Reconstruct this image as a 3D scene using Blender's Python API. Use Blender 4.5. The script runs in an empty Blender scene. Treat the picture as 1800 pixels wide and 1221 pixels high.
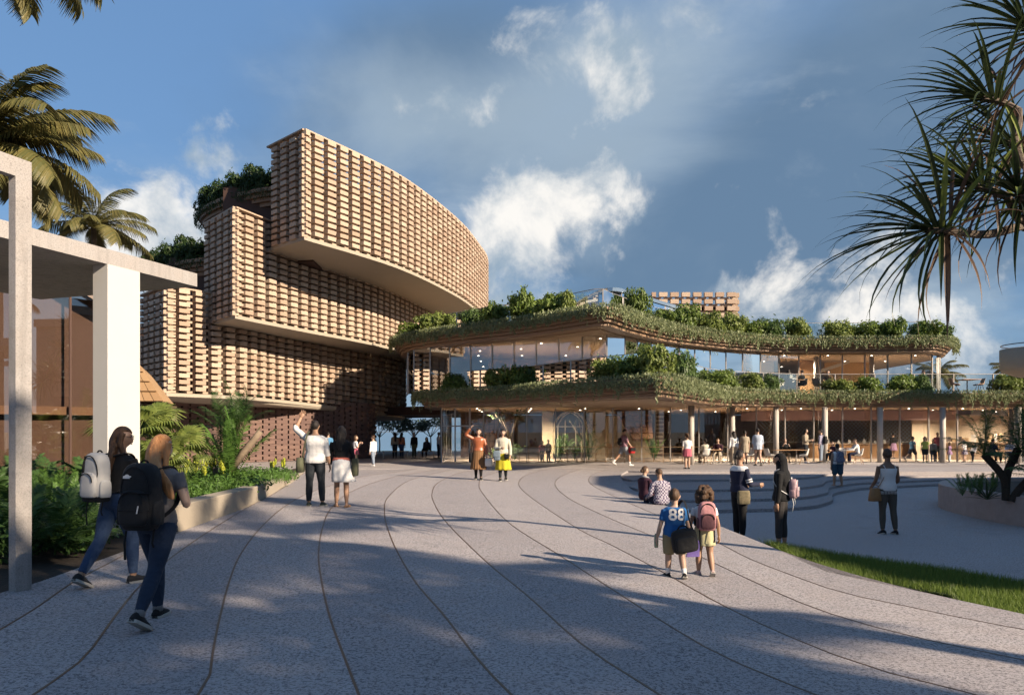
import bpy, math, random
import numpy as np
from mathutils import Vector, Matrix, Euler

# ------------------------------------------------------------------ camera, sky, sun, exposure
SC = bpy.context.scene
F, HX, HY, CH = 1285.0, 900.0, 758.0, 1.65        # focal length in photo pixels, principal column, horizon row, eye height
cam = bpy.data.cameras.new('camera'); camo = bpy.data.objects.new('camera', cam)
SC.collection.objects.link(camo); SC.camera = camo
camo.location = (0, 0, CH); camo.rotation_euler = (math.pi/2, 0, 0)
cam.sensor_width = 36.0; cam.lens = 36.0*F/1800.0
cam.shift_y = (HY-610.5)/1800.0
cam.clip_start = 0.05; cam.clip_end = 6000

SUN_EL = math.radians(24.5)
SUN_H = Vector((0.82, -0.57)).normalized()
SUN_DIR = Vector((SUN_H.x*math.cos(SUN_EL), SUN_H.y*math.cos(SUN_EL), math.sin(SUN_EL)))
W = bpy.data.worlds.new('World'); SC.world = W; W.use_nodes = True
def build_world():
    nt = W.node_tree; N = nt.nodes; L = nt.links; N.clear()
    def nd(t, **k):
        n = N.new(t)
        for a, b in k.items(): setattr(n, a, b)
        return n
    def mth(op, a, b=None, c=None, clamp=False):
        n = nd('ShaderNodeMath', operation=op, use_clamp=clamp)
        for i, v in enumerate((a, b, c)):
            if v is None: continue
            if isinstance(v, (int, float)): n.inputs[i].default_value = v
            else: L.new(v, n.inputs[i])
        return n.outputs[0]
    def mix(f, a, b):
        n = nd('ShaderNodeMix', data_type='RGBA')
        if isinstance(f, (int, float)): n.inputs[0].default_value = f
        else: L.new(f, n.inputs[0])
        for i, v in ((6, a), (7, b)):
            if isinstance(v, tuple): n.inputs[i].default_value = (*v, 1)
            else: L.new(v, n.inputs[i])
        return n.outputs[2]
    def mixmul(a, col):
        n = nd('ShaderNodeMix', data_type='RGBA', blend_type='MULTIPLY'); n.inputs[0].default_value = 1.0
        L.new(a, n.inputs[6]); n.inputs[7].default_value = (*col, 1); return n.outputs[2]
    def ramp(v, lo, hi):
        n = nd('ShaderNodeMapRange', interpolation_type='SMOOTHSTEP')
        L.new(v, n.inputs[0]); n.inputs[1].default_value = lo; n.inputs[2].default_value = hi
        return n.outputs[0]
    tc = nd('ShaderNodeTexCoord'); sep = nd('ShaderNodeSeparateXYZ'); L.new(tc.outputs['Generated'], sep.inputs[0])
    X, Y, Z = sep.outputs
    zz = mth('ADD', mth('MAXIMUM', Z, 0.0), 0.22)
    cmb = nd('ShaderNodeCombineXYZ'); L.new(mth('DIVIDE', X, zz), cmb.inputs[0]); L.new(mth('DIVIDE', Y, zz), cmb.inputs[1])
    def noise(vec, scale, detail=7, rough=0.55, off=(0, 0, 0), dist=0.0):
        m = nd('ShaderNodeMapping'); L.new(vec, m.inputs[0]); m.inputs['Location'].default_value = off
        n = nd('ShaderNodeTexNoise'); L.new(m.outputs[0], n.inputs['Vector'])
        n.inputs['Scale'].default_value = scale; n.inputs['Detail'].default_value = detail
        n.inputs['Roughness'].default_value = rough; n.inputs['Distortion'].default_value = dist
        return n.outputs['Fac']
    sky = nd('ShaderNodeTexSky', sky_type='NISHITA'); sky.sun_disc = False
    sky.sun_elevation = SUN_EL; sky.sun_rotation = math.atan2(SUN_H.x, SUN_H.y)
    sky.air_density = 1.5; sky.dust_density = 0.7; sky.ozone_density = 2.2
    base = mix(0.72, mixmul(sky.outputs[0], SKY['tint']), SKY['air'])
    # high thin veil and broad grey-blue layer
    def lumps(dens, items):
        for (ax, az, rr, s) in items:
            dx = mth('SUBTRACT', mth('DIVIDE', X, mth('MAXIMUM', Y, 0.05)), ax); dz = mth('MULTIPLY', mth('SUBTRACT', mth('DIVIDE', Z, mth('MAXIMUM', Y, 0.05)), az), 1.15)
            r = mth('SQRT', mth('ADD', mth('MULTIPLY', dx, dx), mth('MULTIPLY', dz, dz)))
            dens = mth('ADD', dens, mth('MULTIPLY', ramp(r, rr, 0.0), s))
        return dens
    veil = ramp(lumps(noise(cmb.outputs[0], 1.3, 7, 0.55, SKY['veil_off'], 0.4), SKY['veil_lumps']), 0.50, 0.92)
    slate = ramp(lumps(noise(cmb.outputs[0], 1.0, 7, 0.55, SKY['slate_off'], 0.5), SKY['slate_lumps']), 0.42, 0.82)
    c0 = mix(mth('MULTIPLY', slate, 0.85), base, SKY['slate'])
    c1 = mix(mth('MULTIPLY', veil, 0.62), c0, SKY['veil'])
    # soft white haze puffs
    puff = ramp(noise(cmb.outputs[0], 2.0, 8, 0.6, SKY['puff_off'], 0.2), 0.55, 0.80)
    c2 = mix(mth('MULTIPLY', puff, 0.55), c1, SKY['puff'])
    # cumulus: billows gathered in a band above the horizon
    fine = noise(tc.outputs['Generated'], 9.0, 9, 0.60, SKY['cu_off'], 0.25)
    big = noise(tc.outputs['Generated'], 2.6, 3, 0.5, SKY['cu_big'])
    el = ramp(Z, 0.40, 0.12)
    dens = mth('ADD', mth('MULTIPLY', big, 0.70), mth('ADD', mth('MULTIPLY', fine, 1.3), mth('MULTIPLY', el, 0.10)))
    dens = lumps(dens, SKY['cu_lumps'])
    cm = ramp(dens, 1.12, 1.38)
    shade = ramp(noise(tc.outputs['Generated'], 7.0, 6, 0.6, (SKY['cu_off'][0]-0.035, 0, SKY['cu_off'][2]-0.045), 0.3), 0.36, 0.64)
    cucol = mix(shade, SKY['cu_dark'], SKY['cu_lit'])
    c3 = mix(mth('MULTIPLY', cm, SKY['cu_amt']), c2, cucol)
    # low haze
    c4 = mix(mth('MULTIPLY', ramp(Z, 0.16, -0.02), 0.45), c3, SKY['haze'])
    bg = nd('ShaderNodeBackground'); L.new(c4, bg.inputs[0]); bg.inputs[1].default_value = SKY['strength']
    out = nd('ShaderNodeOutputWorld'); L.new(bg.outputs[0], out.inputs[0])
SKY = dict(strength=0.05, tint=(0.78, 1.0, 1.30), air=(1.45, 2.75, 5.0), slate=(1.2, 1.95, 2.95), slate_lumps=[(-0.10, 0.50, 0.42, 0.30), (0.44, 0.34, 0.50, 0.36), (0.75, 0.5, 0.4, 0.25), (0.16, 0.2, 0.3, 0.18), (0.3, 0.1, 0.4, 0.2)], veil_lumps=[(0.07, 0.36, 0.30, 0.34), (0.16, 0.52, 0.28, 0.32), (0.62, 0.12, 0.18, 0.28), (-0.15, 0.43, 0.18, 0.22), (-0.5, 0.2, 0.2, 0.2)], veil=(3.9, 4.8, 5.6), veil_off=(3.1, 1.7, 0), slate_off=(7.4, 2.2, 0), puff=(4.4, 5.2, 6.0), puff_off=(1.3, 5.2, 0),
           cu_off=(2.3, 0.4, 1.1), cu_big=(0.55, 0.3, 0.2), cu_dark=(3.0, 3.9, 4.8), cu_lit=(9.6, 9.2, 8.6), cu_amt=0.88,
           cu_lumps=[(-0.01, 0.30, 0.11, 0.30), (0.03, 0.24, 0.14, 0.30), (0.09, 0.33, 0.10, 0.30), (0.15, 0.31, 0.10, 0.26), (0.165, 0.47, 0.06, 0.24), (0.12, 0.50, 0.07, 0.2), (-0.155, 0.44, 0.05, 0.22), (-0.52, 0.27, 0.13, 0.30), (0.25, 0.55, 0.16, 0.16), (0.64, 0.11, 0.12, 0.22)],
           haze=(2.9, 4.1, 5.4))
build_world()
sun = bpy.data.lights.new('sun', 'SUN'); suno = bpy.data.objects.new('sun', sun); SC.collection.objects.link(suno)
sun.energy = 5.0; sun.angle = math.radians(0.55); sun.color = (1.0, 0.83, 0.63)
suno.rotation_euler = (-SUN_DIR).to_track_quat('-Z', 'Y').to_euler(); suno.location = SUN_DIR*60
vs = SC.view_settings; vs.view_transform = 'Standard'; vs.look = 'None'; vs.exposure = 1.18; vs.gamma = 1.0; vs.use_curve_mapping = False
cy = SC.cycles
cy.use_denoising = True
try: cy.denoiser = 'OPENIMAGEDENOISE'
except Exception: pass
cy.use_adaptive_sampling = True; cy.adaptive_threshold = 0.02
cy.max_bounces = 6; cy.diffuse_bounces = 3; cy.glossy_bounces = 3; cy.transmission_bounces = 4; cy.transparent_max_bounces = 14
cy.caustics_reflective = False; cy.caustics_refractive = False; cy.sample_clamp_indirect = 6.0

# ------------------------------------------------------------------ helpers
random.seed(7); RNG = np.random.default_rng(7)
COL = SC.collection
PI = math.pi
def clamp(v, a, b): return max(a, min(b, v))
def smooth(e0, e1, v):
    t = clamp((v-e0)/(e1-e0), 0, 1); return t*t*(3-2*t)
def gz(x, y):                                        # the plaza falls gently to the right and levels out at the terrace
    s = 1-smooth(22, 33, y)
    return -0.03*clamp(x, -5, 6)*s - 0.05*(1-s)
def P(px, py, d): return Vector(((px-HX)/F*d, d, CH+(HY-py)/F*d))
def G(px, py, z=None):                               # the ground point seen at a photo pixel
    k = max((py-HY)/F, 1e-4); zz = 0.0 if z is None else z
    d = (CH-zz)/k
    if z is None:
        for _ in range(12):
            zz = gz((px-HX)/F*d, d); d = 0.5*d+0.5*(CH-zz)/k
    return Vector(((px-HX)/F*d, d, zz))
def link(name, data, parent=None, world=False):
    o = bpy.data.objects.new(name, data); COL.objects.link(o)
    if parent is not None:
        o.parent = parent
        if world:
            p = parent; off = Vector((0, 0, 0))
            while p is not None: off += p.location; p = p.parent
            o.location = -off
    return o
def tag(o, label=None, cat=None, group=None, kind=None):
    for k, v in (('label', label), ('category', cat), ('group', group), ('kind', kind)):
        if v: o[k] = v
    return o
def thing(name, label, cat, loc=(0, 0, 0), rz=0.0, group=None):
    o = bpy.data.objects.new(name, None); COL.objects.link(o); o.empty_display_size = 0.1
    o.location = loc; o.rotation_euler = (0, 0, rz); return tag(o, label, cat, group)
def copy_tree(o, parent=None):
    c = o.copy(); COL.objects.link(c); c.parent = parent
    for ch in o.children: copy_tree(ch, c)
    return c
TENS = {2: 'twenty', 3: 'thirty', 4: 'forty'}
ORD = 'first second third fourth fifth sixth seventh eighth ninth tenth eleventh twelfth thirteenth fourteenth fifteenth sixteenth seventeenth eighteenth nineteenth twentieth'.split()
for _t in (2, 3, 4): ORD += [TENS[_t]+' '+w for w in ORD[:9]]+([{3: 'thirtieth', 4: 'fortieth'}[_t+1]] if _t < 4 else [])

class MB:
    """collects verts and faces; build() links them as one mesh object"""
    def __init__(s): s.v = []; s.f = []; s.m = []; s.cur = 0
    def add(s, vs, fs):
        b = len(s.v); s.v.extend(tuple(v) for v in vs); s.f.extend(tuple(i+b for i in f) for f in fs); s.m.extend([s.cur]*len(fs)); return s
    def box(s, c, size, rz=0.0, M=None):
        hx, hy, hz = size[0]/2, size[1]/2, size[2]/2
        R = Matrix.Rotation(rz, 3, 'Z') if M is None else M
        c = Vector(c)
        vs = [c+R@Vector((sx*hx, sy*hy, sz*hz)) for sz in (-1, 1) for sy in (-1, 1) for sx in (-1, 1)]
        return s.add(vs, [(0, 2, 3, 1), (4, 5, 7, 6), (0, 1, 5, 4), (2, 6, 7, 3), (0, 4, 6, 2), (1, 3, 7, 5)])
    def rings(s, rings, cap=True, closed=True):
        n = len(rings[0]); vs = [p for r in rings for p in r]; fs = []
        for i in range(len(rings)-1):
            for j in range(n if closed else n-1):
                k = (j+1) % n
                fs.append((i*n+j, i*n+k, (i+1)*n+k, (i+1)*n+j))
        if cap and closed:
            fs.append(tuple(range(n-1, -1, -1))); fs.append(tuple((len(rings)-1)*n+j for j in range(n)))
        return s.add(vs, fs)
    def tube(s, pts, rad, n=8, cap=True, flat=1.0):
        pts = [Vector(p) for p in pts]
        if isinstance(rad, (int, float)): rad = [rad]*len(pts)
        rs = []; u = None
        for i, p in enumerate(pts):
            t = (pts[min(i+1, len(pts)-1)]-pts[max(i-1, 0)]); t = t.normalized() if t.length > 1e-9 else Vector((0, 0, 1))
            if u is None:
                u = t.cross(Vector((0, 0, 1)))
                if u.length < 1e-3: u = t.cross(Vector((0, 1, 0)))
            u = (u-t*u.dot(t)).normalized(); w = t.cross(u)
            rs.append([p+u*math.cos(2*PI*k/n)*rad[i]+w*math.sin(2*PI*k/n)*rad[i]*flat for k in range(n)])
        return s.rings(rs, cap)
    def prism(s, poly, z0, z1):
        n = len(poly)
        def zz(z, p): return z(p[0], p[1]) if callable(z) else z
        a = [(p[0], p[1], zz(z0, p)) for p in poly]; b = [(p[0], p[1], zz(z1, p)) for p in poly]
        fs = [tuple(range(n-1, -1, -1)), tuple(range(n, 2*n))]+[(i, (i+1) % n, n+(i+1) % n, n+i) for i in range(n)]
        return s.add(a+b, fs)
    def mesh(s, name, mats, smooth_sh=False):
        me = bpy.data.meshes.new(name); me.from_pydata(s.v, [], s.f)
        for m in (mats if isinstance(mats, (list, tuple)) else [mats]): me.materials.append(m)
        if any(s.m): me.polygons.foreach_set('material_index', s.m)
        if smooth_sh: me.polygons.foreach_set('use_smooth', [True]*len(me.polygons))
        me.update(); return me
    def build(s, name, mats, parent=None, world=False, smooth_sh=False):
        return link(name, s.mesh(name, mats, smooth_sh), parent, world)
def npmesh(name, verts, quads, m, smooth_sh=False):
    me = bpy.data.meshes.new(name); verts = np.asarray(verts, np.float32).reshape(-1, 3); quads = np.asarray(quads, np.int32)
    k = quads.shape[1]; nf = len(quads)
    me.vertices.add(len(verts)); me.vertices.foreach_set('co', verts.ravel())
    me.loops.add(nf*k); me.loops.foreach_set('vertex_index', quads.ravel())
    me.polygons.add(nf); me.polygons.foreach_set('loop_start', np.arange(0, nf*k, k, dtype=np.int32))
    me.update(calc_edges=True)
    for mm in (m if isinstance(m, (list, tuple)) else [m]): me.materials.append(mm)
    if smooth_sh: me.polygons.foreach_set('use_smooth', [True]*nf)
    return me
def catmull(pts, step):
    pts = [Vector(p) for p in pts]; out = []
    for i in range(len(pts)-1):
        p0, p1, p2, p3 = pts[max(i-1, 0)], pts[i], pts[i+1], pts[min(i+2, len(pts)-1)]
        n = max(1, int((p2-p1).length/step))
        for k in range(n):
            t = k/n
            out.append(0.5*((2*p1)+(p2-p0)*t+(2*p0-5*p1+4*p2-p3)*t*t+(3*p1-p0-3*p2+p3)*t**3))
    out.append(pts[-1]); return out
def resample(pts, n=None, step=None):
    pts = [Vector(p) for p in pts]; L = [0]
    for i in range(len(pts)-1): L.append(L[-1]+(pts[i+1]-pts[i]).length)
    if n is None: n = max(2, int(round(L[-1]/step))+1)
    out = []; j = 0
    for k in range(n):
        t = L[-1]*k/(n-1)
        while j < len(L)-2 and L[j+1] < t: j += 1
        s = (t-L[j])/max(L[j+1]-L[j], 1e-9); out.append(pts[j].lerp(pts[j+1], clamp(s, 0, 1)))
    return out
def offset_line(pts, d, clean=False):                             # shift a plan polyline sideways (positive = to its left)
    out = []
    for i, p in enumerate(pts):
        a = pts[max(i-1, 0)]; b = pts[min(i+1, len(pts)-1)]
        t = Vector((b[0]-a[0], b[1]-a[1])).normalized()
        out.append(Vector((p[0]-t.y*d, p[1]+t.x*d, p[2] if len(p) > 2 else 0)))
    if clean and abs(d) > 0.3:                       # drop the loops an inset makes in tight bends
        q = np.array([(p[0], p[1]) for p in pts]); out = [v for v in out if np.min(np.hypot(q[:, 0]-v.x, q[:, 1]-v.y)) > abs(d)*0.96]
    return out

# ------------------------------------------------------------------ materials
MATS = {}
ALB = 0.64                                           # one gain for every painted colour, so sunlit surfaces sit right at this exposure
def mat(name, col, rough=0.7, var=0.0, vscale=4.0, bump=0.0, bscale=30.0, metal=0.0, island=0.0, hue=None, spec=0.4, stretch=(1, 1, 1), trans=0.0, emit=0.0, detail=6, coords='Object', sheen=0.0):
    if name in MATS: return MATS[name]
    k_ = 1.0 if emit else ALB
    col = tuple(c*k_ for c in col); hue = tuple(c*k_ for c in hue) if hue else None
    m = bpy.data.materials.new(name); m.use_nodes = True; nt = m.node_tree; N = nt.nodes; L = nt.links
    b = N['Principled BSDF']; out = N['Material Output']
    b.inputs['Roughness'].default_value = rough; b.inputs['Metallic'].default_value = metal; b.inputs['Specular IOR Level'].default_value = spec
    if sheen > 0.1: sheen = 0.04
    if sheen: b.inputs['Sheen Weight'].default_value = sheen
    tc = N.new('ShaderNodeTexCoord'); mp = N.new('ShaderNodeMapping'); L.new(tc.outputs[coords], mp.inputs[0]); mp.inputs['Scale'].default_value = stretch
    rgb = N.new('ShaderNodeRGB'); rgb.outputs[0].default_value = (*col, 1); cur = rgb.outputs[0]
    def mixc(f, a, bcol):
        x = N.new('ShaderNodeMix'); x.data_type = 'RGBA'
        L.new(f, x.inputs[0]); L.new(a, x.inputs[6]); x.inputs[7].default_value = (*bcol, 1); return x.outputs[2]
    def rng(v, lo, hi):
        r = N.new('ShaderNodeMapRange'); L.new(v, r.inputs[0]); r.inputs[3].default_value = lo; r.inputs[4].default_value = hi; return r.outputs[0]
    h2 = hue or tuple(c*0.45 for c in col)
    if var:
        n = N.new('ShaderNodeTexNoise'); L.new(mp.outputs[0], n.inputs['Vector']); n.inputs['Scale'].default_value = vscale; n.inputs['Detail'].default_value = detail; n.inputs['Roughness'].default_value = 0.62
        r = N.new('ShaderNodeMapRange'); L.new(n.outputs['Fac'], r.inputs[0]); r.inputs[1].default_value = 0.3; r.inputs[2].default_value = 0.75; r.inputs[3].default_value = 0; r.inputs[4].default_value = var
        cur = mixc(r.outputs[0], cur, h2)
    if island:
        g = N.new('ShaderNodeNewGeometry'); oi = N.new('ShaderNodeObjectInfo')
        ad = N.new('ShaderNodeMath'); ad.operation = 'ADD'; L.new(g.outputs['Random Per Island'], ad.inputs[0]); L.new(oi.outputs['Random'], ad.inputs[1])
        fr = N.new('ShaderNodeMath'); fr.operation = 'FRACT'; L.new(ad.outputs[0], fr.inputs[0])
        cur = mixc(rng(fr.outputs[0], 0, island), cur, h2)
    L.new(cur, b.inputs['Base Color'])
    if bump:
        n = N.new('ShaderNodeTexNoise'); L.new(mp.outputs[0], n.inputs['Vector']); n.inputs['Scale'].default_value = bscale; n.inputs['Detail'].default_value = 5
        bp = N.new('ShaderNodeBump'); bp.inputs['Strength'].default_value = bump; bp.inputs['Distance'].default_value = 0.02
        L.new(n.outputs['Fac'], bp.inputs['Height']); L.new(bp.outputs[0], b.inputs['Normal'])
    if emit:
        b.inputs['Emission Color'].default_value = (*col, 1); b.inputs['Emission Strength'].default_value = emit
    if trans:
        t = N.new('ShaderNodeBsdfTranslucent'); L.new(cur, t.inputs[0]); mx = N.new('ShaderNodeMixShader'); mx.inputs[0].default_value = trans
        L.new(b.outputs[0], mx.inputs[1]); L.new(t.outputs[0], mx.inputs[2]); L.new(mx.outputs[0], out.inputs[0])
    MATS[name] = m; return m
def glass(name, tint=(0.85, 0.9, 0.92), refl=0.12, rough=0.0, ior=1.5, base=0.04):
    if name in MATS: return MATS[name]
    m = bpy.data.materials.new(name); m.use_nodes = True; nt = m.node_tree; N = nt.nodes; L = nt.links; N.clear()
    t = N.new('ShaderNodeBsdfTransparent'); t.inputs[0].default_value = (*tint, 1)
    g = N.new('ShaderNodeBsdfGlossy'); g.inputs['Roughness'].default_value = rough; g.inputs[0].default_value = (0.95, 0.97, 1, 1)
    fr = N.new('ShaderNodeFresnel'); fr.inputs[0].default_value = ior
    ad = N.new('ShaderNodeMath'); ad.operation = 'MULTIPLY_ADD'; L.new(fr.outputs[0], ad.inputs[0]); ad.inputs[1].default_value = 1.0; ad.inputs[2].default_value = refl; ad.use_clamp = True
    mx = N.new('ShaderNodeMixShader'); L.new(ad.outputs[0], mx.inputs[0]); L.new(t.outputs[0], mx.inputs[1]); L.new(g.outputs[0], mx.inputs[2])
    o = N.new('ShaderNodeOutputMaterial'); L.new(mx.outputs[0], o.inputs[0]); MATS[name] = m; return m
def stone_mat(name, col, dark, pits=0.5, scale=1.0, streak=0.0):
    """exposed-aggregate concrete: fine dark and pale grains, soft patches, tiny pits"""
    m = bpy.data.materials.new(name); m.use_nodes = True; nt = m.node_tree; N = nt.nodes; L = nt.links
    b = N['Principled BSDF']; b.inputs['Roughness'].default_value = 0.82; b.inputs['Specular IOR Level'].default_value = 0.3
    tc = N.new('ShaderNodeTexCoord')
    def noise(s, d, r=0.6):
        n = N.new('ShaderNodeTexNoise'); L.new(tc.outputs['Object'], n.inputs['Vector']); n.inputs['Scale'].default_value = s; n.inputs['Detail'].default_value = d; n.inputs['Roughness'].default_value = r; return n.outputs['Fac']
    def rng(v, a, c, lo, hi):
        r = N.new('ShaderNodeMapRange'); L.new(v, r.inputs[0]); r.inputs[1].default_value = a; r.inputs[2].default_value = c; r.inputs[3].default_value = lo; r.inputs[4].default_value = hi; return r.outputs[0]
    def mx(f, a, c):
        x = N.new('ShaderNodeMix'); x.data_type = 'RGBA'; L.new(f, x.inputs[0])
        for i, v in ((6, a), (7, c)):
            if isinstance(v, tuple): x.inputs[i].default_value = (*v, 1)
            else: L.new(v, x.inputs[i])
        return x.outputs[2]
    v = N.new('ShaderNodeTexVoronoi'); L.new(tc.outputs['Object'], v.inputs['Vector']); v.inputs['Scale'].default_value = 38*scale
    grain = noise(40*scale, 4, 0.85)
    c = mx(rng(grain, 0.50, 0.58, 0, pits), col, dark)
    c = mx(rng(noise(60*scale, 2), 0.60, 0.70, 0, 0.55), c, tuple(min(1, q*1.45) for q in col))
    c = mx(rng(noise(0.55*scale, 5), 0.35, 0.75, 0, 0.30), c, tuple(q*0.62 for q in col))
    c = mx(rng(noise(3.5*scale, 4), 0.4, 0.8, 0, 0.25), c, (col[0]*0.9, col[1]*0.78, col[2]*0.66))
    c = mx(rng(noise(1.3*scale, 6, 0.7), 0.56, 0.66, 0, 0.28), c, tuple(q*0.45 for q in col))
    c = mx(rng(noise(34*scale, 2), 0.60, 0.68, 0, 0.5), c, dark)
    if streak:                                       # rain runs and board marks down the face
        mp = N.new('ShaderNodeMapping'); L.new(tc.outputs['Object'], mp.inputs[0]); mp.inputs['Scale'].default_value = (7, 7, 0.35)
        n = N.new('ShaderNodeTexNoise'); L.new(mp.outputs[0], n.inputs['Vector']); n.inputs['Scale'].default_value = 1.6; n.inputs['Detail'].default_value = 5
        c = mx(rng(n.outputs['Fac'], 0.5, 0.72, 0, streak), c, tuple(q*0.5 for q in col))
    L.new(c, b.inputs['Base Color'])
    bp = N.new('ShaderNodeBump'); bp.inputs['Strength'].default_value = 0.5; bp.inputs['Distance'].default_value = 0.012
    L.new(grain, bp.inputs['Height']); L.new(bp.outputs[0], b.inputs['Normal'])
    MATS[name] = m; return m

M_PAVE = stone_mat('paving_stone', (0.40, 0.365, 0.362), (0.075, 0.07, 0.075), 0.95)
M_PAVE2 = stone_mat('paving_stone_dark', (0.355, 0.325, 0.327), (0.065, 0.06, 0.065), 0.95)
M_STEP = stone_mat('step_stone', (0.34, 0.31, 0.31), (0.075, 0.07, 0.075), 0.95)
M_PORT = stone_mat('portico_concrete', (0.32, 0.30, 0.29), (0.13, 0.12, 0.12), 0.4, 1.6, 0.45)
M_JOINT = mat('bronze_joint', (0.19, 0.115, 0.07), 0.5, 0.3, 12, metal=0.3)
M_SOIL = mat('soil', (0.05, 0.035, 0.025), 0.95, 0.6, 8, 0.8, 20)
M_EARTH = mat('earth', (0.16, 0.14, 0.11), 0.95, 0.4, 0.4)
M_CONC = mat('warm_concrete', (0.48, 0.41, 0.32), 0.8, 0.35, 3, 0.25, 25, hue=(0.36, 0.30, 0.24))
M_PINKC = mat('rose_concrete', (0.58, 0.46, 0.41), 0.8, 0.5, 5, 0.3, 25, hue=(0.38, 0.29, 0.26))
M_SOFF = mat('soffit', (0.50, 0.43, 0.34), 0.8, 0.25, 1.5, 0.1, 8, hue=(0.38, 0.32, 0.25))
M_BRICK = mat('terracotta_brick', (0.68, 0.54, 0.415), 0.82, 0.4, 6, 0.5, 30, island=0.75, hue=(0.43, 0.285, 0.20), detail=4)
M_BRICKD = mat('dark_brick', (0.25, 0.155, 0.125), 0.85, 0.35, 6, 0.5, 30, island=0.6, hue=(0.13, 0.075, 0.07), detail=4)  # dark brick, deepened further to paint in the shade under the overhang
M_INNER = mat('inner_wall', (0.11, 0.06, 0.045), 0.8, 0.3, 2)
M_TIMBER = mat('timber_fascia', (0.42, 0.27, 0.17), 0.55, 0.5, 5, 0.15, 18, hue=(0.25, 0.145, 0.09), stretch=(0.25, 0.25, 6))
M_METAL = mat('mullion_metal', (0.55, 0.50, 0.46), 0.4, metal=0.5)
M_BRONZE = mat('bronze_rail', (0.45, 0.30, 0.18), 0.4, metal=0.7)
M_WHITE = mat('white_render', (0.68, 0.66, 0.63), 0.7, 0.08, 2, 0.05, 12)
M_GLASS = glass('clear_glass', (0.90, 0.92, 0.92), 0.03)
M_GLASSU = glass('upper_glass', (0.90, 0.91, 0.92), 0.10)
M_GLASSD = glass('bronze_glass', (0.86, 0.80, 0.76), 0.13, ior=1.3)
M_RAIL = glass('rail_glass', (0.90, 0.95, 0.96), 0.06)
M_COLUMN = mat('round_column', (0.62, 0.56, 0.50), 0.6, 0.2, 3, 0.1, 10)
M_WOODP = mat('oak_panel', (0.48, 0.27, 0.13), 0.5, 0.5, 4, 0.1, 20, hue=(0.32, 0.17, 0.08), stretch=(6, 6, 0.4))
M_LAMP = mat('downlight', (1.0, 0.86, 0.66), 0.5, emit=6.0)
M_COPPER = mat('copper_tile', (0.58, 0.37, 0.20), 0.5, 0.4, 5, 0.15, 15, island=0.5, hue=(0.40, 0.23, 0.11))
M_SHINGLE = mat('cedar_shingle', (0.52, 0.26, 0.13), 0.75, 0.4, 7, 0.3, 30, island=0.6, hue=(0.30, 0.14, 0.07))
M_TRUNK = mat('palm_trunk', (0.22, 0.17, 0.13), 0.9, 0.5, 5, 0.8, 18, stretch=(1, 1, 4))
M_BARK = mat('pale_bark', (0.36, 0.27, 0.19), 0.85, 0.5, 6, 0.5, 20)
def leafm(name, col, hue, isl=0.8, trans=0.35, rough=0.5):
    col = tuple(c*1.35 for c in col); hue = tuple(c*1.35 for c in hue)
    return mat(name, col, rough, island=isl, hue=hue, trans=trans, spec=0.35)
M_LEAF = leafm('shrub_leaf', (0.19, 0.26, 0.05), (0.07, 0.12, 0.025))
M_LEAFD = leafm('dark_leaf', (0.05, 0.09, 0.025), (0.02, 0.045, 0.012))
M_VINE = leafm('vine_leaf', (0.30, 0.33, 0.17), (0.12, 0.16, 0.07))
M_PALM = leafm('palm_leaf', (0.195, 0.165, 0.055), (0.085, 0.10, 0.035))
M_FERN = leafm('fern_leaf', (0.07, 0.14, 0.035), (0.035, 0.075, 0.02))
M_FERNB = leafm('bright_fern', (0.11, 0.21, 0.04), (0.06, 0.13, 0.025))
M_FAN = leafm('fan_leaf', (0.22, 0.26, 0.06), (0.10, 0.15, 0.03))
M_GINGER = leafm('yellow_bract', (0.48, 0.50, 0.05), (0.32, 0.38, 0.04))
M_PAND = leafm('strap_leaf', (0.055, 0.075, 0.025), (0.025, 0.04, 0.015), 0.9, 0.25, 0.4)
M_PANDY = leafm('dry_strap_leaf', (0.17, 0.11, 0.075), (0.08, 0.05, 0.035), 0.8, 0.2)
M_GRASS = leafm('grass_blade', (0.21, 0.28, 0.05), (0.08, 0.14, 0.03))
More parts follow.
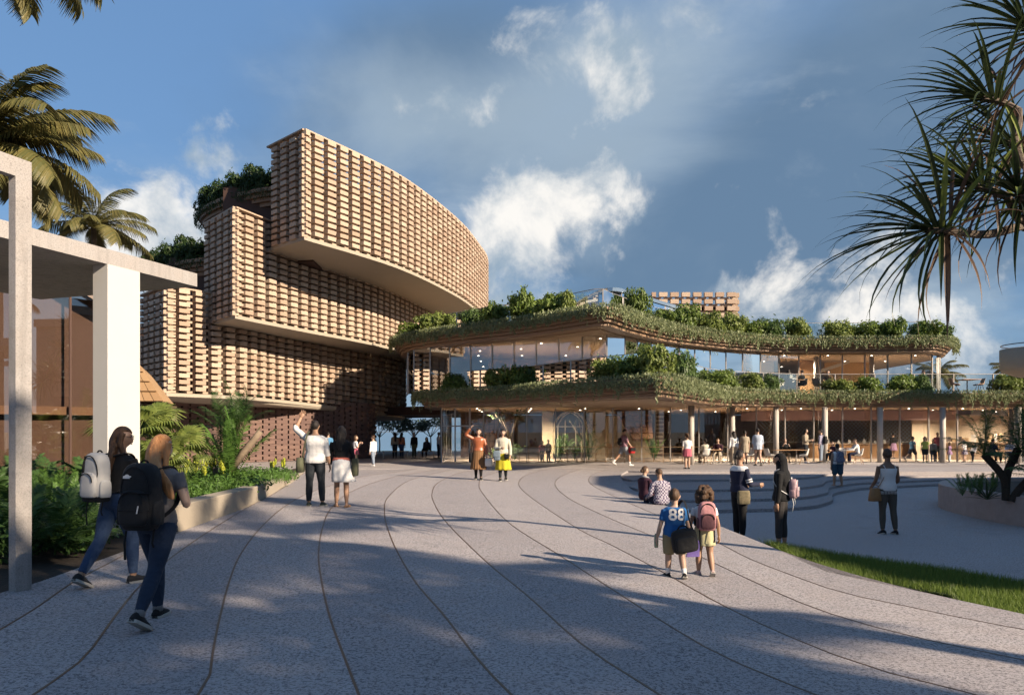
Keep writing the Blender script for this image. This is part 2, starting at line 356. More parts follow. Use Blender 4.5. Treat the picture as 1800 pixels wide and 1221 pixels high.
# ------------------------------------------------------------------ ground and plaza
g = MB(); g.prism([(-1500, -1500), (1500, -1500), (1500, 3000), (-1500, 3000)], -1.2, -0.62)
tag(g.build('ground', M_EARTH), kind='structure')
def ZA(x, y): return (x/2.0, 800+y/2.0)
def ZB(x, y): return (850+x/1.8947, 800+y/1.8947)
def pix_line(fn, pts): return [fn(*p) for p in pts]
JOINTS = [
    pix_line(ZA, [(-240, 760), (0, 612), (120, 540), (250, 450), (370, 385), (480, 330), (625, 272)]),
    pix_line(ZA, [(-60, 960), (120, 838), (270, 735), (330, 670), (400, 570), (500, 450), (620, 345), (760, 250), (890, 172), (985, 120), (1070, 62)]),
    pix_line(ZA, [(640, 960), (700, 830), (738, 770), (748, 690), (775, 560), (810, 430), (850, 340), (920, 250), (1000, 180), (1090, 130), (1210, 92), (1330, 66), (1480, 44)]),
    pix_line(ZA, [(1310, 960), (1262, 842), (1215, 720), (1160, 570), (1130, 440), (1120, 340), (1135, 250), (1165, 185), (1230, 130), (1340, 87), (1480, 58), (1600, 42)]),
    pix_line(ZA, [(1910, 960), (1800, 842), (1690, 730), (1560, 560), (1450, 430), (1375, 290), (1352, 200), (1370, 140), (1450, 84), (1580, 52), (1680, 40)]),
    pix_line(ZB, [(790, 930), (590, 798), (330, 630), (150, 470), (0, 345), (-130, 215), (-168, 150), (-170, 120), (-150, 90), (-75, 57), (20, 41)]),
    pix_line(ZB, [(1450, 930), (1110, 798), (800, 670), (600, 555), (420, 440), (250, 330), (80, 220), (0, 130), (-15, 98), (0, 72), (60, 52), (130, 40)]),
    pix_line(ZB, [(2200, 950), (1650, 798), (1300, 710), (1000, 595), (780, 490), (600, 390), (430, 300), (300, 235), (140, 125), (118, 88), (150, 62), (220, 44), (280, 37)]),
    pix_line(ZB, [(2500, 830), (1800, 680), (1550, 630), (1300, 570), (1080, 500), (900, 420), (740, 345), (590, 280), (400, 200), (280, 140), (238, 96), (262, 68), (330, 45), (390, 37)]),
    pix_line(ZB, [(2700, 720), (1800, 580), (1400, 500), (1300, 482), (1170, 450), (900, 350), (800, 300), (640, 225), (500, 165), (375, 107), (350, 82), (370, 60), (430, 44), (480, 37)]),
]
EDGE = pix_line(ZB, [(1400, 497), (1470, 502), (1560, 500), (1592, 485), (1550, 465), (1400, 440), (1200, 405), (1100, 370), (1000, 322), (900, 280), (800, 240), (680, 190), (560, 150), (490, 110), (460, 76), (464, 60), (505, 44), (540, 37)])
def glines(pl, n=70):
    return resample(catmull([G(*p) for p in pl], 0.25), n=n)
plaza = thing('plaza', 'grey aggregate paving laid in curved strips across the forecourt', 'paving', (0, 10, 0)); plaza['kind'] = 'structure'
del plaza['category']
bed = MB()                                           # setting bed under the strips shows in the open joints
bedpoly = [(-14, -4), (7.0, -4), (6.1, 5.0), (4.6, 6.55), (3.95, 7.6), (3.5, 9.6), (2.5, 13), (2.3, 17), (1.9, 24), (1.9, 29), (4.4, 36), (-22, 36), (-22, 30), (-16, 20)]
def surf_strip(mb, a, b, top, thick=0.14, gap=0.008):
    """solid strip lofted between two ground lines"""
    n = len(a); A = []; B = []
    for i in range(n):
        p, q = Vector((a[i].x, a[i].y, 0)), Vector((b[i].x, b[i].y, 0)); d = q-p
        if d.length > 4*gap: p, q = p+d.normalized()*gap, q-d.normalized()*gap
        A.append(p); B.append(q)
    k = 6; rings = []
    for i in range(n):
        top_pts = [A[i].lerp(B[i], j/k) for j in range(k+1)]
        t3 = [Vector((p.x, p.y, gz(p.x, p.y)+top)) for p in top_pts]
        rings.append([t3[0]-Vector((0, 0, thick))]+t3+[t3[-1]-Vector((0, 0, thick))])
    mb.rings(rings, cap=True, closed=True)
LJ = [glines(p) for p in JOINTS]
LEFT0 = resample(catmull([G(*p) for p in pix_line(ZA, [(-500, 700), (-200, 545), (0, 482), (110, 452), (260, 400), (480, 320), (625, 268)])], 0.25), n=70)
CURB = resample(catmull([G(*p) for p in pix_line(ZA, [(625, 268), (760, 222), (890, 172), (985, 118), (1040, 85), (1075, 52), (1085, 38)])], 0.2), n=70)
def cut_from(line, y0, n=70):
    return resample([p for p in line if p.y >= y0], n=n)
bounds = [(LEFT0, LJ[0])]
lead = resample(list(LJ[0])+list(CURB)[2:], n=110)
bounds.append((lead, resample(LJ[1], n=110)))
for i in range(1, 9): bounds.append((LJ[i], LJ[i+1]))
bounds.append((resample([p for p in LJ[9] if p.y > 5.2], n=90), resample(glines(EDGE, 200)[18:], n=90)))
for i, (a, b) in enumerate(bounds):
    m = MB(); surf_strip(m, a, b, 0.0)
    m.build('paving_strip', M_PAVE if i % 2 else M_PAVE2, plaza, True)
for l in LJ:                                         # bronze edging set in every joint
    m = MB(); pts = [Vector((p.x, p.y, gz(p.x, p.y)-0.004)) for p in l]
    rs = []
    for i, p in enumerate(pts):
        t = (pts[min(i+1, 69)]-pts[max(i-1, 0)]); nn = Vector((-t.y, t.x, 0)).normalized()
        wd = 0.0088
        rs.append([p-nn*wd-Vector((0, 0, .03)), p-nn*wd+Vector((0, 0, .007)), p+nn*wd+Vector((0, 0, .007)), p+nn*wd-Vector((0, 0, .03))])
    m.rings(rs); m.build('joint_strip', M_JOINT, plaza, True)
m = MB(); m.prism(bedpoly, -0.6, lambda x, y: gz(x, y)-0.03); m.build('paving_base', M_PAVE, plaza, True)
# terrace in front of the glass hall
m = MB(); m.prism([(-30, 33.4), (2.0, 33.4), (6.2, 31.0), (40, 31.0), (40, 62), (-30, 62)], -0.6, -0.046)
tag(m.build('terrace', M_PAVE), kind='structure')
# sunken bowl and its shallow steps
m = MB(); m.prism([(1.5, 6), (30, 6), (30, 33), (1.5, 33)], -0.6, -0.45)
tag(m.build('bowl_floor', M_PAVE), kind='structure')
amph = thing('amphitheatre', 'shallow curved stone steps going down to the sunken court', 'steps', (8, 26, 0)); amph['kind'] = 'structure'; del amph['category']
S0 = [(470, 50), (640, 48), (800, 47), (1100, 43), (1500, 39), (1900, 36), (2300, 34)]
S5 = [(560, 176), (690, 184), (1000, 177), (1110, 168), (1165, 150), (1160, 126), (1250, 109), (1500, 96), (2300, 84)]
def pl_at(pl, n):
    return resample([Vector((*ZB(*p), 0)) for p in pl], n=n)
a0, a5 = pl_at(S0, 80), pl_at(S5, 80)
for k in range(0, 6):
    z = -0.05-0.08*k if k < 5 else -0.45
    if k == 5: continue
    lip = []
    for p, q in zip(a0, a5):
        w = k/4.0
        pp = p.lerp(q, w)
        d = clamp((CH-z)*F/max(pp.y-HY, 1), 10, 36)
        lip.append(Vector(((pp.x-HX)/F*d, d, z)))
    lip = catmull(resample(lip, n=40), 0.3)
    poly = [(p.x, p.y) for p in lip]+[(lip[-1].x+2, 37.5-0.1*k), (2.4, 37.5-0.1*k)]
    m = MB(); m.prism(poly, -0.6, z+0.006+0.001*k); m.build('step', M_STEP, amph, True)
# grass strip
gedge = pix_line(ZB, [(930, 296), (1000, 310), (1100, 328), (1200, 345), (1500, 387), (1800, 437), (2300, 520)])
gin = pix_line(ZB, [(2300, 668), (1800, 582), (1600, 545), (1400, 500), (1470, 505), (1562, 503), (1597, 486), (1552, 463), (1400, 437), (1200, 402), (1100, 367), (1000, 322)])
gpoly = [G(*p, -0.30) for p in gedge]+[G(*p, -0.24) for p in gin]
m = MB(); m.add([(p.x, p.y, p.z-0.01 if True else 0) for p in gpoly], [tuple(range(len(gpoly)))])
lawn = m.build('lawn', mat('lawn_soil', (0.06, 0.075, 0.025), 0.95, 0.5, 6)); tag(lawn, kind='structure')
def in_poly(x, y, poly):
    c = False; n = len(poly)
    for i in range(n):
        x1, y1 = poly[i][0], poly[i][1]; x2, y2 = poly[i-1][0], poly[i-1][1]
        if (y1 > y) != (y2 > y) and x < (x2-x1)*(y-y1)/(y2-y1)+x1: c = not c
    return c
def blades(poly, n, zf, h, w, seed=1):
    r = np.random.default_rng(seed); xs = [p[0] for p in poly]; ys = [p[1] for p in poly]
    pts = []
    while len(pts) < n:
        for x, y in zip(r.uniform(min(xs), max(xs), 4000), r.uniform(min(ys), max(ys), 4000)):
            if in_poly(x, y, poly): pts.append((x, y))
            if len(pts) >= n: break
    pts = np.array(pts); ang = r.uniform(0, 2*np.pi, n); hh = h*r.uniform(0.5, 1.2, n); lean = r.normal(0, 0.35, (n, 2))*hh[:, None]
    z = np.array([zf(x, y) for x, y in pts]); dx = np.cos(ang)*w; dy = np.sin(ang)*w
    b0 = np.stack([pts[:, 0]-dx, pts[:, 1]-dy, z], 1); b1 = np.stack([pts[:, 0]+dx, pts[:, 1]+dy, z], 1)
    t = np.stack([pts[:, 0]+lean[:, 0], pts[:, 1]+lean[:, 1], z+hh], 1)
    v = np.stack([b0, b1, t], 1).reshape(-1, 3); return v, np.arange(3*n).reshape(-1, 3)
v, f = blades(gpoly, 42000, lambda x, y: -0.30, 0.13, 0.006)
tag(link('grass', npmesh('grass', v, f, M_GRASS)), 'short green lawn grass curving along the right edge of the path', 'grass', kind='stuff'); 

# left planting bed and its low wall
BED = [(p.x, p.y) for p in LEFT0[8:]]+[(p.x, p.y) for p in offset_line(CURB, 0.16)[1:]]+[(-9.2, 27.5), (-13.5, 27.0), (-13.0, 20), (-9.5, 13.5), (-9.2, 9.0)]
def bed_z(x, y): return gz(x, y)+0.05+0.22*smooth(10, 12.5, y)*(1-smooth(18, 24, y))
m = MB()
bm_pts = BED
m.prism(bm_pts, -0.6, lambda x, y: bed_z(x, y)-0.05); tag(m.build('planting_bed', M_SOIL), kind='structure')
wallp = [p for p in CURB if p.y > 10.2]
def wall_h(i, n): t = i/n; return 0.36*(1-smooth(0.0, 0.75, t))+0.03
m = MB(); rs = []
off = offset_line(wallp, 0.32)
for i, (p, q) in enumerate(zip(wallp, off)):
    h = wall_h(i, len(wallp)); z = gz(p.x, p.y)
    rs.append([Vector((p.x, p.y, z-0.3)), Vector((p.x, p.y, z+h-0.012)), Vector((p.x, p.y, z+h)).lerp(Vector((q.x, q.y, z+h)), 0.04), Vector((q.x, q.y, z+h)), Vector((q.x, q.y, z-0.3))])
m.rings(rs)
tag(m.build('garden_wall', M_CONC), 'low sunlit cream concrete wall edging the left planting bed', 'wall')
# boarded deck before the glazed hall at far left
m = MB(); m.prism([(-40, 3.0), (-9.2, 3.0), (-9.2, 9.0), (-9.5, 13.5), (-13, 20), (-13.5, 27), (-14.0, 33.5), (-40, 33.5)], -0.6, 0.10); tag(m.build('side_deck', M_PAVE), kind='structure')
for k in range(6):
    m = MB(); y0 = 9.0+k*0.62
    m.box((-12.2, y0+0.3, 0.112), (5.9, 0.6, 0.02), 0.12); o = m.build('deck_plank', mat('deck_stone', (0.42, 0.33, 0.28), 0.8, 0.3, 3, 0.2, 20)); o.parent = bpy.data.objects['side_deck']

# ------------------------------------------------------------------ left portico
PD = Vector((0.33, 0.944, 0)).normalized(); PN = Vector((PD.y, -PD.x, 0)); PRZ = math.atan2(PD.y, PD.x)
port = thing('portico', 'pale concrete portico with thin flat roof slab and white pier', 'portico', (-5.6, 11, 0.1))
RP = Matrix.Rotation(PRZ, 3, 'Z')
def pslab(mb, a, length, back, z0, z1, fwd=0.0):
    c = Vector((a[0], a[1], 0))+PD*(length/2)-PN*((back-fwd)/2)
    mb.box((c.x, c.y, (z0+z1)/2), (length, back+fwd, z1-z0), PRZ)
A0 = Vector((-6.95, 7.55, 0)); Llen = 5.02
m = MB(); pslab(m, A0, Llen, 3.6, 4.08, 4.30); m.build('roof_slab', M_PORT, port, True)
m = MB(); c = Vector((-6.39, 9.13, 0))+PD*1.86-PN*0.14; m.box((c.x, c.y, 2.1), (0.58, 0.28, 3.96), PRZ); m.build('pier', M_WHITE, port, True)
frm = thing('gate_frame', 'grey concrete post and lintel frame at the left picture edge', 'frame', (-4.65, 6.95, 0.1))
m = MB(); c = Vector((-4.681, 6.96, 0)); m.box((c.x, c.y, 2.05), (0.16, 0.09, 4.0), PRZ); m.build('post', M_PORT, frm, True)
m = MB(); c = Vector((-4.681, 6.96, 0))-PD*1.42; m.box((c.x, c.y, 4.14), (3.0, 0.088, 0.18), PRZ); m.build('lintel', M_PORT, frm, True)

# glazed hall with an arched roof behind the portico
hall = thing('glazed_hall', 'bronze glass hall with sweeping arched roof behind the portico', 'building', (-13, 14, 0.1))
hp = [Vector((-17.5, 14.0, 0)), Vector((-14, 15.4, 0)), Vector((-11.9, 16.6, 0)), Vector((-10.9, 17.4, 0)), Vector((-10.15, 18.5, 0))]
hl = resample(catmull(hp, 0.4), n=10)
def arch_h(t): x_ = hl[int(round(t*9))].x; return 5.75-0.80*smooth(-11.6, -10.3, x_)-1.3*smooth(-10.5, -9.4, x_)
for i in range(9):
    p, q = hl[i], hl[i+1]; t0, t1 = i/9, (i+1)/9; m = MB()
    nn = Vector((q.y-p.y, -(q.x-p.x), 0)).normalized()*0.015
    z0 = 0.12; m.add([p-nn+Vector((0, 0, z0)), q-nn+Vector((0, 0, z0)), q-nn+Vector((0, 0, arch_h(t1))), p-nn+Vector((0, 0, arch_h(t0))), p+nn+Vector((0, 0, z0)), q+nn+Vector((0, 0, z0)), q+nn+Vector((0, 0, arch_h(t1))), p+nn+Vector((0, 0, arch_h(t0)))],
          [(0, 1, 2, 3), (7, 6, 5, 4), (0, 4, 5, 1), (1, 5, 6, 2), (2, 6, 7, 3), (3, 7, 4, 0)])
    m.build('pane', M_GLASSD, hall, True)
    m = MB(); m.tube([q+Vector((0, 0, 0.1)), q+Vector((0, 0, arch_h(t1)))], 0.035, 6); m.build('mullion', M_INNER, hall, True)
m = MB(); rs = []
for i, p in enumerate(hl):
    t = i/9; h = arch_h(t); nn = Vector((0.55, -0.83, 0))
    rs.append([p+nn*0.35+Vector((0, 0, h)), p+nn*0.35+Vector((0, 0, h+0.30)), p-nn*7+Vector((0, 0, h+1.6)), p-nn*7+Vector((0, 0, h+1.3))])
m.rings(rs); m.build('roof', mat('brown_shell', (0.27, 0.20, 0.165), 0.6, 0.25, 2), hall, True)
m = MB(); m.prism([(-17.6, 14.35), (-14.2, 15.75), (-12.1, 16.95), (-11.1, 17.75), (-10.4, 18.75), (-12, 22), (-20, 22)], 0.1, 4.95); m.build('inner_wall', mat('hall_inner', (0.27, 0.205, 0.175), 0.8, 0.3, 1.5), hall, True)
m = MB(); m.prism([(-17.4, 14.12), (-14, 15.52), (-11.93, 16.72), (-10.95, 17.5), (-10.25, 18.52), (-11.2, 19.2), (-18, 17)], 2.05, 2.25); m.build('gallery', mat('hall_band', (0.45, 0.32, 0.22), 0.7), hall, True)
for k in range(5):
    p = hl[1+k*2 if 1+k*2 < 10 else 9]; m = MB(); m.box((p.x-0.08, p.y+0.14, 1.08), (0.07, 0.07, 1.9)); m.build('post', mat('hall_post', (0.36, 0.26, 0.19), 0.7), hall, True)
# little copper roof showing past the pier
cr = thing('copper_roof', 'small steep copper tiled roof left of the brick building', 'roof', (-15.5, 27.5, 0))
ca, cb, cc, cd = P(205, 634, 26), P(242, 638, 26), P(289, 706, 25.4), P(205, 706, 25.4)
m = MB(); m.add([ca, cb, cc, cd, ca+Vector((0, 2, -.3)), cb+Vector((-0.5, 2, -.3)), cc+Vector((-.6, 2, 0)), cd+Vector((0, 2, 0))], [(0, 3, 2, 1), (4, 5, 6, 7), (0, 1, 5, 4), (1, 2, 6, 5), (2, 3, 7, 6), (3, 0, 4, 7)]); m.build('roof_deck', M_COPPER, cr, True)
m = MB(); c0 = P(205, 708, 25.7); c1 = P(270, 708, 25.7); m.prism([(c0.x, 25.75), (c1.x, 25.75), (c1.x, 27.5), (c0.x, 27.5)], 0.1, c0.z-0.05); m.build('wall', M_INNER, cr, True)
for r in range(4):
    for k in range(5):
        t0, t1 = r/4, (r+1)/4; L0, L1 = ca.lerp(cd, t0), ca.lerp(cd, t1); R0, R1 = cb.lerp(cc, t0), cb.lerp(cc, t1)
        u0, u1 = k/5+0.008, (k+1)/5-0.008; up = Vector((0, -0.05, 0.02))
        a, b, c, d = L0.lerp(R0, u0)+up*0.4, L0.lerp(R0, u1)+up*0.4, L1.lerp(R1, u1)+up*1.6, L1.lerp(R1, u0)+up*1.6
        m = MB(); dn = Vector((0, 0.04, -0.02)); m.add([a, b, c, d, a+dn, b+dn, c+dn, d+dn], [(0, 3, 2, 1), (4, 5, 6, 7), (3, 7, 6, 2), (0, 1, 5, 4), (0, 4, 7, 3), (1, 2, 6, 5)]); m.build('tile', M_COPPER, cr, True)

# ------------------------------------------------------------------ brick building: three sliding tiers of open brickwork
bb = thing('brick_building', 'terraced building with three shifted tiers wrapped in open terracotta brickwork', 'building', (-12, 40, 0))
BR = []                                              # every brick: tier, location, angle, length, height, distance
def brick_rows(tier, path, z0, z1, side, rowh=0.147, pitch=0.80, blen=0.52, dep=0.30, proud=0.12, back=-0.15, flip=0):
    path = catmull([Vector((p[0], p[1], 0)) for p in path], 0.2); L = [0]
    for i in range(len(path)-1): L.append(L[-1]+(path[i+1]-path[i]).length)
    tot = L[-1]
    def at(s):
        s = clamp(s, 0, tot-1e-4); j = 0
        j = max(0, min(len(L)-2, int(np.searchsorted(L, s))-1)); t = (s-L[j])/max(L[j+1]-L[j], 1e-9)
        p = path[j].lerp(path[j+1], t); tg = (path[j+1]-path[j]).normalized(); return p, tg
    zb = z0 if callable(z0) else (lambda s: z0)
    nr = int(round((z1-zb(0))/rowh))
    for r in range(nr):
        odd = (r+flip) % 2; s = 0.0 if odd else pitch*0.5
        while s < tot+0.01:
            ln = blen
            sc_ = s
            if s < blen/2: ln = blen/2+s; sc_ = ln/2
            if s > tot-blen/2: ln = blen/2+(tot-s); sc_ = tot-ln/2
            if ln > 0.16:
                p, tg = at(sc_); nrm = Vector((tg.y, -tg.x, 0))*side
                hgt = (z1-zb(sc_))/nr; z = zb(sc_)+(r+0.5)*hgt; hb = hgt*(1.30 if odd else 0.70)
                q = p+nrm*((proud if odd else back)-dep/2+random.uniform(-.012, .012))
                BR.append((tier, Vector((q.x, q.y, z)), math.atan2(tg.y, tg.x)+random.uniform(-.012, .012), ln, hb*0.975, dep))
            s += pitch
    return path
def tier(name, left, fac, back, z0, z1, inner_top, zend=None, label=None):
    T = link(name, None, bb, True)
    zz = z0
    if zend is not None:
        ptsF = catmull([Vector((p[0], p[1], 0)) for p in fac], 0.2); tl = sum((ptsF[i+1]-ptsF[i]).length for i in range(len(ptsF)-1))
        zz = lambda s: z0+(zend-z0)*smooth(0.15, 1.0, s/tl)
    path = brick_rows(T, fac, zz, z1, 1)
    brick_rows(T, left, z0, z1, -1, flip=1)
    lp = [Vector((p[0], p[1], 0)) for p in left]
    for ln_, sd_ in ((path, 1), (resample(lp, n=8), -1)):
        o1, o2 = offset_line(ln_, -0.10*sd_), offset_line(ln_, 0.24*sd_); m = MB()
        m.rings([[Vector((a.x, a.y, z1+0.03)), Vector((a.x, a.y, z1+0.10)), Vector((b.x, b.y, z1+0.10)), Vector((b.x, b.y, z1+0.03))] for a, b in zip(o1, o2)]); m.build('coping', M_BRICK, T)
    poly = [(p.x, p.y) for p in lp[::-1]]+[(p.x, p.y) for p in path[1:]]+back
    def zlow(x, y):
        if zend is None: return z0
        best = min(range(len(path)), key=lambda i: (path[i].x-x)**2+(path[i].y-y)**2); return z0+(zend-z0)*smooth(0.15, 1.0, best/len(path))
    m = MB(); m.prism(poly, lambda x, y: zlow(x, y)-0.16, lambda x, y: zlow(x, y)); m.build('soffit_slab', M_SOFF, T)
    fin = [Vector(p) for p in offset_line(path, 0.75)]; lin = offset_line(lp, -0.75)
    poly2 = [(p.x+0.2, p.y+0.5) for p in lin[::-1][:-1]]+[(p.x, p.y) for p in fin[4:]]+[(b[0]-0.5, b[1]-0.5) for b in back]
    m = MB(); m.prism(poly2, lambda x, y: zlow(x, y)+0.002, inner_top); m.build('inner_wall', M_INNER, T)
    # window bays glimpsed between the bricks
    for i in range(6, len(fin)-12, 14):
        a, b = fin[i], fin[i+9]; nn = Vector((b.y-a.y, -(b.x-a.x), 0)).normalized()*0.06
        m = MB(); zl = z0+1.0
        m.add([a+nn+Vector((0, 0, zl)), b+nn+Vector((0, 0, zl)), b+nn+Vector((0, 0, z1-1.6)), a+nn+Vector((0, 0, z1-1.6)), a+Vector((0, 0, zl)), b+Vector((0, 0, zl)), b+Vector((0, 0, z1-1.6)), a+Vector((0, 0, z1-1.6))],
              [(0, 1, 2, 3), (7, 6, 5, 4), (0, 4, 5, 1), (2, 6, 7, 3), (1, 5, 6, 2), (0, 3, 7, 4)])
        m.build('window', mat('window_glass', (0.10, 0.13, 0.16), 0.08, spec=1.0), T)
    return T, path
T1, p1 = tier('lower_tier', [(-15.6, 33.0), (-18.05, 35.5)], [(-15.6, 33.0), (-13.6, 36), (-12.5, 39.5), (-10.3, 45.5), (-8.63, 49.5), (-7.84, 53), (-8.6, 56), (-11, 58)], [(-20, 58), (-20, 37.4)], 3.40, 8.15, 7.0, 2.6)
T2, p2 = tier('middle_tier', [(-12.5, 33.0), (-15.0, 35.7)], [(-12.5, 33.0), (-10.66, 37.6), (-8.2, 43.5), (-6.56, 49.9), (-5.9, 54), (-6.6, 58), (-9, 61)], [(-17, 60), (-17, 37.8)], 6.91, 11.69, 10.5)
T3, p3 = tier('upper_tier', [(-9.38, 33.0), (-11.7, 35.1)], [(-9.38, 33.0), (-6.05, 38.9), (-3.63, 46.7), (-2.5, 53), (-2.0, 58), (-2.7, 63), (-6, 67)], [(-14, 66), (-14, 37.2)], 10.46, 15.20, 13.9)
G0 = link('ground_storey', None, bb, True)
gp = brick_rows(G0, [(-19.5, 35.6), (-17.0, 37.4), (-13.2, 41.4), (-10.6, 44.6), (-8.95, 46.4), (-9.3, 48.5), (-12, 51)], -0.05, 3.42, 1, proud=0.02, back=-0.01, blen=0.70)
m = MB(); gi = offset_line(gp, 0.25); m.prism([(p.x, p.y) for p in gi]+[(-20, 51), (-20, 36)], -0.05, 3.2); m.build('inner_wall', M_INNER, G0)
def brick_at(mb, b):
    _, q, a, ln, h, dep = b; mb.box(q, (ln, dep, h), a)
ranked = sorted(range(len(BR)), key=lambda i: (BR[i][1]-Vector((0, 0, 1.65))).length+(0 if BR[i][0] is not G0 else 6))
single = set(ranked[:300]); unit = {}
for tr in (T1, T2, T3, G0):
    mb = MB()
    for i, b in enumerate(BR):
        if b[0] is not tr: continue
        if i in single:
            if tr not in unit:
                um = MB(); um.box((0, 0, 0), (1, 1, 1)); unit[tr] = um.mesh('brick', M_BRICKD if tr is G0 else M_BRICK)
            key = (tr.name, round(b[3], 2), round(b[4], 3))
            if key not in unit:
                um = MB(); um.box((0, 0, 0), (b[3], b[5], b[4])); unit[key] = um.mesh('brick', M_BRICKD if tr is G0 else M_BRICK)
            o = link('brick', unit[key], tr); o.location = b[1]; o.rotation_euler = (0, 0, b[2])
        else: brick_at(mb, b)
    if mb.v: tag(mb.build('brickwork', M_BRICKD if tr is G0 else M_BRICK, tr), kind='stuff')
# planted terraces stepping back on the left flank
def fascia(parent, poly_fn, z0, n, t, inset, gap=0.02, matr=None):
    for k in range(n):
        m = MB(); m.prism(poly_fn(inset*(n-1-k)), z0+k*t, z0+(k+1)*t-gap); m.build('fascia_band', matr or M_TIMBER, parent, True)
def flank(edge, back, z0, dark):
    e = catmull([Vector((p[0], p[1], 0)) for p in edge], 0.4)
    def poly(ins): return [(p.x, p.y) for p in offset_line(e, -ins)]+back
    fascia(bb, poly, z0, 4, 0.2, 0.14)
    inn = offset_line(e, -1.6)
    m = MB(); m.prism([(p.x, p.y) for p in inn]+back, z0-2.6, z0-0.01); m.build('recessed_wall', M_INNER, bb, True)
    return e
fl3 = flank([(-10.4, 35.3), (-12.5, 35.9), (-15.2, 37.6), (-17.2, 39.9), (-17.7, 42)], [(-17.5, 50), (-10.2, 50)], 12.8, True)
fl2 = flank([(-14.2, 36.0), (-16.5, 36.8), (-19.3, 39.0), (-21.0, 41.4), (-21.3, 43.5)], [(-21, 50), (-14, 50)], 9.5, True)
# bridge and beam over the passage
m = MB(); m.prism([(-9.5, 50.5), (-3.5, 46), (-3.5, 58), (-9.5, 60)], 2.75, 3.3); m.build('passage_beam', M_INNER, bb, True)

# ------------------------------------------------------------------ glass pavilion with planted curving slabs
pav = thing('glass_pavilion', 'two storey glass pavilion with curved planted timber edged slabs', 'building', (10, 42, 0))
def pxl(pts): return [Vector(((px-HX)/F*d, d, 0)) for px, d in pts]
ROOF = catmull(pxl([(690, 44.5), (692, 42.5), (706, 40.8), (735, 39.3), (810, 36.9), (922, 34.3), (1013, 31.8), (1050, 30.95), (1085, 31.1), (1125, 33.4), (1185, 36.5), (1252, 38.7), (1313, 40.3), (1404, 41.5), (1535, 41.5), (1640, 41.2), (1668, 41.9), (1680, 43.5), (1668, 46)]), 0.35)
SLAB = catmull(pxl([(735, 43.5), (730, 41.5), (742, 39.6), (775, 38.4), (892, 35.4), (983, 31.9), (1083, 29.3), (1140, 28.0), (1180, 28.0), (1222, 31.2), (1260, 34.8), (1298, 37.2), (1404, 39.3), (1589, 39.5), (1800, 39.5), (2050, 39.5)]), 0.35)
Z_S, Z_R = 3.0, 6.2
def roofpoly(ins): return [(p.x, p.y) for p in offset_line(ROOF, ins, True)]+[(27.5-ins, 58), (-6.6+ins, 58)]
def slabpoly(ins): return [(p.x, p.y) for p in offset_line(SLAB, ins, True)]+[(40, 58), (-5.6+ins, 58)]
fascia(pav, slabpoly, Z_S, 5, 0.15, 0.13); fascia(pav, roofpoly, Z_R, 5, 0.15, 0.13)
m = MB(); m.prism(slabpoly(1.2), Z_S-0.03, Z_S-0.004); m.build('ceiling', mat('timber_ceiling', (0.52, 0.36, 0.23), 0.6, 0.3, 3, stretch=(1, 8, 1)), pav, True)
m = MB(); m.prism(roofpoly(1.2), Z_R-0.03, Z_R-0.004); m.build('ceiling', MATS['timber_ceiling'], pav, True)
m = MB(); m.prism(slabpoly(1.6), Z_S+0.75, Z_S+0.77); m.build('terrace_floor', M_CONC, pav, True)
m = MB(); m.prism(roofpoly(1.6), Z_R+0.75, Z_R+0.77); m.build('roof_deck', M_CONC, pav, True)
def pane_wall(line, z0, z1, step, mt, parent, mull=0.035, mm=None, th=0.012, names=('pane', 'mullion'), mull_every=1):
    pts = resample(line, step=step)
    for i in range(len(pts)-1):
        p, q = pts[i], pts[i+1]; nn = Vector((q.y-p.y, -(q.x-p.x), 0)).normalized()*th; m = MB()
        u = Vector((0, 0, 1)); g_ = (q-p).normalized()*0.004
        m.add([p+g_-nn+u*z0, q-g_-nn+u*z0, q-g_-nn+u*z1, p+g_-nn+u*z1, p+g_+nn+u*z0, q-g_+nn+u*z0, q-g_+nn+u*z1, p+g_+nn+u*z1], [(0, 1, 2, 3), (7, 6, 5, 4), (0, 4, 5, 1), (2, 6, 7, 3), (1, 5, 6, 2), (0, 3, 7, 4)])
        m.build(names[0], mt, parent, True)
    if mull:
        for p in pts[::mull_every]:
            m = MB(); m.box((p.x, p.y, (z0+z1)/2), (mull*1.6, mull*3, z1-z0-0.004)); m.build(names[1], mm or M_METAL, parent, True)
    return pts
UG = catmull(pxl([(716, 43), (722, 40.9), (760, 39.6), (900, 37.2), (1010, 35.2), (1062, 34.3), (1088, 34.6), (1125, 36.3), (1185, 38.6), (1252, 40.6), (1313, 42.0), (1404, 43.1), (1535, 43.1), (1630, 42.8), (1652, 43.8)]), 0.35)
pane_wall(UG, Z_S+0.77, Z_R-0.035, 1.3, M_GLASSU, pav)
GL = [Vector((x, 40.5, 0)) for x in (-3.95, 34.2)]
pane_wall(GL, -0.04, Z_S-0.035, 1.59, M_GLASS, pav)
# door frame at the left end
for px in (776, 800, 826, 850):
    x = (px-HX)/F*40.3; m = MB(); m.box((x, 40.33, 1.45), (0.07, 0.12, 2.98)); m.build('door_post', M_WHITE, pav, True)
x0, x1 = (776-HX)/F*40.3, (850-HX)/F*40.3
m = MB(); m.box(((x0+x1)/2, 40.33, 1.95), (x1-x0-0.08, 0.1, 0.07)); m.build('door_transom', M_WHITE, pav, True)
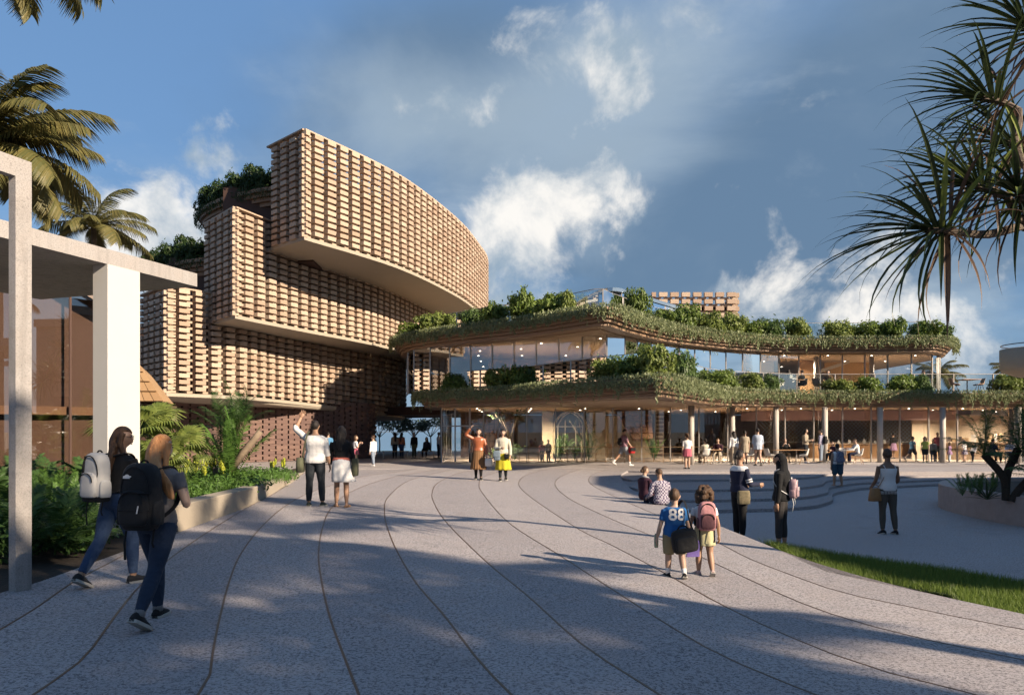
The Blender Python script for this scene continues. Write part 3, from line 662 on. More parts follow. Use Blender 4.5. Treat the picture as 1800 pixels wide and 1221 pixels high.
# side return of the glass and columns
pane_wall([Vector((-3.95, 40.5, 0)), Vector((-3.95, 47.5, 0))], -0.04, Z_S-0.035, 1.75, M_GLASS, pav)
for px, d in ((1215, 37.5), (1287, 39.6), (1364, 39.9), (1450, 39.9), (1547, 39.8), (1657, 39.7), (1790, 39.7)):
    x = (px-HX)/F*d; m = MB(); m.tube([(x, d, -0.05), (x, d, Z_S-0.032)], 0.15, 20); m.build('column', M_COLUMN, pav, True, True)
for px, d in ((742, 42.2), (1330, 44.6), (1435, 44.5), (1532, 44.5), (1646, 43.6)):
    x = (px-HX)/F*d; m = MB(); m.tube([(x, d, Z_S+0.77), (x, d, Z_R-0.032)], 0.14, 20); m.build('column', M_COLUMN, pav, True, True)
# interior: floors, back walls, screens, lights
m = MB(); m.prism([(-3.8, 40.6), (36, 40.6), (36, 57), (-3.8, 57)], -0.045, -0.03); m.build('hall_floor', mat('hall_floor', (0.36, 0.29, 0.24), 0.4, 0.2, 2), pav, True)
m = MB(); m.box((16, 56.9, 1.45), (39.6, 0.2, 2.95)); m.build('back_wall', mat('hall_wall', (0.34, 0.235, 0.165), 0.75, 0.3, 1.2, hue=(0.2, 0.13, 0.10)), pav, True)
m = MB(); m.box((11, 54.9, 4.98), (31, 0.2, 2.4)); m.build('back_wall', mat('upper_wall', (0.42, 0.26, 0.15), 0.7, 0.35, 1.5, hue=(0.26, 0.15, 0.09)), pav, True)
for (xa, xb, y, mm) in ((-1.5, 3.2, 46, M_WOODP), (8.5, 12.5, 49, M_WOODP), (14.5, 17, 47.5, mat('plaster', (0.60, 0.50, 0.40), 0.8)), (18.2, 19.6, 46.5, M_WOODP), (20.5, 23.4, 48, mat('ochre_wall', (0.55, 0.30, 0.10), 0.7))):
    m = MB(); m.box(((xa+xb)/2, y, 4.97), (xb-xa, 0.18, 2.38)); m.build('partition', mm, pav, True)
# sloping stair stringer on the upper floor
m = MB(); m.add([(15, 46.6, 3.8), (21.5, 46.6, 6.0), (21.5, 46.6, 6.17), (15, 46.6, 4.1), (15, 46.9, 3.8), (21.5, 46.9, 6.0), (21.5, 46.9, 6.17), (15, 46.9, 4.1)], [(0, 1, 2, 3), (7, 6, 5, 4), (0, 4, 5, 1), (3, 2, 6, 7), (1, 5, 6, 2), (0, 3, 7, 4)]); m.build('stair_stringer', M_COLUMN, pav, True)
lamp_me = MB(); lamp_me.tube([(0, 0, 0), (0, 0, -0.02)], 0.05, 10); lamp_me = lamp_me.mesh('downlight', M_LAMP)
for z, rows in ((Z_S-0.032, [(x, y) for y in (42, 45, 48.5) for x in np.arange(-2, 33, 3.1)]), (Z_R-0.032, [(x, y) for y in (43.5, 47, 51) for x in np.arange(-2, 25, 2.6)]), (Z_R-0.032, [(1.5, 37.5), (4.3, 35.6), (3.5, 39), (6.2, 38.5), (0.5, 40), (-1.8, 41)])):
    for x, y in rows:
        o = link('downlight', lamp_me, pav, True); o.location = Vector((x, y, z))-pav.location
def ceiling_lamp(x, y, z, e):
    l = bpy.data.lights.new('ceiling_lamp', 'SPOT'); l.energy = e; l.color = (1.0, 0.80, 0.58); l.shadow_soft_size = 0.12; l.spot_size = 2.6; l.spot_blend = 1.0
    o = bpy.data.objects.new('ceiling_lamp', l); COL.objects.link(o); o.location = (x, y, z)
for x in (-1.5, 2.2, 11.5, 15, 19.5, 25, 29): ceiling_lamp(x, 43.0, 2.93, 1700)
ceiling_lamp(9.4, 41.8, 2.93, 420)  # extra spot added to light the chapel's shingle roof
for x in (-1.5, 6, 14, 20, 26): ceiling_lamp(x, 47.5, 2.93, 1200)
for x, y in ((0.5, 40.3), (6, 41), (12, 45.2), (18, 45), (23, 45)): ceiling_lamp(x, y, 6.12, 1500)
# ground floor: curved bulkhead, counter, lattice screen
m = MB(); e = catmull([Vector(p) for p in ((15.5, 46.5, 0), (19, 45.2, 0), (23, 44.4, 0), (26.5, 44.6, 0), (29, 46.2, 0))], 0.4)
rs = [[p+Vector((0, 0, 2.35)), p+Vector((0, 0, 2.94)), p+Vector((0, 3, 2.94)), p+Vector((0, 3, 2.35))] for p in e]; m.rings(rs)
m.build('bulkhead', mat('mauve_plaster', (0.40, 0.25, 0.24), 0.7, 0.2, 1.5), pav, True)
ctr = thing('serving_counter', 'long timber serving counter inside the ground floor cafe', 'counter', (23.0, 46.2, -0.03))
m = MB(); m.box((0, 0, 0.44), (8.2, 0.8, 0.88)); m.build('counter_front', M_WOODP, ctr)
m = MB(); m.box((0, -0.02, 0.91), (8.4, 0.95, 0.06)); m.build('counter_top', mat('counter_top', (0.55, 0.42, 0.32), 0.4), ctr)
lat = thing('lattice_screen', 'wide diamond lattice metal screen behind the cafe counter', 'screen', (23, 50, 0))
m = MB()
for k in range(-18, 60):
    x0_ = 16.5+k*0.27
    for s in (1, -1):
        a = Vector((x0_, 50, 0.95)); b = a+Vector((s*1.7, 0, 1.7))
        if 16.3 < a.x < 29.6 and 16.3 < b.x < 29.6: m.tube([a, b], 0.022, 4)
tag(m.build('lattice_bars', mat('screen_metal', (0.42, 0.43, 0.45), 0.4, metal=0.6), lat, True), kind='stuff')
m = MB(); m.box((23, 50, 2.68), (13.6, 0.08, 0.06)); m.box((23, 50, 0.93), (13.6, 0.08, 0.06)); m.build('frame', M_METAL, lat, True)
for i in range(13):
    x = 19.4+i*0.58+random.uniform(-.1, .1); h = random.uniform(0.16, 0.34); b = MB(); r = random.uniform(.05, .11)
    b.tube([(0, 0, 0), (0, 0, h*0.6), (0, 0, h*0.75), (0, 0, h)], [r, r, r*0.45, r*0.4], 10)
    o = b.build('jar', mat('white_china', (0.8, 0.8, 0.78), 0.3), smooth_sh=False); o.location = (x, 46.1+random.uniform(-.2, .2), 0.912)
    tag(o, ORD[i]+' white jar from the left on the cafe counter', 'jar', 'white jars on the cafe counter')
shop = thing('display_counter', 'beige display counter with goods at the right end of the cafe', 'counter', (27.6, 43.6, -0.03))
m = MB(); m.box((0, 0, 0.5), (4.4, 0.7, 1.0)); m.build('counter_front', mat('beige_panel', (0.58, 0.44, 0.31), 0.7, 0.2, 2), shop)
m = MB(); m.box((0, -0.01, 1.03), (4.5, 0.8, 0.06)); m.build('counter_top', mat('counter_top', (0.55, 0.42, 0.32), 0.4), shop)
m = MB(); m.box((0.3, 1.4, 1.35), (6.6, 0.1, 2.7)); m.build('rear_panel', mat('sand_wall', (0.60, 0.48, 0.36), 0.8, 0.2, 1.5), shop)
for i, (dx, h, c) in enumerate(((-1.9, .22, 0), (-1.6, .3, 1), (-1.3, .18, 0), (-0.95, .32, 1), (-0.6, .25, 0), (-0.1, .42, 2), (0.35, .2, 1), (0.8, .5, 3), (1.15, .46, 2), (1.5, .5, 3))):
    b = MB(); b.box((0, 0, h/2), (random.uniform(.14, .26), .22, h-0.004)); b.box((0, -0.112, h*0.6), (.09, .01, h*0.3))
    o = b.build('goods_box', [mat('kraft', (0.38, 0.26, 0.15), 0.8), mat('dark_box', (0.06, 0.05, 0.05), 0.6), M_WHITE, mat('tan_box', (0.50, 0.36, 0.22), 0.8)][c]); o.location = (27.6+dx, 43.55, 1.035)
    tag(o, ORD[i]+' small box from the left on the beige display counter', 'box', 'boxes on the display counter')
# white lettering on the end wall (lines too far away to read: short strokes only)
sw = thing('sign_wall', 'plain end wall with small white lettering at the far right of the cafe', 'wall', (28.6, 41.4, -0.03))
m = MB(); m.box((0.35, 0.05, 1.48), (1.6, 0.12, 2.96)); m.build('wall_panel', mat('sand_wall', (0.60, 0.48, 0.36), 0.8), sw)
m = MB(); r = random.Random(3)
for row in range(6):
    x = -0.32
    while x < 0.12:
        w = r.choice((0.03, 0.05, 0.06)); z = 2.62-row*0.17
        m.box((x+w/2, -0.016, z), (0.014, 0.01, 0.10)); m.box((x+w/2+0.008, -0.016, z+r.choice((-.043, .043, 0))), (w*0.7, 0.01, 0.014)); x += w+0.02
m.build('lettering', M_WHITE, sw)
# chapel front standing inside the glass hall: gothic window, pale walls and shingle roof
ch = thing('old_chapel', 'pale stone chapel front with gothic window and shingle roof seen through the glass', 'chapel', (4.2, 46, -0.03))
M_STONEW = mat('chapel_render', (0.62, 0.50, 0.34), 0.8, 0.3, 2, 0.2, 12, hue=(0.45, 0.34, 0.22))
cy0 = 45.0; cx = (1003-HX)/F*cy0; hw = 1.0
arch = [(-hw, 0.3), (-hw, 1.9)]+[(-hw+1.5*hw*(1-math.cos(t)) if False else -hw+hw*2*(1-math.cos(t)), 1.9+hw*2*math.sin(t)*0.62) for t in np.linspace(0.12, 1.047, 7)]
arch = arch+[(-x, z) for x, z in arch[::-1][1:]]
m = MB(); outer = [(-1.75, -0.03), (-1.75, 3.0), (1.6, 3.0), (1.6, -0.03)]
m.box((cx-1.42, cy0+0.2, 1.45), (0.66, 0.4, 2.95)); m.build('wall', M_STONEW, ch, True)
m = MB(); m.box((cx+1.62, cy0+0.2, 1.45), (1.05, 0.4, 2.95)); m.build('wall', M_STONEW, ch, True)
m = MB(); m.box((cx, cy0+0.45, 1.45), (2.0, 0.1, 2.9)); m.build('window_glass', mat('window_dark', (0.06, 0.05, 0.05), 0.15, spec=0.8), ch, True)
m = MB(); m.tube([(cx+x, cy0-0.02, z) for x, z in arch], 0.07, 8); m.build('window_arch', M_STONEW, ch, True)
m = MB(); m.tube([(cx+x*0.78, cy0+0.05, 0.3+(z-0.3)*0.95) for x, z in arch], 0.04, 6); m.build('window_arch', M_CONC, ch, True)
for dx in (-0.33, 0.33):
    m = MB(); m.box((cx+dx, cy0+0.1, 1.3), (0.06, 0.08, 2.1)); m.build('window_bar', M_CONC, ch, True)
m = MB(); m.box((cx, cy0+0.1, 1.95), (1.9, 0.07, 0.06)); m.build('window_bar', M_CONC, ch, True)
ra, rb, rc, rd = P(1062, 692, 44.4), P(1142, 692, 44.8), P(1148, 772, 43.2), P(1112, 772, 43.0)
up = Vector((0, -0.04, 0.03))
m = MB(); bkk = Vector((0.1, 0.5, -0.1)); m.add([ra, rb, rc, rd, ra+bkk, rb+bkk, rc+bkk, rd+bkk], [(0, 3, 2, 1), (4, 5, 6, 7), (0, 1, 5, 4), (1, 2, 6, 5), (2, 3, 7, 6), (3, 0, 4, 7)]); m.build('roof_deck', M_SHINGLE, ch, True)
for r_ in range(8):
    L0, L1 = ra.lerp(rd, r_/8), ra.lerp(rd, (r_+1)/8); R0, R1 = rb.lerp(rc, r_/8), rb.lerp(rc, (r_+1)/8); n = 5
    for k in range(n):
        sh = 0.1 if r_ % 2 else 0.0; u0, u1 = clamp((k-sh)/n, 0, 1)+.006, clamp((k+1-sh if k < n-1 else n)/n, 0, 1)-.006
        a, b, c, d = L0.lerp(R0, u0)+up*.5, L0.lerp(R0, u1)+up*.5, L1.lerp(R1, u1)+up*1.8, L1.lerp(R1, u0)+up*1.8; dn = Vector((0, .04, -.03))
        m = MB(); m.add([a, b, c, d, a+dn, b+dn, c+dn, d+dn], [(0, 3, 2, 1), (4, 5, 6, 7), (3, 7, 6, 2), (0, 1, 5, 4), (0, 4, 7, 3), (1, 2, 6, 5)]); m.build('shingle', M_SHINGLE, ch, True)
xw0, xw1 = (1066-HX)/F*46, (1146-HX)/F*46
m = MB(); m.box(((xw0+xw1)/2, 46.2, 1.3), (xw1-xw0, 0.5, 2.6)); m.build('wall', M_STONEW, ch, True)
m = MB(); m.box(((1160-HX)/F*46, 46.3, 1.45), (0.5, 0.5, 2.95)); m.build('pillar', M_CONC, ch, True)
for k in range(11):
    m = MB(); m.box(((1160-HX)/F*46, 46.02, 0.2+k*0.25), (0.44 if k % 2 else 0.52, 0.08, 0.1)); m.build('quoin', mat('dark_quoin', (0.14, 0.10, 0.09), 0.8), ch, True)
# dark joinery at the left end of the hall
m = MB(); m.box((-1.6, 47.0, 1.45), (3.4, 0.2, 2.9)); m.build('inner_wall', M_INNER, pav, True)
for k in range(9):
    for j in range(6):
        m = MB(); m.box((-3.0+k*0.34, 46.88, 0.5+j*0.36), (0.26, 0.04, 0.30)); m.build('panel', mat('dark_joinery', (0.17, 0.09, 0.06), 0.5), pav, True)
# glass balustrades
BL = [p for p in offset_line(SLAB, 0.95, True)]
i1 = next(i for i, p in enumerate(BL) if p.x/p.y*F+HX > 1290)
pane_wall(BL[i1:], Z_S+0.77, Z_S+1.80, 2.2, M_RAIL, pav, 0.03, M_METAL, 0.008, ('balustrade_pane', 'balustrade_post'))
m = MB(); m.tube([p+Vector((0, 0, Z_S+1.82)) for p in BL[i1:]], 0.02, 6); m.build('balustrade_rail', M_METAL, pav, True)
m = MB(); m.tube([p+Vector((0, 0, Z_S+1.82)) for p in BL[6:i1]], 0.018, 6); m.build('balustrade_rail', M_METAL, pav, True)
pane_wall(BL[6:i1], Z_S+0.77, Z_S+1.80, 2.2, M_RAIL, pav, 0.03, M_METAL, 0.008, ('balustrade_pane', 'balustrade_post'))
RL = offset_line(ROOF, 1.1, True)
pane_wall(RL[6:-8], Z_R+0.77, Z_R+1.75, 2.4, M_RAIL, pav, 0.03, M_METAL, 0.008, ('balustrade_pane', 'balustrade_post'))
m = MB(); m.tube([p+Vector((0, 0, Z_R+1.77)) for p in RL[6:-8]], 0.018, 6); m.build('balustrade_rail', M_METAL, pav, True)
# glazed lantern on the roof
LN = catmull(pxl([(1000, 41.0), (1035, 37.4), (1076, 35.6), (1120, 37.2), (1185, 40.5), (1262, 44.5)]), 0.4)
lan = thing('roof_lantern', 'curved glazed lantern with glass lens roof on top of the pavilion', 'lantern', (5.5, 38, Z_R+0.77))
pane_wall(LN, Z_R+0.77, 8.45, 1.6, glass('lantern_glass', (0.70, 0.80, 0.9), 0.38), lan, 0.03, M_METAL)
m = MB(); rs = []
for i, p in enumerate(LN):
    t = i/(len(LN)-1); e = math.sin(PI*clamp(t, 0.02, 0.98))**0.5
    rs.append([p+Vector((0, -0.15, 8.46)), p+Vector((0, -0.15, 8.52+0.12*e)), p+Vector((0.1, 2.5, 8.60+0.1*e)), p+Vector((0.1, 2.5, 8.47))])
m.rings(rs); m.build('lens_roof', mat('sky_glass', (0.55, 0.66, 0.75), 0.06, metal=0.75), lan, True)
m = MB(); m.prism([(p.x, p.y+1.6) for p in LN]+[(14, 50), (3, 50)], Z_R+0.78, 8.3); m.build('inner_wall', mat('lantern_inner', (0.42, 0.28, 0.19), 0.7), lan, True)
# distant brick screen above the roof
fb = thing('far_brick_block', 'small distant block of open terracotta brickwork above the pavilion roof', 'building', (14, 56, 0))
BR2 = []; _sv = BR; BR = BR2
brick_rows(fb, [(10.6, 55.5), (17.2, 55.5)], 8.5, 12.15, 1, rowh=0.26, pitch=0.86, blen=0.62, dep=0.3, proud=0.16)
brick_rows(fb, [(17.25, 55.6), (17.6, 60)], 8.5, 12.15, 1, rowh=0.26, pitch=0.86, blen=0.62, dep=0.3, proud=0.05)
for b in BR2:
    m = MB(); brick_at(m, b); m.build('brick', M_BRICK, fb, True)
BR = _sv
m = MB(); m.prism([(10.7, 56.2), (16.9, 56.2), (16.9, 62), (10.7, 62)], 0, 11.2); m.build('inner_wall', M_INNER, fb, True)
# round balcony at the right edge
bal = thing('round_balcony', 'plain round concrete balcony drum at the right picture edge', 'balcony', (27.2, 36, 0))
bc = Vector(((1830-HX)/F*36, 36, 0)); m = MB()
prof = [(1.0, 4.35), (1.62, 4.62), (1.72, 4.8), (1.72, 5.72), (1.62, 5.74), (1.6, 4.9)]
m.rings([[bc+Vector((math.cos(a)*r_, math.sin(a)*r_, z)) for a in np.linspace(0, 2*PI, 40, endpoint=False)] for r_, z in prof], cap=True); m.build('drum', M_CONC, bal, True, True)
m = MB(); m.tube([bc+Vector((math.cos(a)*1.66, math.sin(a)*1.66, 5.92)) for a in np.linspace(0, 2*PI, 40)], 0.025, 6, cap=False); m.build('handrail', mat('dark_rail', (0.08, 0.08, 0.1), 0.4, metal=0.7), bal, True)
m = MB(); m.tube([bc+Vector((0.6, 0.5, -0.05)), bc+Vector((0.6, 0.5, 4.4))], 0.3, 16); m.build('post', M_CONC, bal, True, True)
# water sheet invented beyond the site, mirroring the sky to brighten the passage
m = MB(); m.prism([(-300, 84), (300, 84), (300, 2500), (-300, 2500)], -0.61, -0.55); tag(m.build('water', mat('added_water', (0.10, 0.22, 0.34), 0.12, 0.3, 0.05, 0.15, 0.8, spec=0.6)), kind='structure')
# low bronze railing in front of the glass
rl = thing('bronze_railing', 'low bronze railing with open square bays before the glass wall', 'railing', (2.5, 39.6, -0.046))
xa, xb = (862-HX)/F*39.6, (1300-HX)/F*39.6
for z, rr in ((0.86, 0.018), (0.5, 0.014), (0.08, 0.014)):
    m = MB(); m.tube([(xa, 39.6, z-0.046), (xb, 39.6, z-0.046)], rr, 6); m.build('rail', M_BRONZE, rl, True)
for i, x in enumerate(np.arange(xa, xb, 0.52)):
    m = MB(); m.box((x, 39.6, (0.43 if i % 2 == 0 else 0.27)-0.046), (0.028, 0.028, 0.85 if i % 2 == 0 else 0.46)); m.build('baluster', M_BRONZE, rl, True)
# right planter
pl = thing('round_planter', 'curved rose concrete planter wall in the shaded court at right', 'planter', (14, 19, -0.45))
PLP = catmull([Vector((x, y, 0)) for x, y in ((13.6, 13.0), (11.9, 14.6), (11.25, 16.2), (11.3, 18.2), (11.9, 20.4), (13.4, 22.2), (16.2, 23.3), (20, 22.6))], 0.35)
inn = offset_line(PLP, -0.42)
m = MB(); m.rings([[Vector((p.x, p.y, -0.5)), Vector((p.x, p.y, 0.19)), Vector((p.x, p.y, 0.20)).lerp(Vector((q.x, q.y, 0.2)), 0.03), Vector((q.x, q.y, 0.20)), Vector((q.x, q.y, -0.5))] for p, q in zip(PLP, inn)]); m.build('planter_wall', M_PINKC, pl, True)
m = MB(); m.prism([(p.x, p.y) for p in inn], -0.5, 0.10); m.build('soil', M_SOIL, pl, True)
# the neighbouring block beyond the right edge, whose shadow fills the court
nb = thing('neighbour_block', 'plain rendered block standing beyond the right picture edge', 'building', (32, 4, -0.6))
NBH = 9.2; NBT = NBH+0.6
nbp = [(22.0, -2.6), (21.9, -2.0), (21.0, 4.5), (19.7, 12.4), (20.2, 16.5), (22.8, 18.6), (45, 18.6), (45, -2.6)]
m = MB(); m.prism(nbp, -0.6, NBH-0.5); m.build('wall', M_CONC, nb, True)
m = MB(); m.prism([(p[0]+(0.3 if p[0] > 30 else -0.3), p[1]) for p in nbp], NBH-0.5, NBH); m.build('roof', M_CONC, nb, True)
for k in range(5):
    m = MB(); m.box((22.1-k*0.42, -0.5+k*2.8, 3.2), (0.9, 1.4, 1.6), 0.13); m.build('window', MATS['window_glass'], nb, True)
# ------------------------------------------------------------------ vegetation
def leaf_cloud(lumps, n, size, mats, seed, flat=0.5, split=None):
    """leaf-sized quads over the shells of several lumps; lumps = (centre, radii)"""
    r = np.random.default_rng(seed); w = np.array([l[1][0]*l[1][2] for l in lumps]); w = w/w.sum()
    idx = r.choice(len(lumps), n, p=w); C = np.array([l[0] for l in lumps])[idx]; R = np.array([l[1] for l in lumps])[idx]
    d = r.normal(size=(n, 3)); d /= np.linalg.norm(d, axis=1)[:, None]; rad = r.uniform(0.45, 1.08, n)**0.6*np.where(r.random(n) < 0.12, r.uniform(1.0, 1.45, n), 1.0)
    pos = C+d*R*rad[:, None]
    nrm = d+r.normal(0, 0.6, (n, 3))+np.array([0, 0, 0.5]); nrm /= np.linalg.norm(nrm, axis=1)[:, None]
    t = np.cross(nrm, r.normal(size=(n, 3))); t /= np.linalg.norm(t, axis=1)[:, None]; b = np.cross(nrm, t)
    s = size*r.uniform(0.6, 1.3, n)
    L = t*s[:, None]; Wd = b*(s*flat)[:, None]; droop = np.array([0, 0, -1.0])*(s*0.18)[:, None]
    v = np.stack([pos-L*0.5+droop*0, pos+Wd*0.5, pos+L*0.5+droop, pos-Wd*0.5], 1).reshape(-1, 3)
    q = np.arange(4*n).reshape(-1, 4)
    return v, q
def lumps_for(rx, ry, rz, k, rr):
    out = [((0, 0, rz*0.55), (rx*0.7, ry*0.7, rz*0.5))]
    for _ in range(k):
        a = rr.uniform(0, 2*PI); t = rr.uniform(0.25, 0.8)
        out.append(((math.cos(a)*rx*t, math.sin(a)*ry*t, rr.uniform(0.25, 0.85)*rz), (rx*rr.uniform(.16, .42), ry*rr.uniform(.16, .42), rz*rr.uniform(.12, .36))))
    return out
M_LEAFY = leafm('pale_shrub_leaf', (0.24, 0.29, 0.07), (0.10, 0.15, 0.03)); M_LEAFM = leafm('mid_shrub_leaf', (0.12, 0.19, 0.05), (0.05, 0.09, 0.025))
SHRUB = []
for k in range(5):
    rr = random.Random(40+k); me = npmesh('shrub_foliage', *leaf_cloud(lumps_for(1, 1, 1.0, 20, rr), 2600, 0.17, None, 50+k, 0.45), M_LEAF)
    st = MB()
    for j in range(6):
        a = rr.uniform(0, 2*PI); st.tube([(0.05*math.cos(a), .05*math.sin(a), -0.1), (0.25*math.cos(a), .25*math.sin(a), 0.35), (0.5*math.cos(a), .5*math.sin(a), 0.7)], [.03, .022, .01], 5)
    SHRUB.append((me, st.mesh('stem', M_BARK)))
def shrub(loc, sx, sy, sz, label, group, k, rz, mt=None):
    t = thing('shrub', label, 'shrub', loc, rz, group)
    f = link('foliage', SHRUB[k % 5][0], t); s = link('stem', SHRUB[k % 5][1], t)
    for o in (f, s): o.scale = (sx, sy, sz)
    if mt: f.material_slots[0].link = 'OBJECT'; f.material_slots[0].material = mt
    return t
def edge_at(line, px):
    return min(line, key=lambda p: abs(p.x/p.y*F+HX-px) if p.y < 46 else 1e9)
def edge_shrubs(line, inset, z, items, where, group, mt=None):
    off = offset_line(line, inset)
    for i, (px, wpx, hpx) in enumerate(items):
        j = min(range(len(off)), key=lambda q: abs(off[q].x/off[q].y*F+HX-px)+(0 if q > 3 else 50)); p = off[j]
        s = p.y/F; r = wpx*s/2
        shrub((p.x, p.y, z), r*1.05, max(0.5, min(r, 0.9)), hpx*s*random.uniform(.72, 1.15), ORD[i]+' leafy green shrub from the left on the '+where, group, random.randrange(5), random.uniform(0, 6.28), mt or random.choice((M_LEAF, M_LEAF, M_LEAFY, M_LEAFM)))
edge_shrubs(SLAB, 0.75, Z_S+0.66, [(752, 70, 36), (800, 62, 34), (868, 60, 46), (915, 66, 48), (1062, 62, 40), (1108, 78, 54), (1152, 70, 54), (1198, 76, 56), (1246, 74, 46), (1275, 48, 38), (1325, 48, 42), (1352, 44, 36), (1478, 62, 36), (1530, 66, 40), (1583, 66, 38), (1618, 44, 32), (1775, 60, 40), (1815, 60, 44)],
            'lower planted slab', 'shrubs along the lower slab')
edge_shrubs(ROOF, 0.75, Z_R+0.66, [(718, 60, 40), (758, 66, 42), (828, 44, 34), (878, 76, 44), (925, 80, 48), (972, 76, 50), (1002, 44, 36), (1120, 50, 54), (1165, 50, 40), (1200, 60, 46), (1245, 62, 44), (1285, 50, 42), (1318, 56, 42), (1362, 62, 38), (1405, 52, 38), (1470, 64, 40), (1520, 70, 38), (1572, 70, 40), (1622, 66, 44), (1655, 50, 42)],
            'pavilion roof edge', 'shrubs along the roof edge')
def hang(line, z, seed, dens, lmin, lmax, inset=0.05, x0=0, x1=None, lsz=0.05, mt=M_VINE, bush=0.12):
    """trailing plants: many short drooping strands of small leaves"""
    r = np.random.default_rng(seed); pts = resample(line[x0:x1], step=1.0/dens); vs = []
    nrms = []
    for i in range(len(pts)):
        t = pts[min(i+1, len(pts)-1)]-pts[max(i-1, 0)]; nrms.append(Vector((t.y, -t.x, 0)).normalized())
    for i, p in enumerate(pts):
        n = nrms[i]; clump = 0.55+0.45*math.sin(i*0.21+seed)*math.sin(i*0.083+1.3*seed)+0.2*math.sin(i*0.9)
        ln = lmin+(lmax-lmin)*clamp(clump, 0.05, 1)*r.uniform(0.4, 1.0)
        if r.random() < 0.10: ln *= 1.5
        k = max(3, int(ln/0.045)); s0 = r.uniform(-0.3, 0.1)
        base = p+n*(inset+r.uniform(-0.02, 0.10))
        for j in range(k):
            q = base+n*(s0*max(0, 1-j/3)+0.03*math.sin(j*1.3+i))+Vector((0, 0, z+0.10*(1 if j < 3 else 0)*r.uniform(0, 1)-ln*j/k))
            vs.append((q.x+r.normal(0, .03), q.y+r.normal(0, .03), q.z))
    pos = np.array(vs); n = len(pos)
    nr = r.normal(size=(n, 3)); nr[:, 1] -= 0.7; nr /= np.linalg.norm(nr, axis=1)[:, None]
    t = r.normal(0, .5, (n, 3)); t[:, 2] -= 1.0; t /= np.linalg.norm(t, axis=1)[:, None]; b = np.cross(nr, t); b /= np.linalg.norm(b, axis=1)[:, None]; s = lsz*r.uniform(.6, 1.6, n)[:, None]
    v = np.stack([pos-t*s, pos+b*s*.34, pos+t*s*1.2, pos-b*s*.34], 1).reshape(-1, 3)
    return npmesh('hanging_greenery', v, np.arange(4*n).reshape(-1, 4), mt)
tag(link('hanging_greenery', hang(SLAB, Z_S+0.80, 3, 46, 0.30, 0.80, x0=2, lsz=0.055, inset=0.10)), 'grey green trailing plants hanging over the lower slab edge', 'trailing plants', kind='stuff')
tag(link('hanging_greenery', hang(ROOF, Z_R+0.80, 5, 46, 0.28, 0.72, x0=2, x1=-2, lsz=0.055, inset=0.10)), 'grey green trailing plants hanging over the roof edge', 'trailing plants', kind='stuff')
for o in COL.objects:
    if o.name.startswith('hanging_greenery') and 'category' in o: del o['category']
del bpy.data.objects['grass']['category']
for e, z, nm in ((fl3, 13.6, 'upper'), (fl2, 10.3, 'middle')):
    r = random.Random(9); L = resample(offset_line(e, -0.5), step=0.95)
    for i, p in enumerate(L[:9]):
        shrub((p.x, p.y, z-0.1), 0.85, 0.8, r.uniform(0.95, 1.35), ORD[i]+' dark shrub from the building on the '+nm+' planted terrace', 'shrubs on the '+nm+' terrace', i+2, r.uniform(0, 6), M_LEAFD)
    h = link('hanging_greenery', hang(list(reversed(e)), z+0.0, 7, 14, 0.3, 0.75, mt=M_LEAFD)); tag(h, 'dark trailing plants over the '+nm+' terrace edge left of the brickwork', kind='stuff')

def frond_mesh(name, length, n, leaf, w, rise, droop, mt, twist=0.5, wid_base=0.012, nseg=3, taper=0.25, lean=0.75, seed=0, hang_l=0.35):
    """feather leaf: arched rachis along +Y with two rows of drooping leaflets"""
    r = np.random.default_rng(seed); mb = MB()
    def rach(t): return np.array([0, length*(t-0.18*droop*t*t), length*(rise*t-droop*0.62*t*t)])
    ts = np.linspace(0, 1, 12); mb.tube([rach(t) for t in ts], [wid_base*(1-0.85*t) for t in ts], 5)
    for i in range(n):
        t = 0.10+0.90*i/(n-1); p = rach(t); tg = rach(min(t+0.02, 1.02))-rach(t-0.02); tg /= np.linalg.norm(tg)
        ll = leaf*(math.sin(PI*clamp(0.12+0.80*t, 0, 1))**0.7*(1-taper)+taper*0.6)*r.uniform(0.85, 1.1)
        for s in (-1, 1):
            side = np.array([s, 0, 0]); d = side*math.cos(lean*t*0.8+0.25)+tg*math.sin(lean*t*0.8+0.25)
            d = d+np.array([0, 0, twist*r.uniform(0.1, 0.5)-0.1]); d /= np.linalg.norm(d)
            wv = np.cross(d, np.array([0, 0, 1.0])+0.3*r.normal(size=3)); wv /= np.linalg.norm(wv)+1e-9
            pts = []
            for k in range(nseg+1):
                u = k/nseg; c = p+d*ll*u+np.array([0, 0, -hang_l*ll*u*u]); ww = w*(0.55 if k == 0 else (1.0 if k < nseg else 0.12))*(1-0.35*u)
                pts += [tuple(c-wv*ww/2), tuple(c+wv*ww/2)]
            mb.add(pts, [(2*k, 2*k+1, 2*k+3, 2*k+2) for k in range(nseg)])
    return mb.mesh(name, mt)
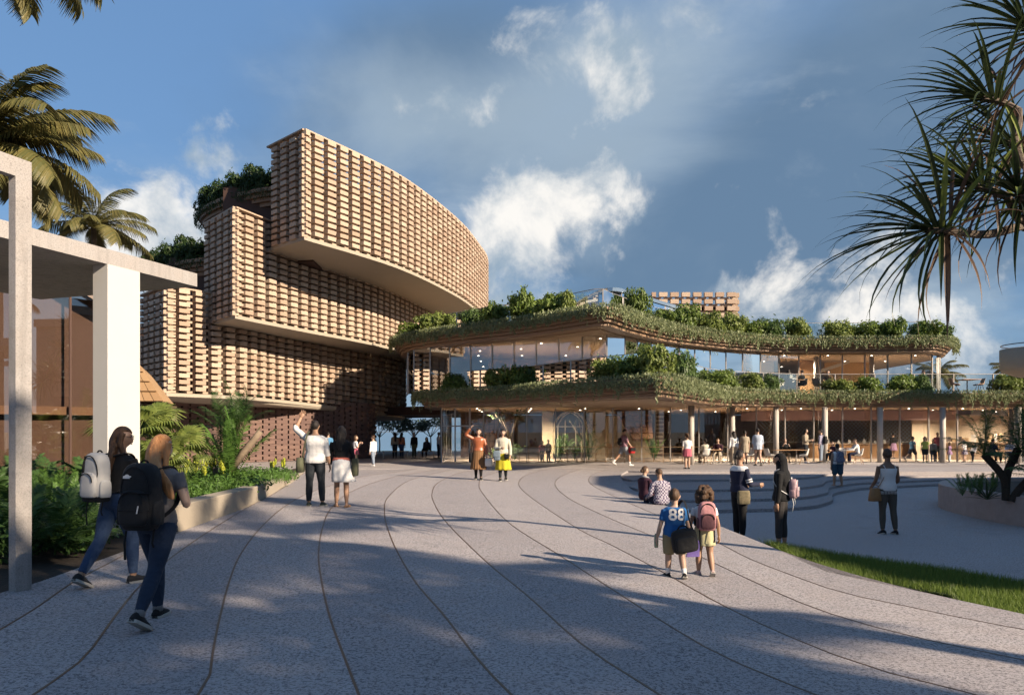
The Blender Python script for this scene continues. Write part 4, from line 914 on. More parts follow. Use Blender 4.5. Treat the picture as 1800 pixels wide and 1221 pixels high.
def fan_mesh(seed, R=0.62, stalk=0.9, n=30, mt=None):
    r = random.Random(seed); mb = MB()
    mb.tube([(0, 0, 0), (0, stalk*0.5, 0.06), (0, stalk, 0)], [.016, .012, .009], 5)
    c = Vector((0, stalk, 0))
    for i in range(n):
        a = -2.25+4.5*i/(n-1)+r.uniform(-.03, .03); d = Vector((math.sin(a), math.cos(a)*0.98, 0)); ll = R*(0.72+0.28*math.cos(a*0.62))*r.uniform(.92, 1.05)
        pw = Vector((d.y, -d.x, 0)); z0 = 0.05*(i % 2); pts = []
        for u, ww, dz in ((0, 0.004, 0), (0.5, 0.036, 0.05+z0*0.4), (0.75, 0.026, 0.03), (1.0, 0.003, -0.16-r.uniform(0, .16))):
            q = c+d*ll*u+Vector((0, 0, dz*R*1.4)); pts += [q-pw*ww, q+pw*ww]
        mb.add(pts, [(2*k, 2*k+1, 2*k+3, 2*k+2) for k in range(3)])
    return mb.mesh('fan_leaf', mt or M_FAN)
def strap_mesh(seed, L=1.25, w=0.055, bend=1.0, mt=None):
    r = random.Random(seed); mb = MB(); pts = []; p = Vector((0, 0, 0)); a = 0.0; n = 8; tw = r.uniform(-.3, .3)
    for k in range(n+1):
        u = k/n; ww = w*(0.7+0.6*u if u < 0.25 else (0.85+0.15*(1-u)))*(1 if u < 0.55 else max(0.04, (1-u)/0.45)); side = Vector((math.cos(tw*u), 0, math.sin(tw*u)))
        up = Vector((0, math.sin(a), math.cos(a)))*ww*0.30
        pts += [p-side*ww/2+up, p, p+side*ww/2+up]; a -= bend*(0.08+0.55*u*u)*(L/n)*2.0; p = p+Vector((0, math.cos(a), math.sin(a)))*L/n
    mb.add(pts, [f for k in range(n) for f in ((3*k, 3*k+1, 3*k+4, 3*k+3), (3*k+1, 3*k+2, 3*k+5, 3*k+4))]); return mb.mesh('strap_leaf', mt or M_PAND)
COCO = [frond_mesh('frond', 3.3, 70, 0.80, 0.052, 0.42+0.12*k, 0.62+0.15*k, M_PALM, seed=k, wid_base=0.035, hang_l=0.75) for k in range(3)]
FERN = [frond_mesh('frond', 0.85, 24, 0.17, 0.030, 0.75, 0.75+0.1*k, M_FERN, seed=10+k, wid_base=0.006, nseg=2, hang_l=0.25) for k in range(3)]
FERNB = [frond_mesh('frond', 1.25, 34, 0.20, 0.030, 0.9, 0.42+0.1*k, M_FERNB, seed=20+k, wid_base=0.010, nseg=2, hang_l=0.2) for k in range(2)]
FEATH = [frond_mesh('frond', 1.7, 36, 0.36, 0.022, 0.85, 0.62+0.12*k, M_FERN, seed=30+k, wid_base=0.012, hang_l=0.4) for k in range(2)]
FANS = [fan_mesh(k) for k in range(3)]
def crown(t, base, meshes, n, pitch0, pitch1, sc, seed, z_spread=0.0, name='frond', az0=0.0, azr=2*PI):
    r = random.Random(seed)
    for i in range(n):
        o = link(name, meshes[i % len(meshes)], t); u = (i+0.5)/n
        az = az0+(i*2.399963)%azr if azr >= 2*PI else az0+azr*u
        o.location = Vector(base)+Vector((0, 0, z_spread*(1-u))); s = sc*r.uniform(.85, 1.12); o.scale = (s, s, s)
        o.rotation_euler = Euler((pitch0+(pitch1-pitch0)*u+r.uniform(-.12, .12), r.uniform(-.25, .25), az+r.uniform(-.2, .2)), 'XYZ')
def palm(loc, top, n, sc, label, seed, lean=(0, 0), p0=0.75, p1=-0.75, name='palm_tree'):
    t = thing(name, label, 'palm', loc); h = top-loc[2]; m = MB()
    pts = [Vector((lean[0]*u*u, lean[1]*u*u, h*u)) for u in np.linspace(0, 1, 14)]
    m.tube(pts, [0.17*sc*(1.25-0.5*u)*(1+0.05*(i % 2)) for i, u in enumerate(np.linspace(0, 1, 14))], 10); m.build('trunk', M_TRUNK, t, smooth_sh=True)
    crown(t, pts[-1], COCO, n, p0, p1, sc, seed); return t
def palm_at(px, py, d, n, sc, label, seed, **k):
    c = P(px, py, d); return palm((c.x-k.get('lean', (0, 0))[0], c.y, 0.0), c.z, n, sc, label, seed, **k)
palm_at(-28, 255, 20, 38, 1.0, 'tall golden palm rising behind the gate post at far left', 3, lean=(0.6, 0))
palm_at(165, 398, 26, 22, 0.62, 'smaller palm with dark crown behind the portico slab', 5)
palm_at(-28, -205, 11.0, 26, 0.66, 'near palm whose frond tip dips in from the top edge', 8, p0=0.5, p1=-1.1)

# shade palms and trees standing behind the viewer, to the right
for i, (x, y, h, s) in enumerate(((11.5, -7.5, 8.2, 1.25), (17.4, -6.5, 9.6, 1.2), (9.6, -4.4, 6.0, 1.05), (16.1, -6.3, 8.0, 1.1), (18.6, -7.6, 7.4, 1.0), (12.4, -0.2, 8.7, 1.1), (12.0, -3.7, 8.2, 1.15))):
    palm((x, y, -0.1), h, (11, 10, 9, 9, 8, 8, 12)[i], s, ORD[i]+' shade palm behind the viewer casting feathery shadows on the path', 20+i, name='palm_tree', p1=-0.5)

# broad trees behind the viewer, seen only as reflections in the glass
for i, x in enumerate((-38, -30, -22, -14.5, -7, 0.5)):
    r = random.Random(900+i); t = thing('broad_tree', ORD[i]+' broad tree behind the viewer mirrored in the glass', 'tree', (x, -24+2*(i % 2), -0.6), 0, 'trees behind the viewer'); m = MB(); m.tube([(0, 0, 0), (.1, 0, 2), (0, .1, 4.5)], [.4, .3, .22], 9); m.build('trunk', M_BARK, t)
    link('crown', npmesh('crown', *leaf_cloud([((q[0][0]*1, q[0][1]*1, q[0][2]+3), q[1]) for q in lumps_for(4.6, 4.6, 6.5, 14, r)], 3000, .55, None, 900+i), M_PALM), t)
# left bed
def plant(name, label, cat, loc, meshes, n, p0, p1, sc, seed, group=None, leafname='frond', zs=0.0, trunk=None):
    t = thing(name, label, cat, loc, 0, group)
    if trunk:
        m = MB(); m.tube([(0, 0, -0.05), (0.03, 0, trunk*0.5), (0, 0.02, trunk)], [.09, .07, .06], 8); m.build('trunk', M_TRUNK, t)
    crown(t, (0, 0, trunk or 0.02), meshes, n, p0, p1, sc, seed, zs, leafname); return t
for i, (px, py, d, s) in enumerate(((272, 818, 13.8, .48), (236, 770, 14.6, .56), (312, 796, 14.6, .46), (262, 756, 15.2, .54))):
    c = P(px, py, d); plant('fan_palm', ['low fan palm nearest the ginger plants in the sunlit bed', 'fan palm half hidden by the white pier', 'fan palm reaching right toward the brick wall', 'tallest fan palm against the brick wall'][i], 'fan palm', (c.x, c.y, bed_z(c.x, c.y)), FANS, 14, 1.25, -0.25, s*1.15, 60+i, 'fan palms in the bed', 'fan_leaf', trunk=max(0.15, c.z-0.55))
c = P(405, 792, 17.5); plant('feather_palm', 'dark feathery palm rising before the shaded brick wall', 'palm', (c.x, c.y, bed_z(c.x, c.y)), FEATH, 16, 1.35, 0.2, 0.80, 71, None, trunk=0.95)
c = P(392, 790, 17.8); plant('feather_palm', 'low feathery palm tucked beneath the taller one', 'palm', (c.x-0.2, c.y, bed_z(c.x, c.y)), FEATH, 12, 0.9, 0.0, 0.75, 72, None, trunk=0.35)
c = G(420, 872); plant('bright_fern', 'big bright green fern fountain at the end of the bed', 'fern', (c.x-0.3, c.y+0.3, bed_z(c.x, c.y)), FERNB, 18, 1.2, 0.15, 1.15, 73)
c = G(300, 880); 
# bent pale trunk stub
m = MB(); a = P(402, 830, 17.2); b = P(432, 790, 17.2); e = P(458, 758, 17.2)
m.tube([a, b, b.lerp(e, .6), e], [0.10, 0.085, 0.075, 0.065], 9); tag(m.build('tree_stub', M_BARK, smooth_sh=True), 'leaning pale cut trunk beside the feathery palm', 'trunk')
# yellow ginger stalks
def ginger(loc, seed, label, group):
    r = random.Random(seed); t = thing('ginger_plant', label, 'plant', loc, r.uniform(0, 6), group)
    for k in range(5):
        a = r.uniform(0, 2*PI); rr_ = r.uniform(.02, .16); h = r.uniform(0.32, 0.52); x, y = math.cos(a)*rr_, math.sin(a)*rr_
        m = MB(); m.tube([(x*.5, y*.5, 0), (x, y, h)], .006, 5)
        for j in range(5):
            b = r.uniform(0, 6.28); z = h*(0.2+0.15*j); d = Vector((math.cos(b), math.sin(b), 0.5)); q = Vector((x*.7, y*.7, z)); s_ = Vector((-d.y, d.x, 0))*0.03
            m.add([q, q+d*.1-s_, q+d*.2-Vector((0, 0, .03)), q+d*.1+s_], [(0, 1, 2, 3)])
        st = m.build('stalk', M_FERNB, t)
        if k < 3:
            m = MB(); m.tube([(x, y, h-.02), (x, y, h+.05), (x, y, h+.12), (x, y, h+.17)], [.022, .036, .03, .006], 8)
            for j in range(14):
                b = j*2.4; z = h+.01*j; d = Vector((math.cos(b), math.sin(b), 0.7)); q = Vector((x, y, z)); s_ = Vector((-d.y, d.x, 0))*0.02
                m.add([q+d*.015, q+d*.04-s_, q+d*.07, q+d*.04+s_], [(0, 1, 2, 3)])
            m.build('bract', M_GINGER, st)
gpts = [(330, 868), (345, 862), (358, 866), (372, 858), (384, 866), (395, 860), (338, 878), (352, 876), (368, 878), (322, 862), (362, 852), (378, 850), (346, 852), (333, 850), (405, 874), (490, 852), (508, 850)]
for i, (px, py) in enumerate(gpts):
    c = G(px, py); ginger((c.x-0.25, c.y+0.3, bed_z(c.x, c.y)-0.05), 80+i, ORD[i]+' yellow green ginger plant counted along the sunlit bed' if i < 15 else ['left', 'right'][i-15]+' one of two yellow ginger spikes at the bed tip', 'yellow ginger in the bed')
# low leafy ground cover in the sunlit bed
rr = random.Random(5); lm = []
sun_area = [(p[0], p[1]) for p in [G(*q) for q in ((262, 925), (330, 905), (430, 882), (505, 862), (525, 845), (450, 838), (330, 838), (262, 850))]]
while len(lm) < 70:
    x, y = rr.uniform(-9, -3), rr.uniform(10, 28)
    if in_poly(x, y, sun_area): lm.append(((x, y, bed_z(x, y)+rr.uniform(.02, .14)), (rr.uniform(.25, .5), rr.uniform(.25, .5), rr.uniform(.1, .26))))
tag(link('ground_cover', npmesh('ground_cover', *leaf_cloud(lm, 9000, 0.10, None, 12, 0.45), M_FERNB)), 'low bright green ground cover behind the cream wall', kind='stuff')
v, f = blades(sun_area, 5000, lambda x, y: bed_z(x, y)-0.03, 0.26, 0.007, 4)
tag(link('ground_cover', npmesh('ground_cover', v, f, M_FERNB)), 'thin grassy blades among the plants behind the cream wall', kind='stuff')
# shaded ferns by the gate post
rr = random.Random(15); k = 0; shade_area = [(p[0], p[1]) for p in [G(*q) for q in ((-60, 1040), (20, 1015), (110, 992), (190, 955), (262, 922), (265, 880), (140, 872), (-60, 885))]]
fz = []
while len(fz) < 42:
    x, y = rr.uniform(-9.5, -3.5), rr.uniform(6.5, 14)
    if in_poly(x, y, shade_area) and all((x-a)**2+(y-b)**2 > 0.10 for a, b in fz): fz.append((x, y))
fz.sort(key=lambda p: p[0]/p[1])
for i, (x, y) in enumerate(fz):
    near = y < 9.5
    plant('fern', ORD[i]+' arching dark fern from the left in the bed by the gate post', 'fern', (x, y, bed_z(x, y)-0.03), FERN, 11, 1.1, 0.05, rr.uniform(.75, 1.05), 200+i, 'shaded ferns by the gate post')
lm = []
while len(lm) < 60:
    x, y = rr.uniform(-9.5, -3.5), rr.uniform(6.5, 14)
    if in_poly(x, y, shade_area): lm.append(((x, y, bed_z(x, y)+rr.uniform(.05, .25)), (rr.uniform(.2, .4), rr.uniform(.2, .4), rr.uniform(.12, .3))))
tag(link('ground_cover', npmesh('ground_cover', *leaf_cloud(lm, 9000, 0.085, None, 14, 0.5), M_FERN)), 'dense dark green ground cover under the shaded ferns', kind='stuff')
for i, (px, py, d) in enumerate(((95, 905, 10.2), (112, 885, 10.6), (82, 915, 9.6))):
    c = P(px, py, d); plant('upright_fern', ['left', 'tallest', 'lowest'][i]+' upright bright fern spear in the shaded bed', 'fern', (c.x, c.y, bed_z(c.x, c.y)), FERNB, 6, 1.35, 0.7, 0.6, 300+i, 'upright fern spears')

# pandanus reaching in from the right
pd = thing('screw_pine', 'dark screw pine with long strap leaves reaching in at upper right', 'tree', (7.6, 8.6, -0.45))
PO = pd.location
def wl(v): return Vector(v)-PO
D = 8.2
hubs = [(1628, 404, 8.0, (-1.0, -0.1, 0.05)), (1702, 322, 8.2, (-0.85, 0.1, 0.35)), (1726, 172, 8.4, (-0.85, 0, 0.30)), (1800, 45, 8.5, (-0.7, 0, 0.6)), (1765, 250, 8.9, (-0.5, 0.5, 0.5)), (1790, 340, 7.9, (-0.5, -0.5, 0.2))]
join = P(1800, 396, 8.3); root = P(1960, 420, 8.6)
m = MB(); trunk_pts = [Vector((7.6, 8.6, -0.45)), Vector((7.4, 8.6, 1.5)), root, join.lerp(root, .4)+Vector((0, 0, .1)), join]
m.tube([wl(p) for p in catmull(trunk_pts, .2)], [0.14-0.07*i/max(1, len(catmull(trunk_pts, .2))-1) for i in range(len(catmull(trunk_pts, .2)))], 9); m.build('trunk', M_TRUNK, pd)
STR = [strap_mesh(k, 1.1+0.12*(k % 3), 0.05, 0.9+0.42*(k % 4)) for k in range(8)]; STRY = [strap_mesh(20+k, 1.15, 0.045, 1.5+0.3*k, M_PANDY) for k in range(3)]; STRG = [strap_mesh(30, 1.2, 0.06, 1.0, M_FAN)]
for hi, (px, py, d, ax) in enumerate(hubs):
    c = P(px, py, d); ax = Vector(ax).normalized(); br = MB()
    mid = c-ax*0.45; br_pts = catmull([join if hi < 2 else root, join.lerp(mid, .6)+Vector((0, 0, -.05)), mid, c], 0.15); br.tube([wl(p) for p in br_pts], [0.05-0.012*i/len(br_pts) for i in range(len(br_pts))], 8); br.build('branch', M_TRUNK, pd)
    r = random.Random(hi+50); rot = ax.to_track_quat('Y', 'Z').to_matrix()
    for k in range(56):
        u = (k+.5)/56; az = k*2.399963; pol = 0.12+1.5*u**0.9
        d_ = rot @ Vector((math.sin(pol)*math.cos(az), math.cos(pol), math.sin(pol)*math.sin(az)))
        ms = STR if u < 0.74 else STRY
        if r.random() < 0.05: ms = STRG
        o = link('strap_leaf', r.choice(ms), pd); o.location = wl(c-ax*(0.30*u)); s = r.uniform(.80, 1.12)*(0.92 if hi else 1.10); o.scale = (s, s, s)
        side = d_.cross(Vector((0, 0, 1)))
        if side.length < 0.05: side = Vector((1, 0, 0))
        side.normalize(); up = side.cross(d_)
        if up.z < 0: side, up = -side, -up
        o.rotation_euler = Matrix((side, d_, up)).transposed().to_euler()
# planter at right: dark cordyline-like plant and small ferns
cp = P(1772, 850, 15.5); cp.z = 0.1
t = thing('cycad', 'dark many stemmed cycad in the rose concrete planter at right', 'cycad', (12.0+0.0, 16.5, 0.10))
t.location = (P(1768, 860, 16.5).x, 16.5, 0.10); m = MB()
for (a, b, c_, r0) in (((0, 0, 0), (-0.05, 0, .5), (-0.48, 0, 1.02), .09), ((0, 0, 0), (.1, .1, .6), (.35, .1, 1.15), .09), ((.05, -.1, 0), (.3, -.2, .4), (.55, -.2, .55), .07)):
    m = MB(); m.tube(catmull([Vector(a), Vector(b), Vector(c_)], .1), 0.085, 8); m.build('stem', mat('cycad_bark', (0.07, 0.05, 0.035), .95, .5, 12, 1.0, 40), t); crown(t, c_, FEATH, 18, 1.1, -0.6, 0.62, int(r0*1000), name='frond')
for i, px in enumerate((1692, 1708, 1722, 1745)):
    c = P(px, 845, 17.4+0.3*(i % 2)); plant('small_fern', ORD[i]+' small green fern from the left in the rose planter', 'fern', (c.x, c.y, 0.1), FERNB, 9, 1.2, 0.3, 0.36, 400+i, 'ferns in the rose planter')
c = P(1735, 855, 16.4); plant('spiky_plant', 'dark spiky low plant at the rim of the rose planter', 'plant', (c.x, c.y, 0.1), [strap_mesh(70+k, 0.6, 0.03, 1.6) for k in range(3)], 26, 1.3, 0.2, 0.9, 450, None, 'strap_leaf')
# far palm behind the pavilion, slender trees seen through the passage and inside the hall
palm_at(1650, 655, 58, 18, 0.62, 'hazy palm half hidden behind the right end of the pavilion', 31)
palm_at(1795, 655, 47, 16, 0.6, 'palm crown below the round balcony at right', 33)
def small_tree(loc, h, spread, label, seed, leaves=1500, mt=None, size=0.16, group=None, lm_=None):
    r = random.Random(seed); t = thing('slender_tree', label, 'tree', loc, 0, group); m = MB()
    fork = Vector((0, 0, h*0.42)); m.tube([(0, 0, 0), (.03, 0, h*.2), fork], [h*.022, h*.018, h*.016], 8); lm = []
    for k in range(6):
        a = k*1.05+r.uniform(-.3, .3); e = Vector((math.cos(a)*spread*r.uniform(.5, .9), math.sin(a)*spread*.6, h*r.uniform(.72, 1.0))); md = fork.lerp(e, .5)+Vector((0, 0, h*.05)); m.tube([fork, md, e], [h*.012, h*.008, h*.003], 6)
        for q in (md.lerp(e, .6), e): lm.append((tuple(q), (spread*r.uniform(.2, .34), spread*r.uniform(.2, .34), spread*r.uniform(.14, .22))))
    m.build('trunk', M_BARK, t, smooth_sh=True); link('crown', npmesh('crown', *leaf_cloud(lm, leaves, size, None, seed, 0.5), mt or M_LEAFD), t); return t
for i, (px, d) in enumerate(((667, 60), (694, 63), (728, 61), (757, 64))):
    c = P(px, 800, d); small_tree((c.x, c.y, -0.1), 3.0, 2.1, ORD[i]+' slender grey tree from the left beyond the passage', 500+i, 1100, leafm('haze_leaf', (0.10, 0.14, 0.09), (0.06, 0.09, 0.06)), 0.2, 'trees beyond the passage')
c = P(896, 800, 43); small_tree((c.x, c.y, -0.03), 3.0, 1.5, 'slender forked tree growing inside the glass hall near the door', 520, 260, None, 0.12)
c = P(1022, 800, 43.2); small_tree((c.x, c.y, -0.03), 2.7, 0.9, 'thin tree before the gothic window inside the hall', 521, 120, None, 0.1)
for i, (px, s) in enumerate(((985, .8), (1010, .6), (1035, .9), (1150, 1.0), (905, .6), (870, .5))):
    c = P(px, 800, 42.4); plant('indoor_fern', ORD[i]+' leafy indoor fern listed along the glass hall planting', 'fern', (c.x, c.y, -0.03), FERNB if i % 2 else FEATH, 12, 1.3, 0.2, s, 530+i, 'indoor ferns behind the glass')
# ------------------------------------------------------------------ people
def clothm(name, col, var=0.15, rough=0.85, vs_=6, bump=0.35, bs=14, hue=None): return mat('cloth_'+name, col, rough, var, vs_, bump*1.6, bs, hue=hue, spec=0.2, sheen=0.15)
SKIN = {'fair': mat('skin_fair', (0.62, 0.40, 0.29), 0.5, 0.1, 8), 'tan': mat('skin_tan', (0.48, 0.28, 0.18), 0.5, 0.1, 8), 'brown': mat('skin_brown', (0.26, 0.14, 0.085), 0.5, 0.1, 8)}
def hairm(name, col, hue): return mat('hair_'+name, col, 0.55, 0.8, 26, 0.9, 40, hue=hue, stretch=(1, 1, 0.12), spec=0.25)
HAIR = {'black': hairm('black', (0.018, 0.014, 0.013), (0.05, 0.036, 0.03)), 'brown': hairm('brown', (0.07, 0.04, 0.024), (0.16, 0.09, 0.05)), 'ginger': hairm('ginger', (0.62, 0.24, 0.08), (0.95, 0.52, 0.24)),
        'ombre': hairm('ombre', (0.045, 0.026, 0.018), (0.22, 0.11, 0.05)), 'grey': hairm('grey', (0.3, 0.27, 0.25), (0.45, 0.42, 0.4))}
M_SOLE = mat('shoe_sole', (0.55, 0.52, 0.47), 0.8)
M_EYE = mat('eye_dark', (0.02, 0.015, 0.012), 0.2); M_LIP = mat('lips', (0.42, 0.16, 0.13), 0.5)
REMESH = []                                          # (object, voxel size, extra mesh collected after the remesh)
def vec(*a): return Vector(a)
def nrm(v): v = Vector(v); return v.normalized()
class Body:
    """pose and proportions of one figure; local axes: x right, y forward, z up"""
    def __init__(s, h, sp):
        s.h = h; s.sp = sp; s.fem = sp.get('fem', 1); s.kid = sp.get('kid', 0); s.wd = sp.get('wide', 1.0)*(0.97 if s.fem else 1.06)
        s.hd = sp.get('head', 1.0+0.32*s.kid)
        up = nrm((sp.get('lean', (0, 0))[0], sp.get('lean', (0, 0))[1], 1)); s.up = up
        s.fw = nrm(vec(0, 1, 0)-up*up.y); s.rt = s.fw.cross(up)
        s.tl = (0.245-0.03*s.kid)*h; s.sl = (0.235-0.03*s.kid)*h
        L = sp.get('legs', ((0, 0, -1), (0, 0, -1), (0, 0, -1), (0, 0, -1)))   # left thigh, left shin, right thigh, right shin
        s.legd = [nrm(v) for v in L]
        reach = max(-(s.legd[0].z*s.tl+s.legd[1].z*s.sl), -(s.legd[2].z*s.tl+s.legd[3].z*s.sl))
        s.pz = sp['seat']+0.085*h if 'seat' in sp else reach+0.045*h+0.01*h
        s.pel = vec(0, 0, s.pz)
        kk = 1-0.02*s.kid
        s.hip = [s.pel+s.rt*(sx*0.05*h*s.wd)-up*0.01*h for sx in (-1, 1)]
        s.knee = [s.hip[i]+s.legd[2*i]*s.tl for i in (0, 1)]; s.ank = [s.knee[i]+s.legd[2*i+1]*s.sl for i in (0, 1)]
        s.sh = [s.spine(0.258)+s.rt*(sx*0.104*h*s.wd) for sx in (-1, 1)]
        A = sp.get('arms', ((-.16, .02, -1), (-.05, .12, -1), (.16, .02, -1), (.05, .12, -1)))
        s.armd = [(s.rt*v[0]+s.fw*v[1]+up*v[2]).normalized() for v in A]
        s.elb = [s.sh[i]+s.armd[2*i]*0.172*h for i in (0, 1)]; s.wri = [s.elb[i]+s.armd[2*i+1]*0.150*h for i in (0, 1)]
        s.hc = s.spine(0.393+0.012*s.kid)+s.fw*0.012*h; s.yaw = sp.get('yaw', 0.0); s.nod = sp.get('nod', 0.0)
        s.hr = Matrix((s.rt, s.fw, up)).transposed() @ Matrix.Rotation(s.yaw, 3, 'Z') @ Matrix.Rotation(s.nod, 3, 'X')
    def spine(s, t): return s.pel+s.up*(t*s.h)+s.fw*(0.012*s.h*math.sin(clamp(t/0.3, 0, 1)*PI)*-0.6)
    PROF = [(-0.055, .070, .052), (-0.03, .094, .066), (0.0, .101, .071), (0.045, .094, .064), (0.09, .078, .055), (0.13, .080, .057), (0.18, .092, .064), (0.22, .102, .064), (0.252, .106, .056), (0.274, .090, .047), (0.292, .054, .041), (0.312, .036, .036), (0.36, .033, .035)]
    def torso(s, mb, e=0.0, a=-1, b=1, sc=1.0, n=16):
        pr = s.PROF; ts = [a]+[p[0] for p in pr if a < p[0] < b]+[b]; ts = [clamp(t, pr[0][0], pr[-1][0]) for t in ts]; rs = []
        for t in sorted(set(ts)):
            w = float(np.interp(t, [p[0] for p in pr], [p[1] for p in pr])); d = float(np.interp(t, [p[0] for p in pr], [p[2] for p in pr]))
            if not s.fem and 0.03 < t < 0.16: w += 0.006
            if s.kid: w *= 1.02; d *= 1.1
            w = w*s.wd*s.h*sc+e; d = d*s.h*sc+e; c = s.spine(t)
            rs.append([c+s.rt*(w*math.copysign(abs(math.cos(q))**0.9, math.cos(q)))+s.fw*(d*math.sin(q)) for q in np.linspace(0, 2*PI, n, endpoint=False)])
        mb.rings(rs)
    def leg(s, mb, i, e=0.0, frac=1.0, flare=0.0):
        h = s.h; p = [s.hip[i], s.hip[i].lerp(s.knee[i], .5), s.knee[i], s.knee[i].lerp(s.ank[i], .35), s.ank[i]]
        r = [.060*h, .052*h, .036*h, .036*h, .021*h]
        if s.kid: r = [x*1.06 for x in r]
        pts = catmull(p, 0.02*h); tot = len(pts); k = max(3, int(tot*frac)); rr = [float(np.interp(j/(tot-1)*4, range(5), r))*1.0+e+flare*j/tot for j in range(tot)]
        mb.tube(pts[:k], rr[:k], 12)
    def arm(s, mb, i, e=0.0, frac=1.0):
        h = s.h; p = [s.sh[i], s.sh[i].lerp(s.elb[i], .5), s.elb[i], s.elb[i].lerp(s.wri[i], .4), s.wri[i]]; r = [.030*h, .027*h, .0215*h, .0215*h, .0145*h]
        if not s.fem: r = [x*1.12 for x in r]
        pts = catmull(p, 0.015*h); tot = len(pts); k = max(3, int(tot*frac)); mb.tube(pts[:k], [float(np.interp(j/(tot-1)*4, range(5), r))+e for j in range(k)], 10)
    def head(s, mb):
        h = s.h*s.hd; n, m = 20, 14; rs = []
        for j in range(1, m):
            th = PI*j/m; z = math.cos(th); ring = []
            for i in range(n):
                ph = 2*PI*i/n; x, y = math.sin(th)*math.cos(ph), math.sin(th)*math.sin(ph)
                X = .0455*x; Y = .056*y; Z = .066*z
                if z < 0: k = 1-0.30*(-z)**1.4; X *= k; Y *= (1-0.16*(-z)**1.6) if y > 0 else (1-0.42*(-z)**1.3)
                if y > 0.80 and abs(x) < 0.33 and -0.50 < z < 0.12: Y += .0125*(1-abs(x)/0.33)*(1 if z < -0.12 else 0.55)      # nose
                if y > 0.6 and 0.2 < abs(x) < 0.6 and -0.02 < z < 0.24: Y -= .004                                               # eye sockets
                if y > 0.75 and abs(x) < 0.4 and -0.66 < z < -0.50: Y += .003                                                  # mouth
                ring.append(s.hc+s.hr@vec(X*h, Y*h, Z*h))
            rs.append(ring)
        mb.rings(rs)
        for sx in (-1, 1): mb.tube([s.hc+s.hr@vec(sx*.041*h, -.004*h, .012*h), s.hc+s.hr@vec(sx*.050*h, -.008*h, .006*h), s.hc+s.hr@vec(sx*.044*h, -.004*h, -.014*h)], .0075*h, 6)
    def hand(s, mb, i):
        h = s.h*(1.06 if s.kid else 1); d = s.armd[2*i+1]; w = s.wri[i]; sp = s.sp; curl = sp.get('curl', (0.5, 0.5))[i]; spread = sp.get('spread', (0.1, 0.1))[i]
        pn = (s.rt*(-1 if i else 1)); pn = pn-d*pn.dot(d)
        if sp.get('palm'): q = sp['palm'][i]; pn = s.rt*q[0]+s.fw*q[1]+s.up*q[2]; pn = pn-d*pn.dot(d)
        pn = pn.normalized() if pn.length > .05 else nrm(d.cross(s.fw)); sd = pn.cross(d).normalized()
        if sd.dot(s.fw) < 0 and abs(sd.dot(s.fw)) > .2: sd = -sd
        rs = []
        for u, a, b in ((-.005, .013, .012), (.012, .019, .011), (.032, .023, .011), (.047, .022, .009), (.052, .018, .006)):
            c = w+d*u*h; rs.append([c+sd*a*h*math.cos(q)+pn*b*h*math.sin(q) for q in np.linspace(0, 2*PI, 10, endpoint=False)])
        mb.rings(rs)
        for k, (off, ln) in enumerate(((.0165, .040), (.0055, .046), (-.0055, .043), (-.0155, .034))):
            p = w+d*.046*h+sd*off*h; q = (d+sd*spread*(1.5-k)*0.35).normalized(); pts = [p]; a = 0
            for j in range(3): a += curl*0.6; dd = q*math.cos(a)+pn*math.sin(a); p = p+dd*(ln*h/3); pts.append(p)
            mb.tube(pts, [.0056*h, .0055*h, .005*h, .0038*h], 6)
        p = w+d*.014*h+sd*.016*h; q = (d*.75+sd*.62+pn*.35).normalized(); mb.tube([p, p+q*.022*h, p+(q*.6+d*.5).normalized()*.042*h], [.0075*h, .0066*h, .0045*h], 6)
    def foot_axes(s, i):
        f = s.sp.get('feet', (0.0, 0.0))[i]; turn = s.sp.get('toe', (0.12, -0.12))[i]; fw = Matrix.Rotation(turn, 3, 'Z')@vec(0, 1, 0)
        d = fw*math.cos(f)-vec(0, 0, 1)*math.sin(f); u = fw*math.sin(f)+vec(0, 0, 1)*math.cos(f); return d, u
    def shoe(s, mb, i, e=0.0, sole=False, high=0.0):
        h = s.h; d, u = s.foot_axes(i); sd = d.cross(u); a = s.ank[i]; rs = []
        for t, w, hi in ((-.036, .014, .020), (-.030, .022, .045+high), (-.008, .025, .056+high), (.020, .026, .050), (.055, .030, .034), (.085, .029, .026), (.105, .020, .018), (.112, .008, .010)):
            c = a+d*t*h; lo = -.045*h
            if sole: ring = [c+sd*(x*(w*h+e+.002*h))+u*(lo+z) for x, z in ((-1, -.004*h), (1, -.004*h), (1, .012*h), (-1, .012*h))]
            else:
                ring = [c+sd*(w*h+e)*math.cos(q)+u*(lo+(hi*h+e)*max(0.0, math.sin(q)) if math.sin(q) > 0 else lo) for q in np.linspace(0, 2*PI, 12, endpoint=False)]
            rs.append(ring)
        mb.rings(rs)
def hair_cap(B, mb, sc=1.09, low=-0.25, fringe=0.38, n=22, m=14):
    h = B.h*B.hd; rs = []
    for j in range(1, m):
        th = PI*j/m; z = math.cos(th); ring = []
        for i in range(n):
            ph = 2*PI*i/n; x, y = math.sin(th)*math.cos(ph), math.sin(th)*math.sin(ph); k = sc
            if (y > 0.15 and z < fringe+0.25*abs(x)) or (y > -0.3 and z < -0.2): k = 0.80
            elif z < low: k = 0.80
            X = .047*x*k; Y = .057*y*k-.003; Z = .067*z*k+.002
            if z < 0: Y *= (1-0.2*(-z)); X *= (1-0.15*(-z))
            ring.append(B.hc+B.hr@vec(X*h, Y*h, Z*h))
        rs.append(ring)
    mb.rings(rs)
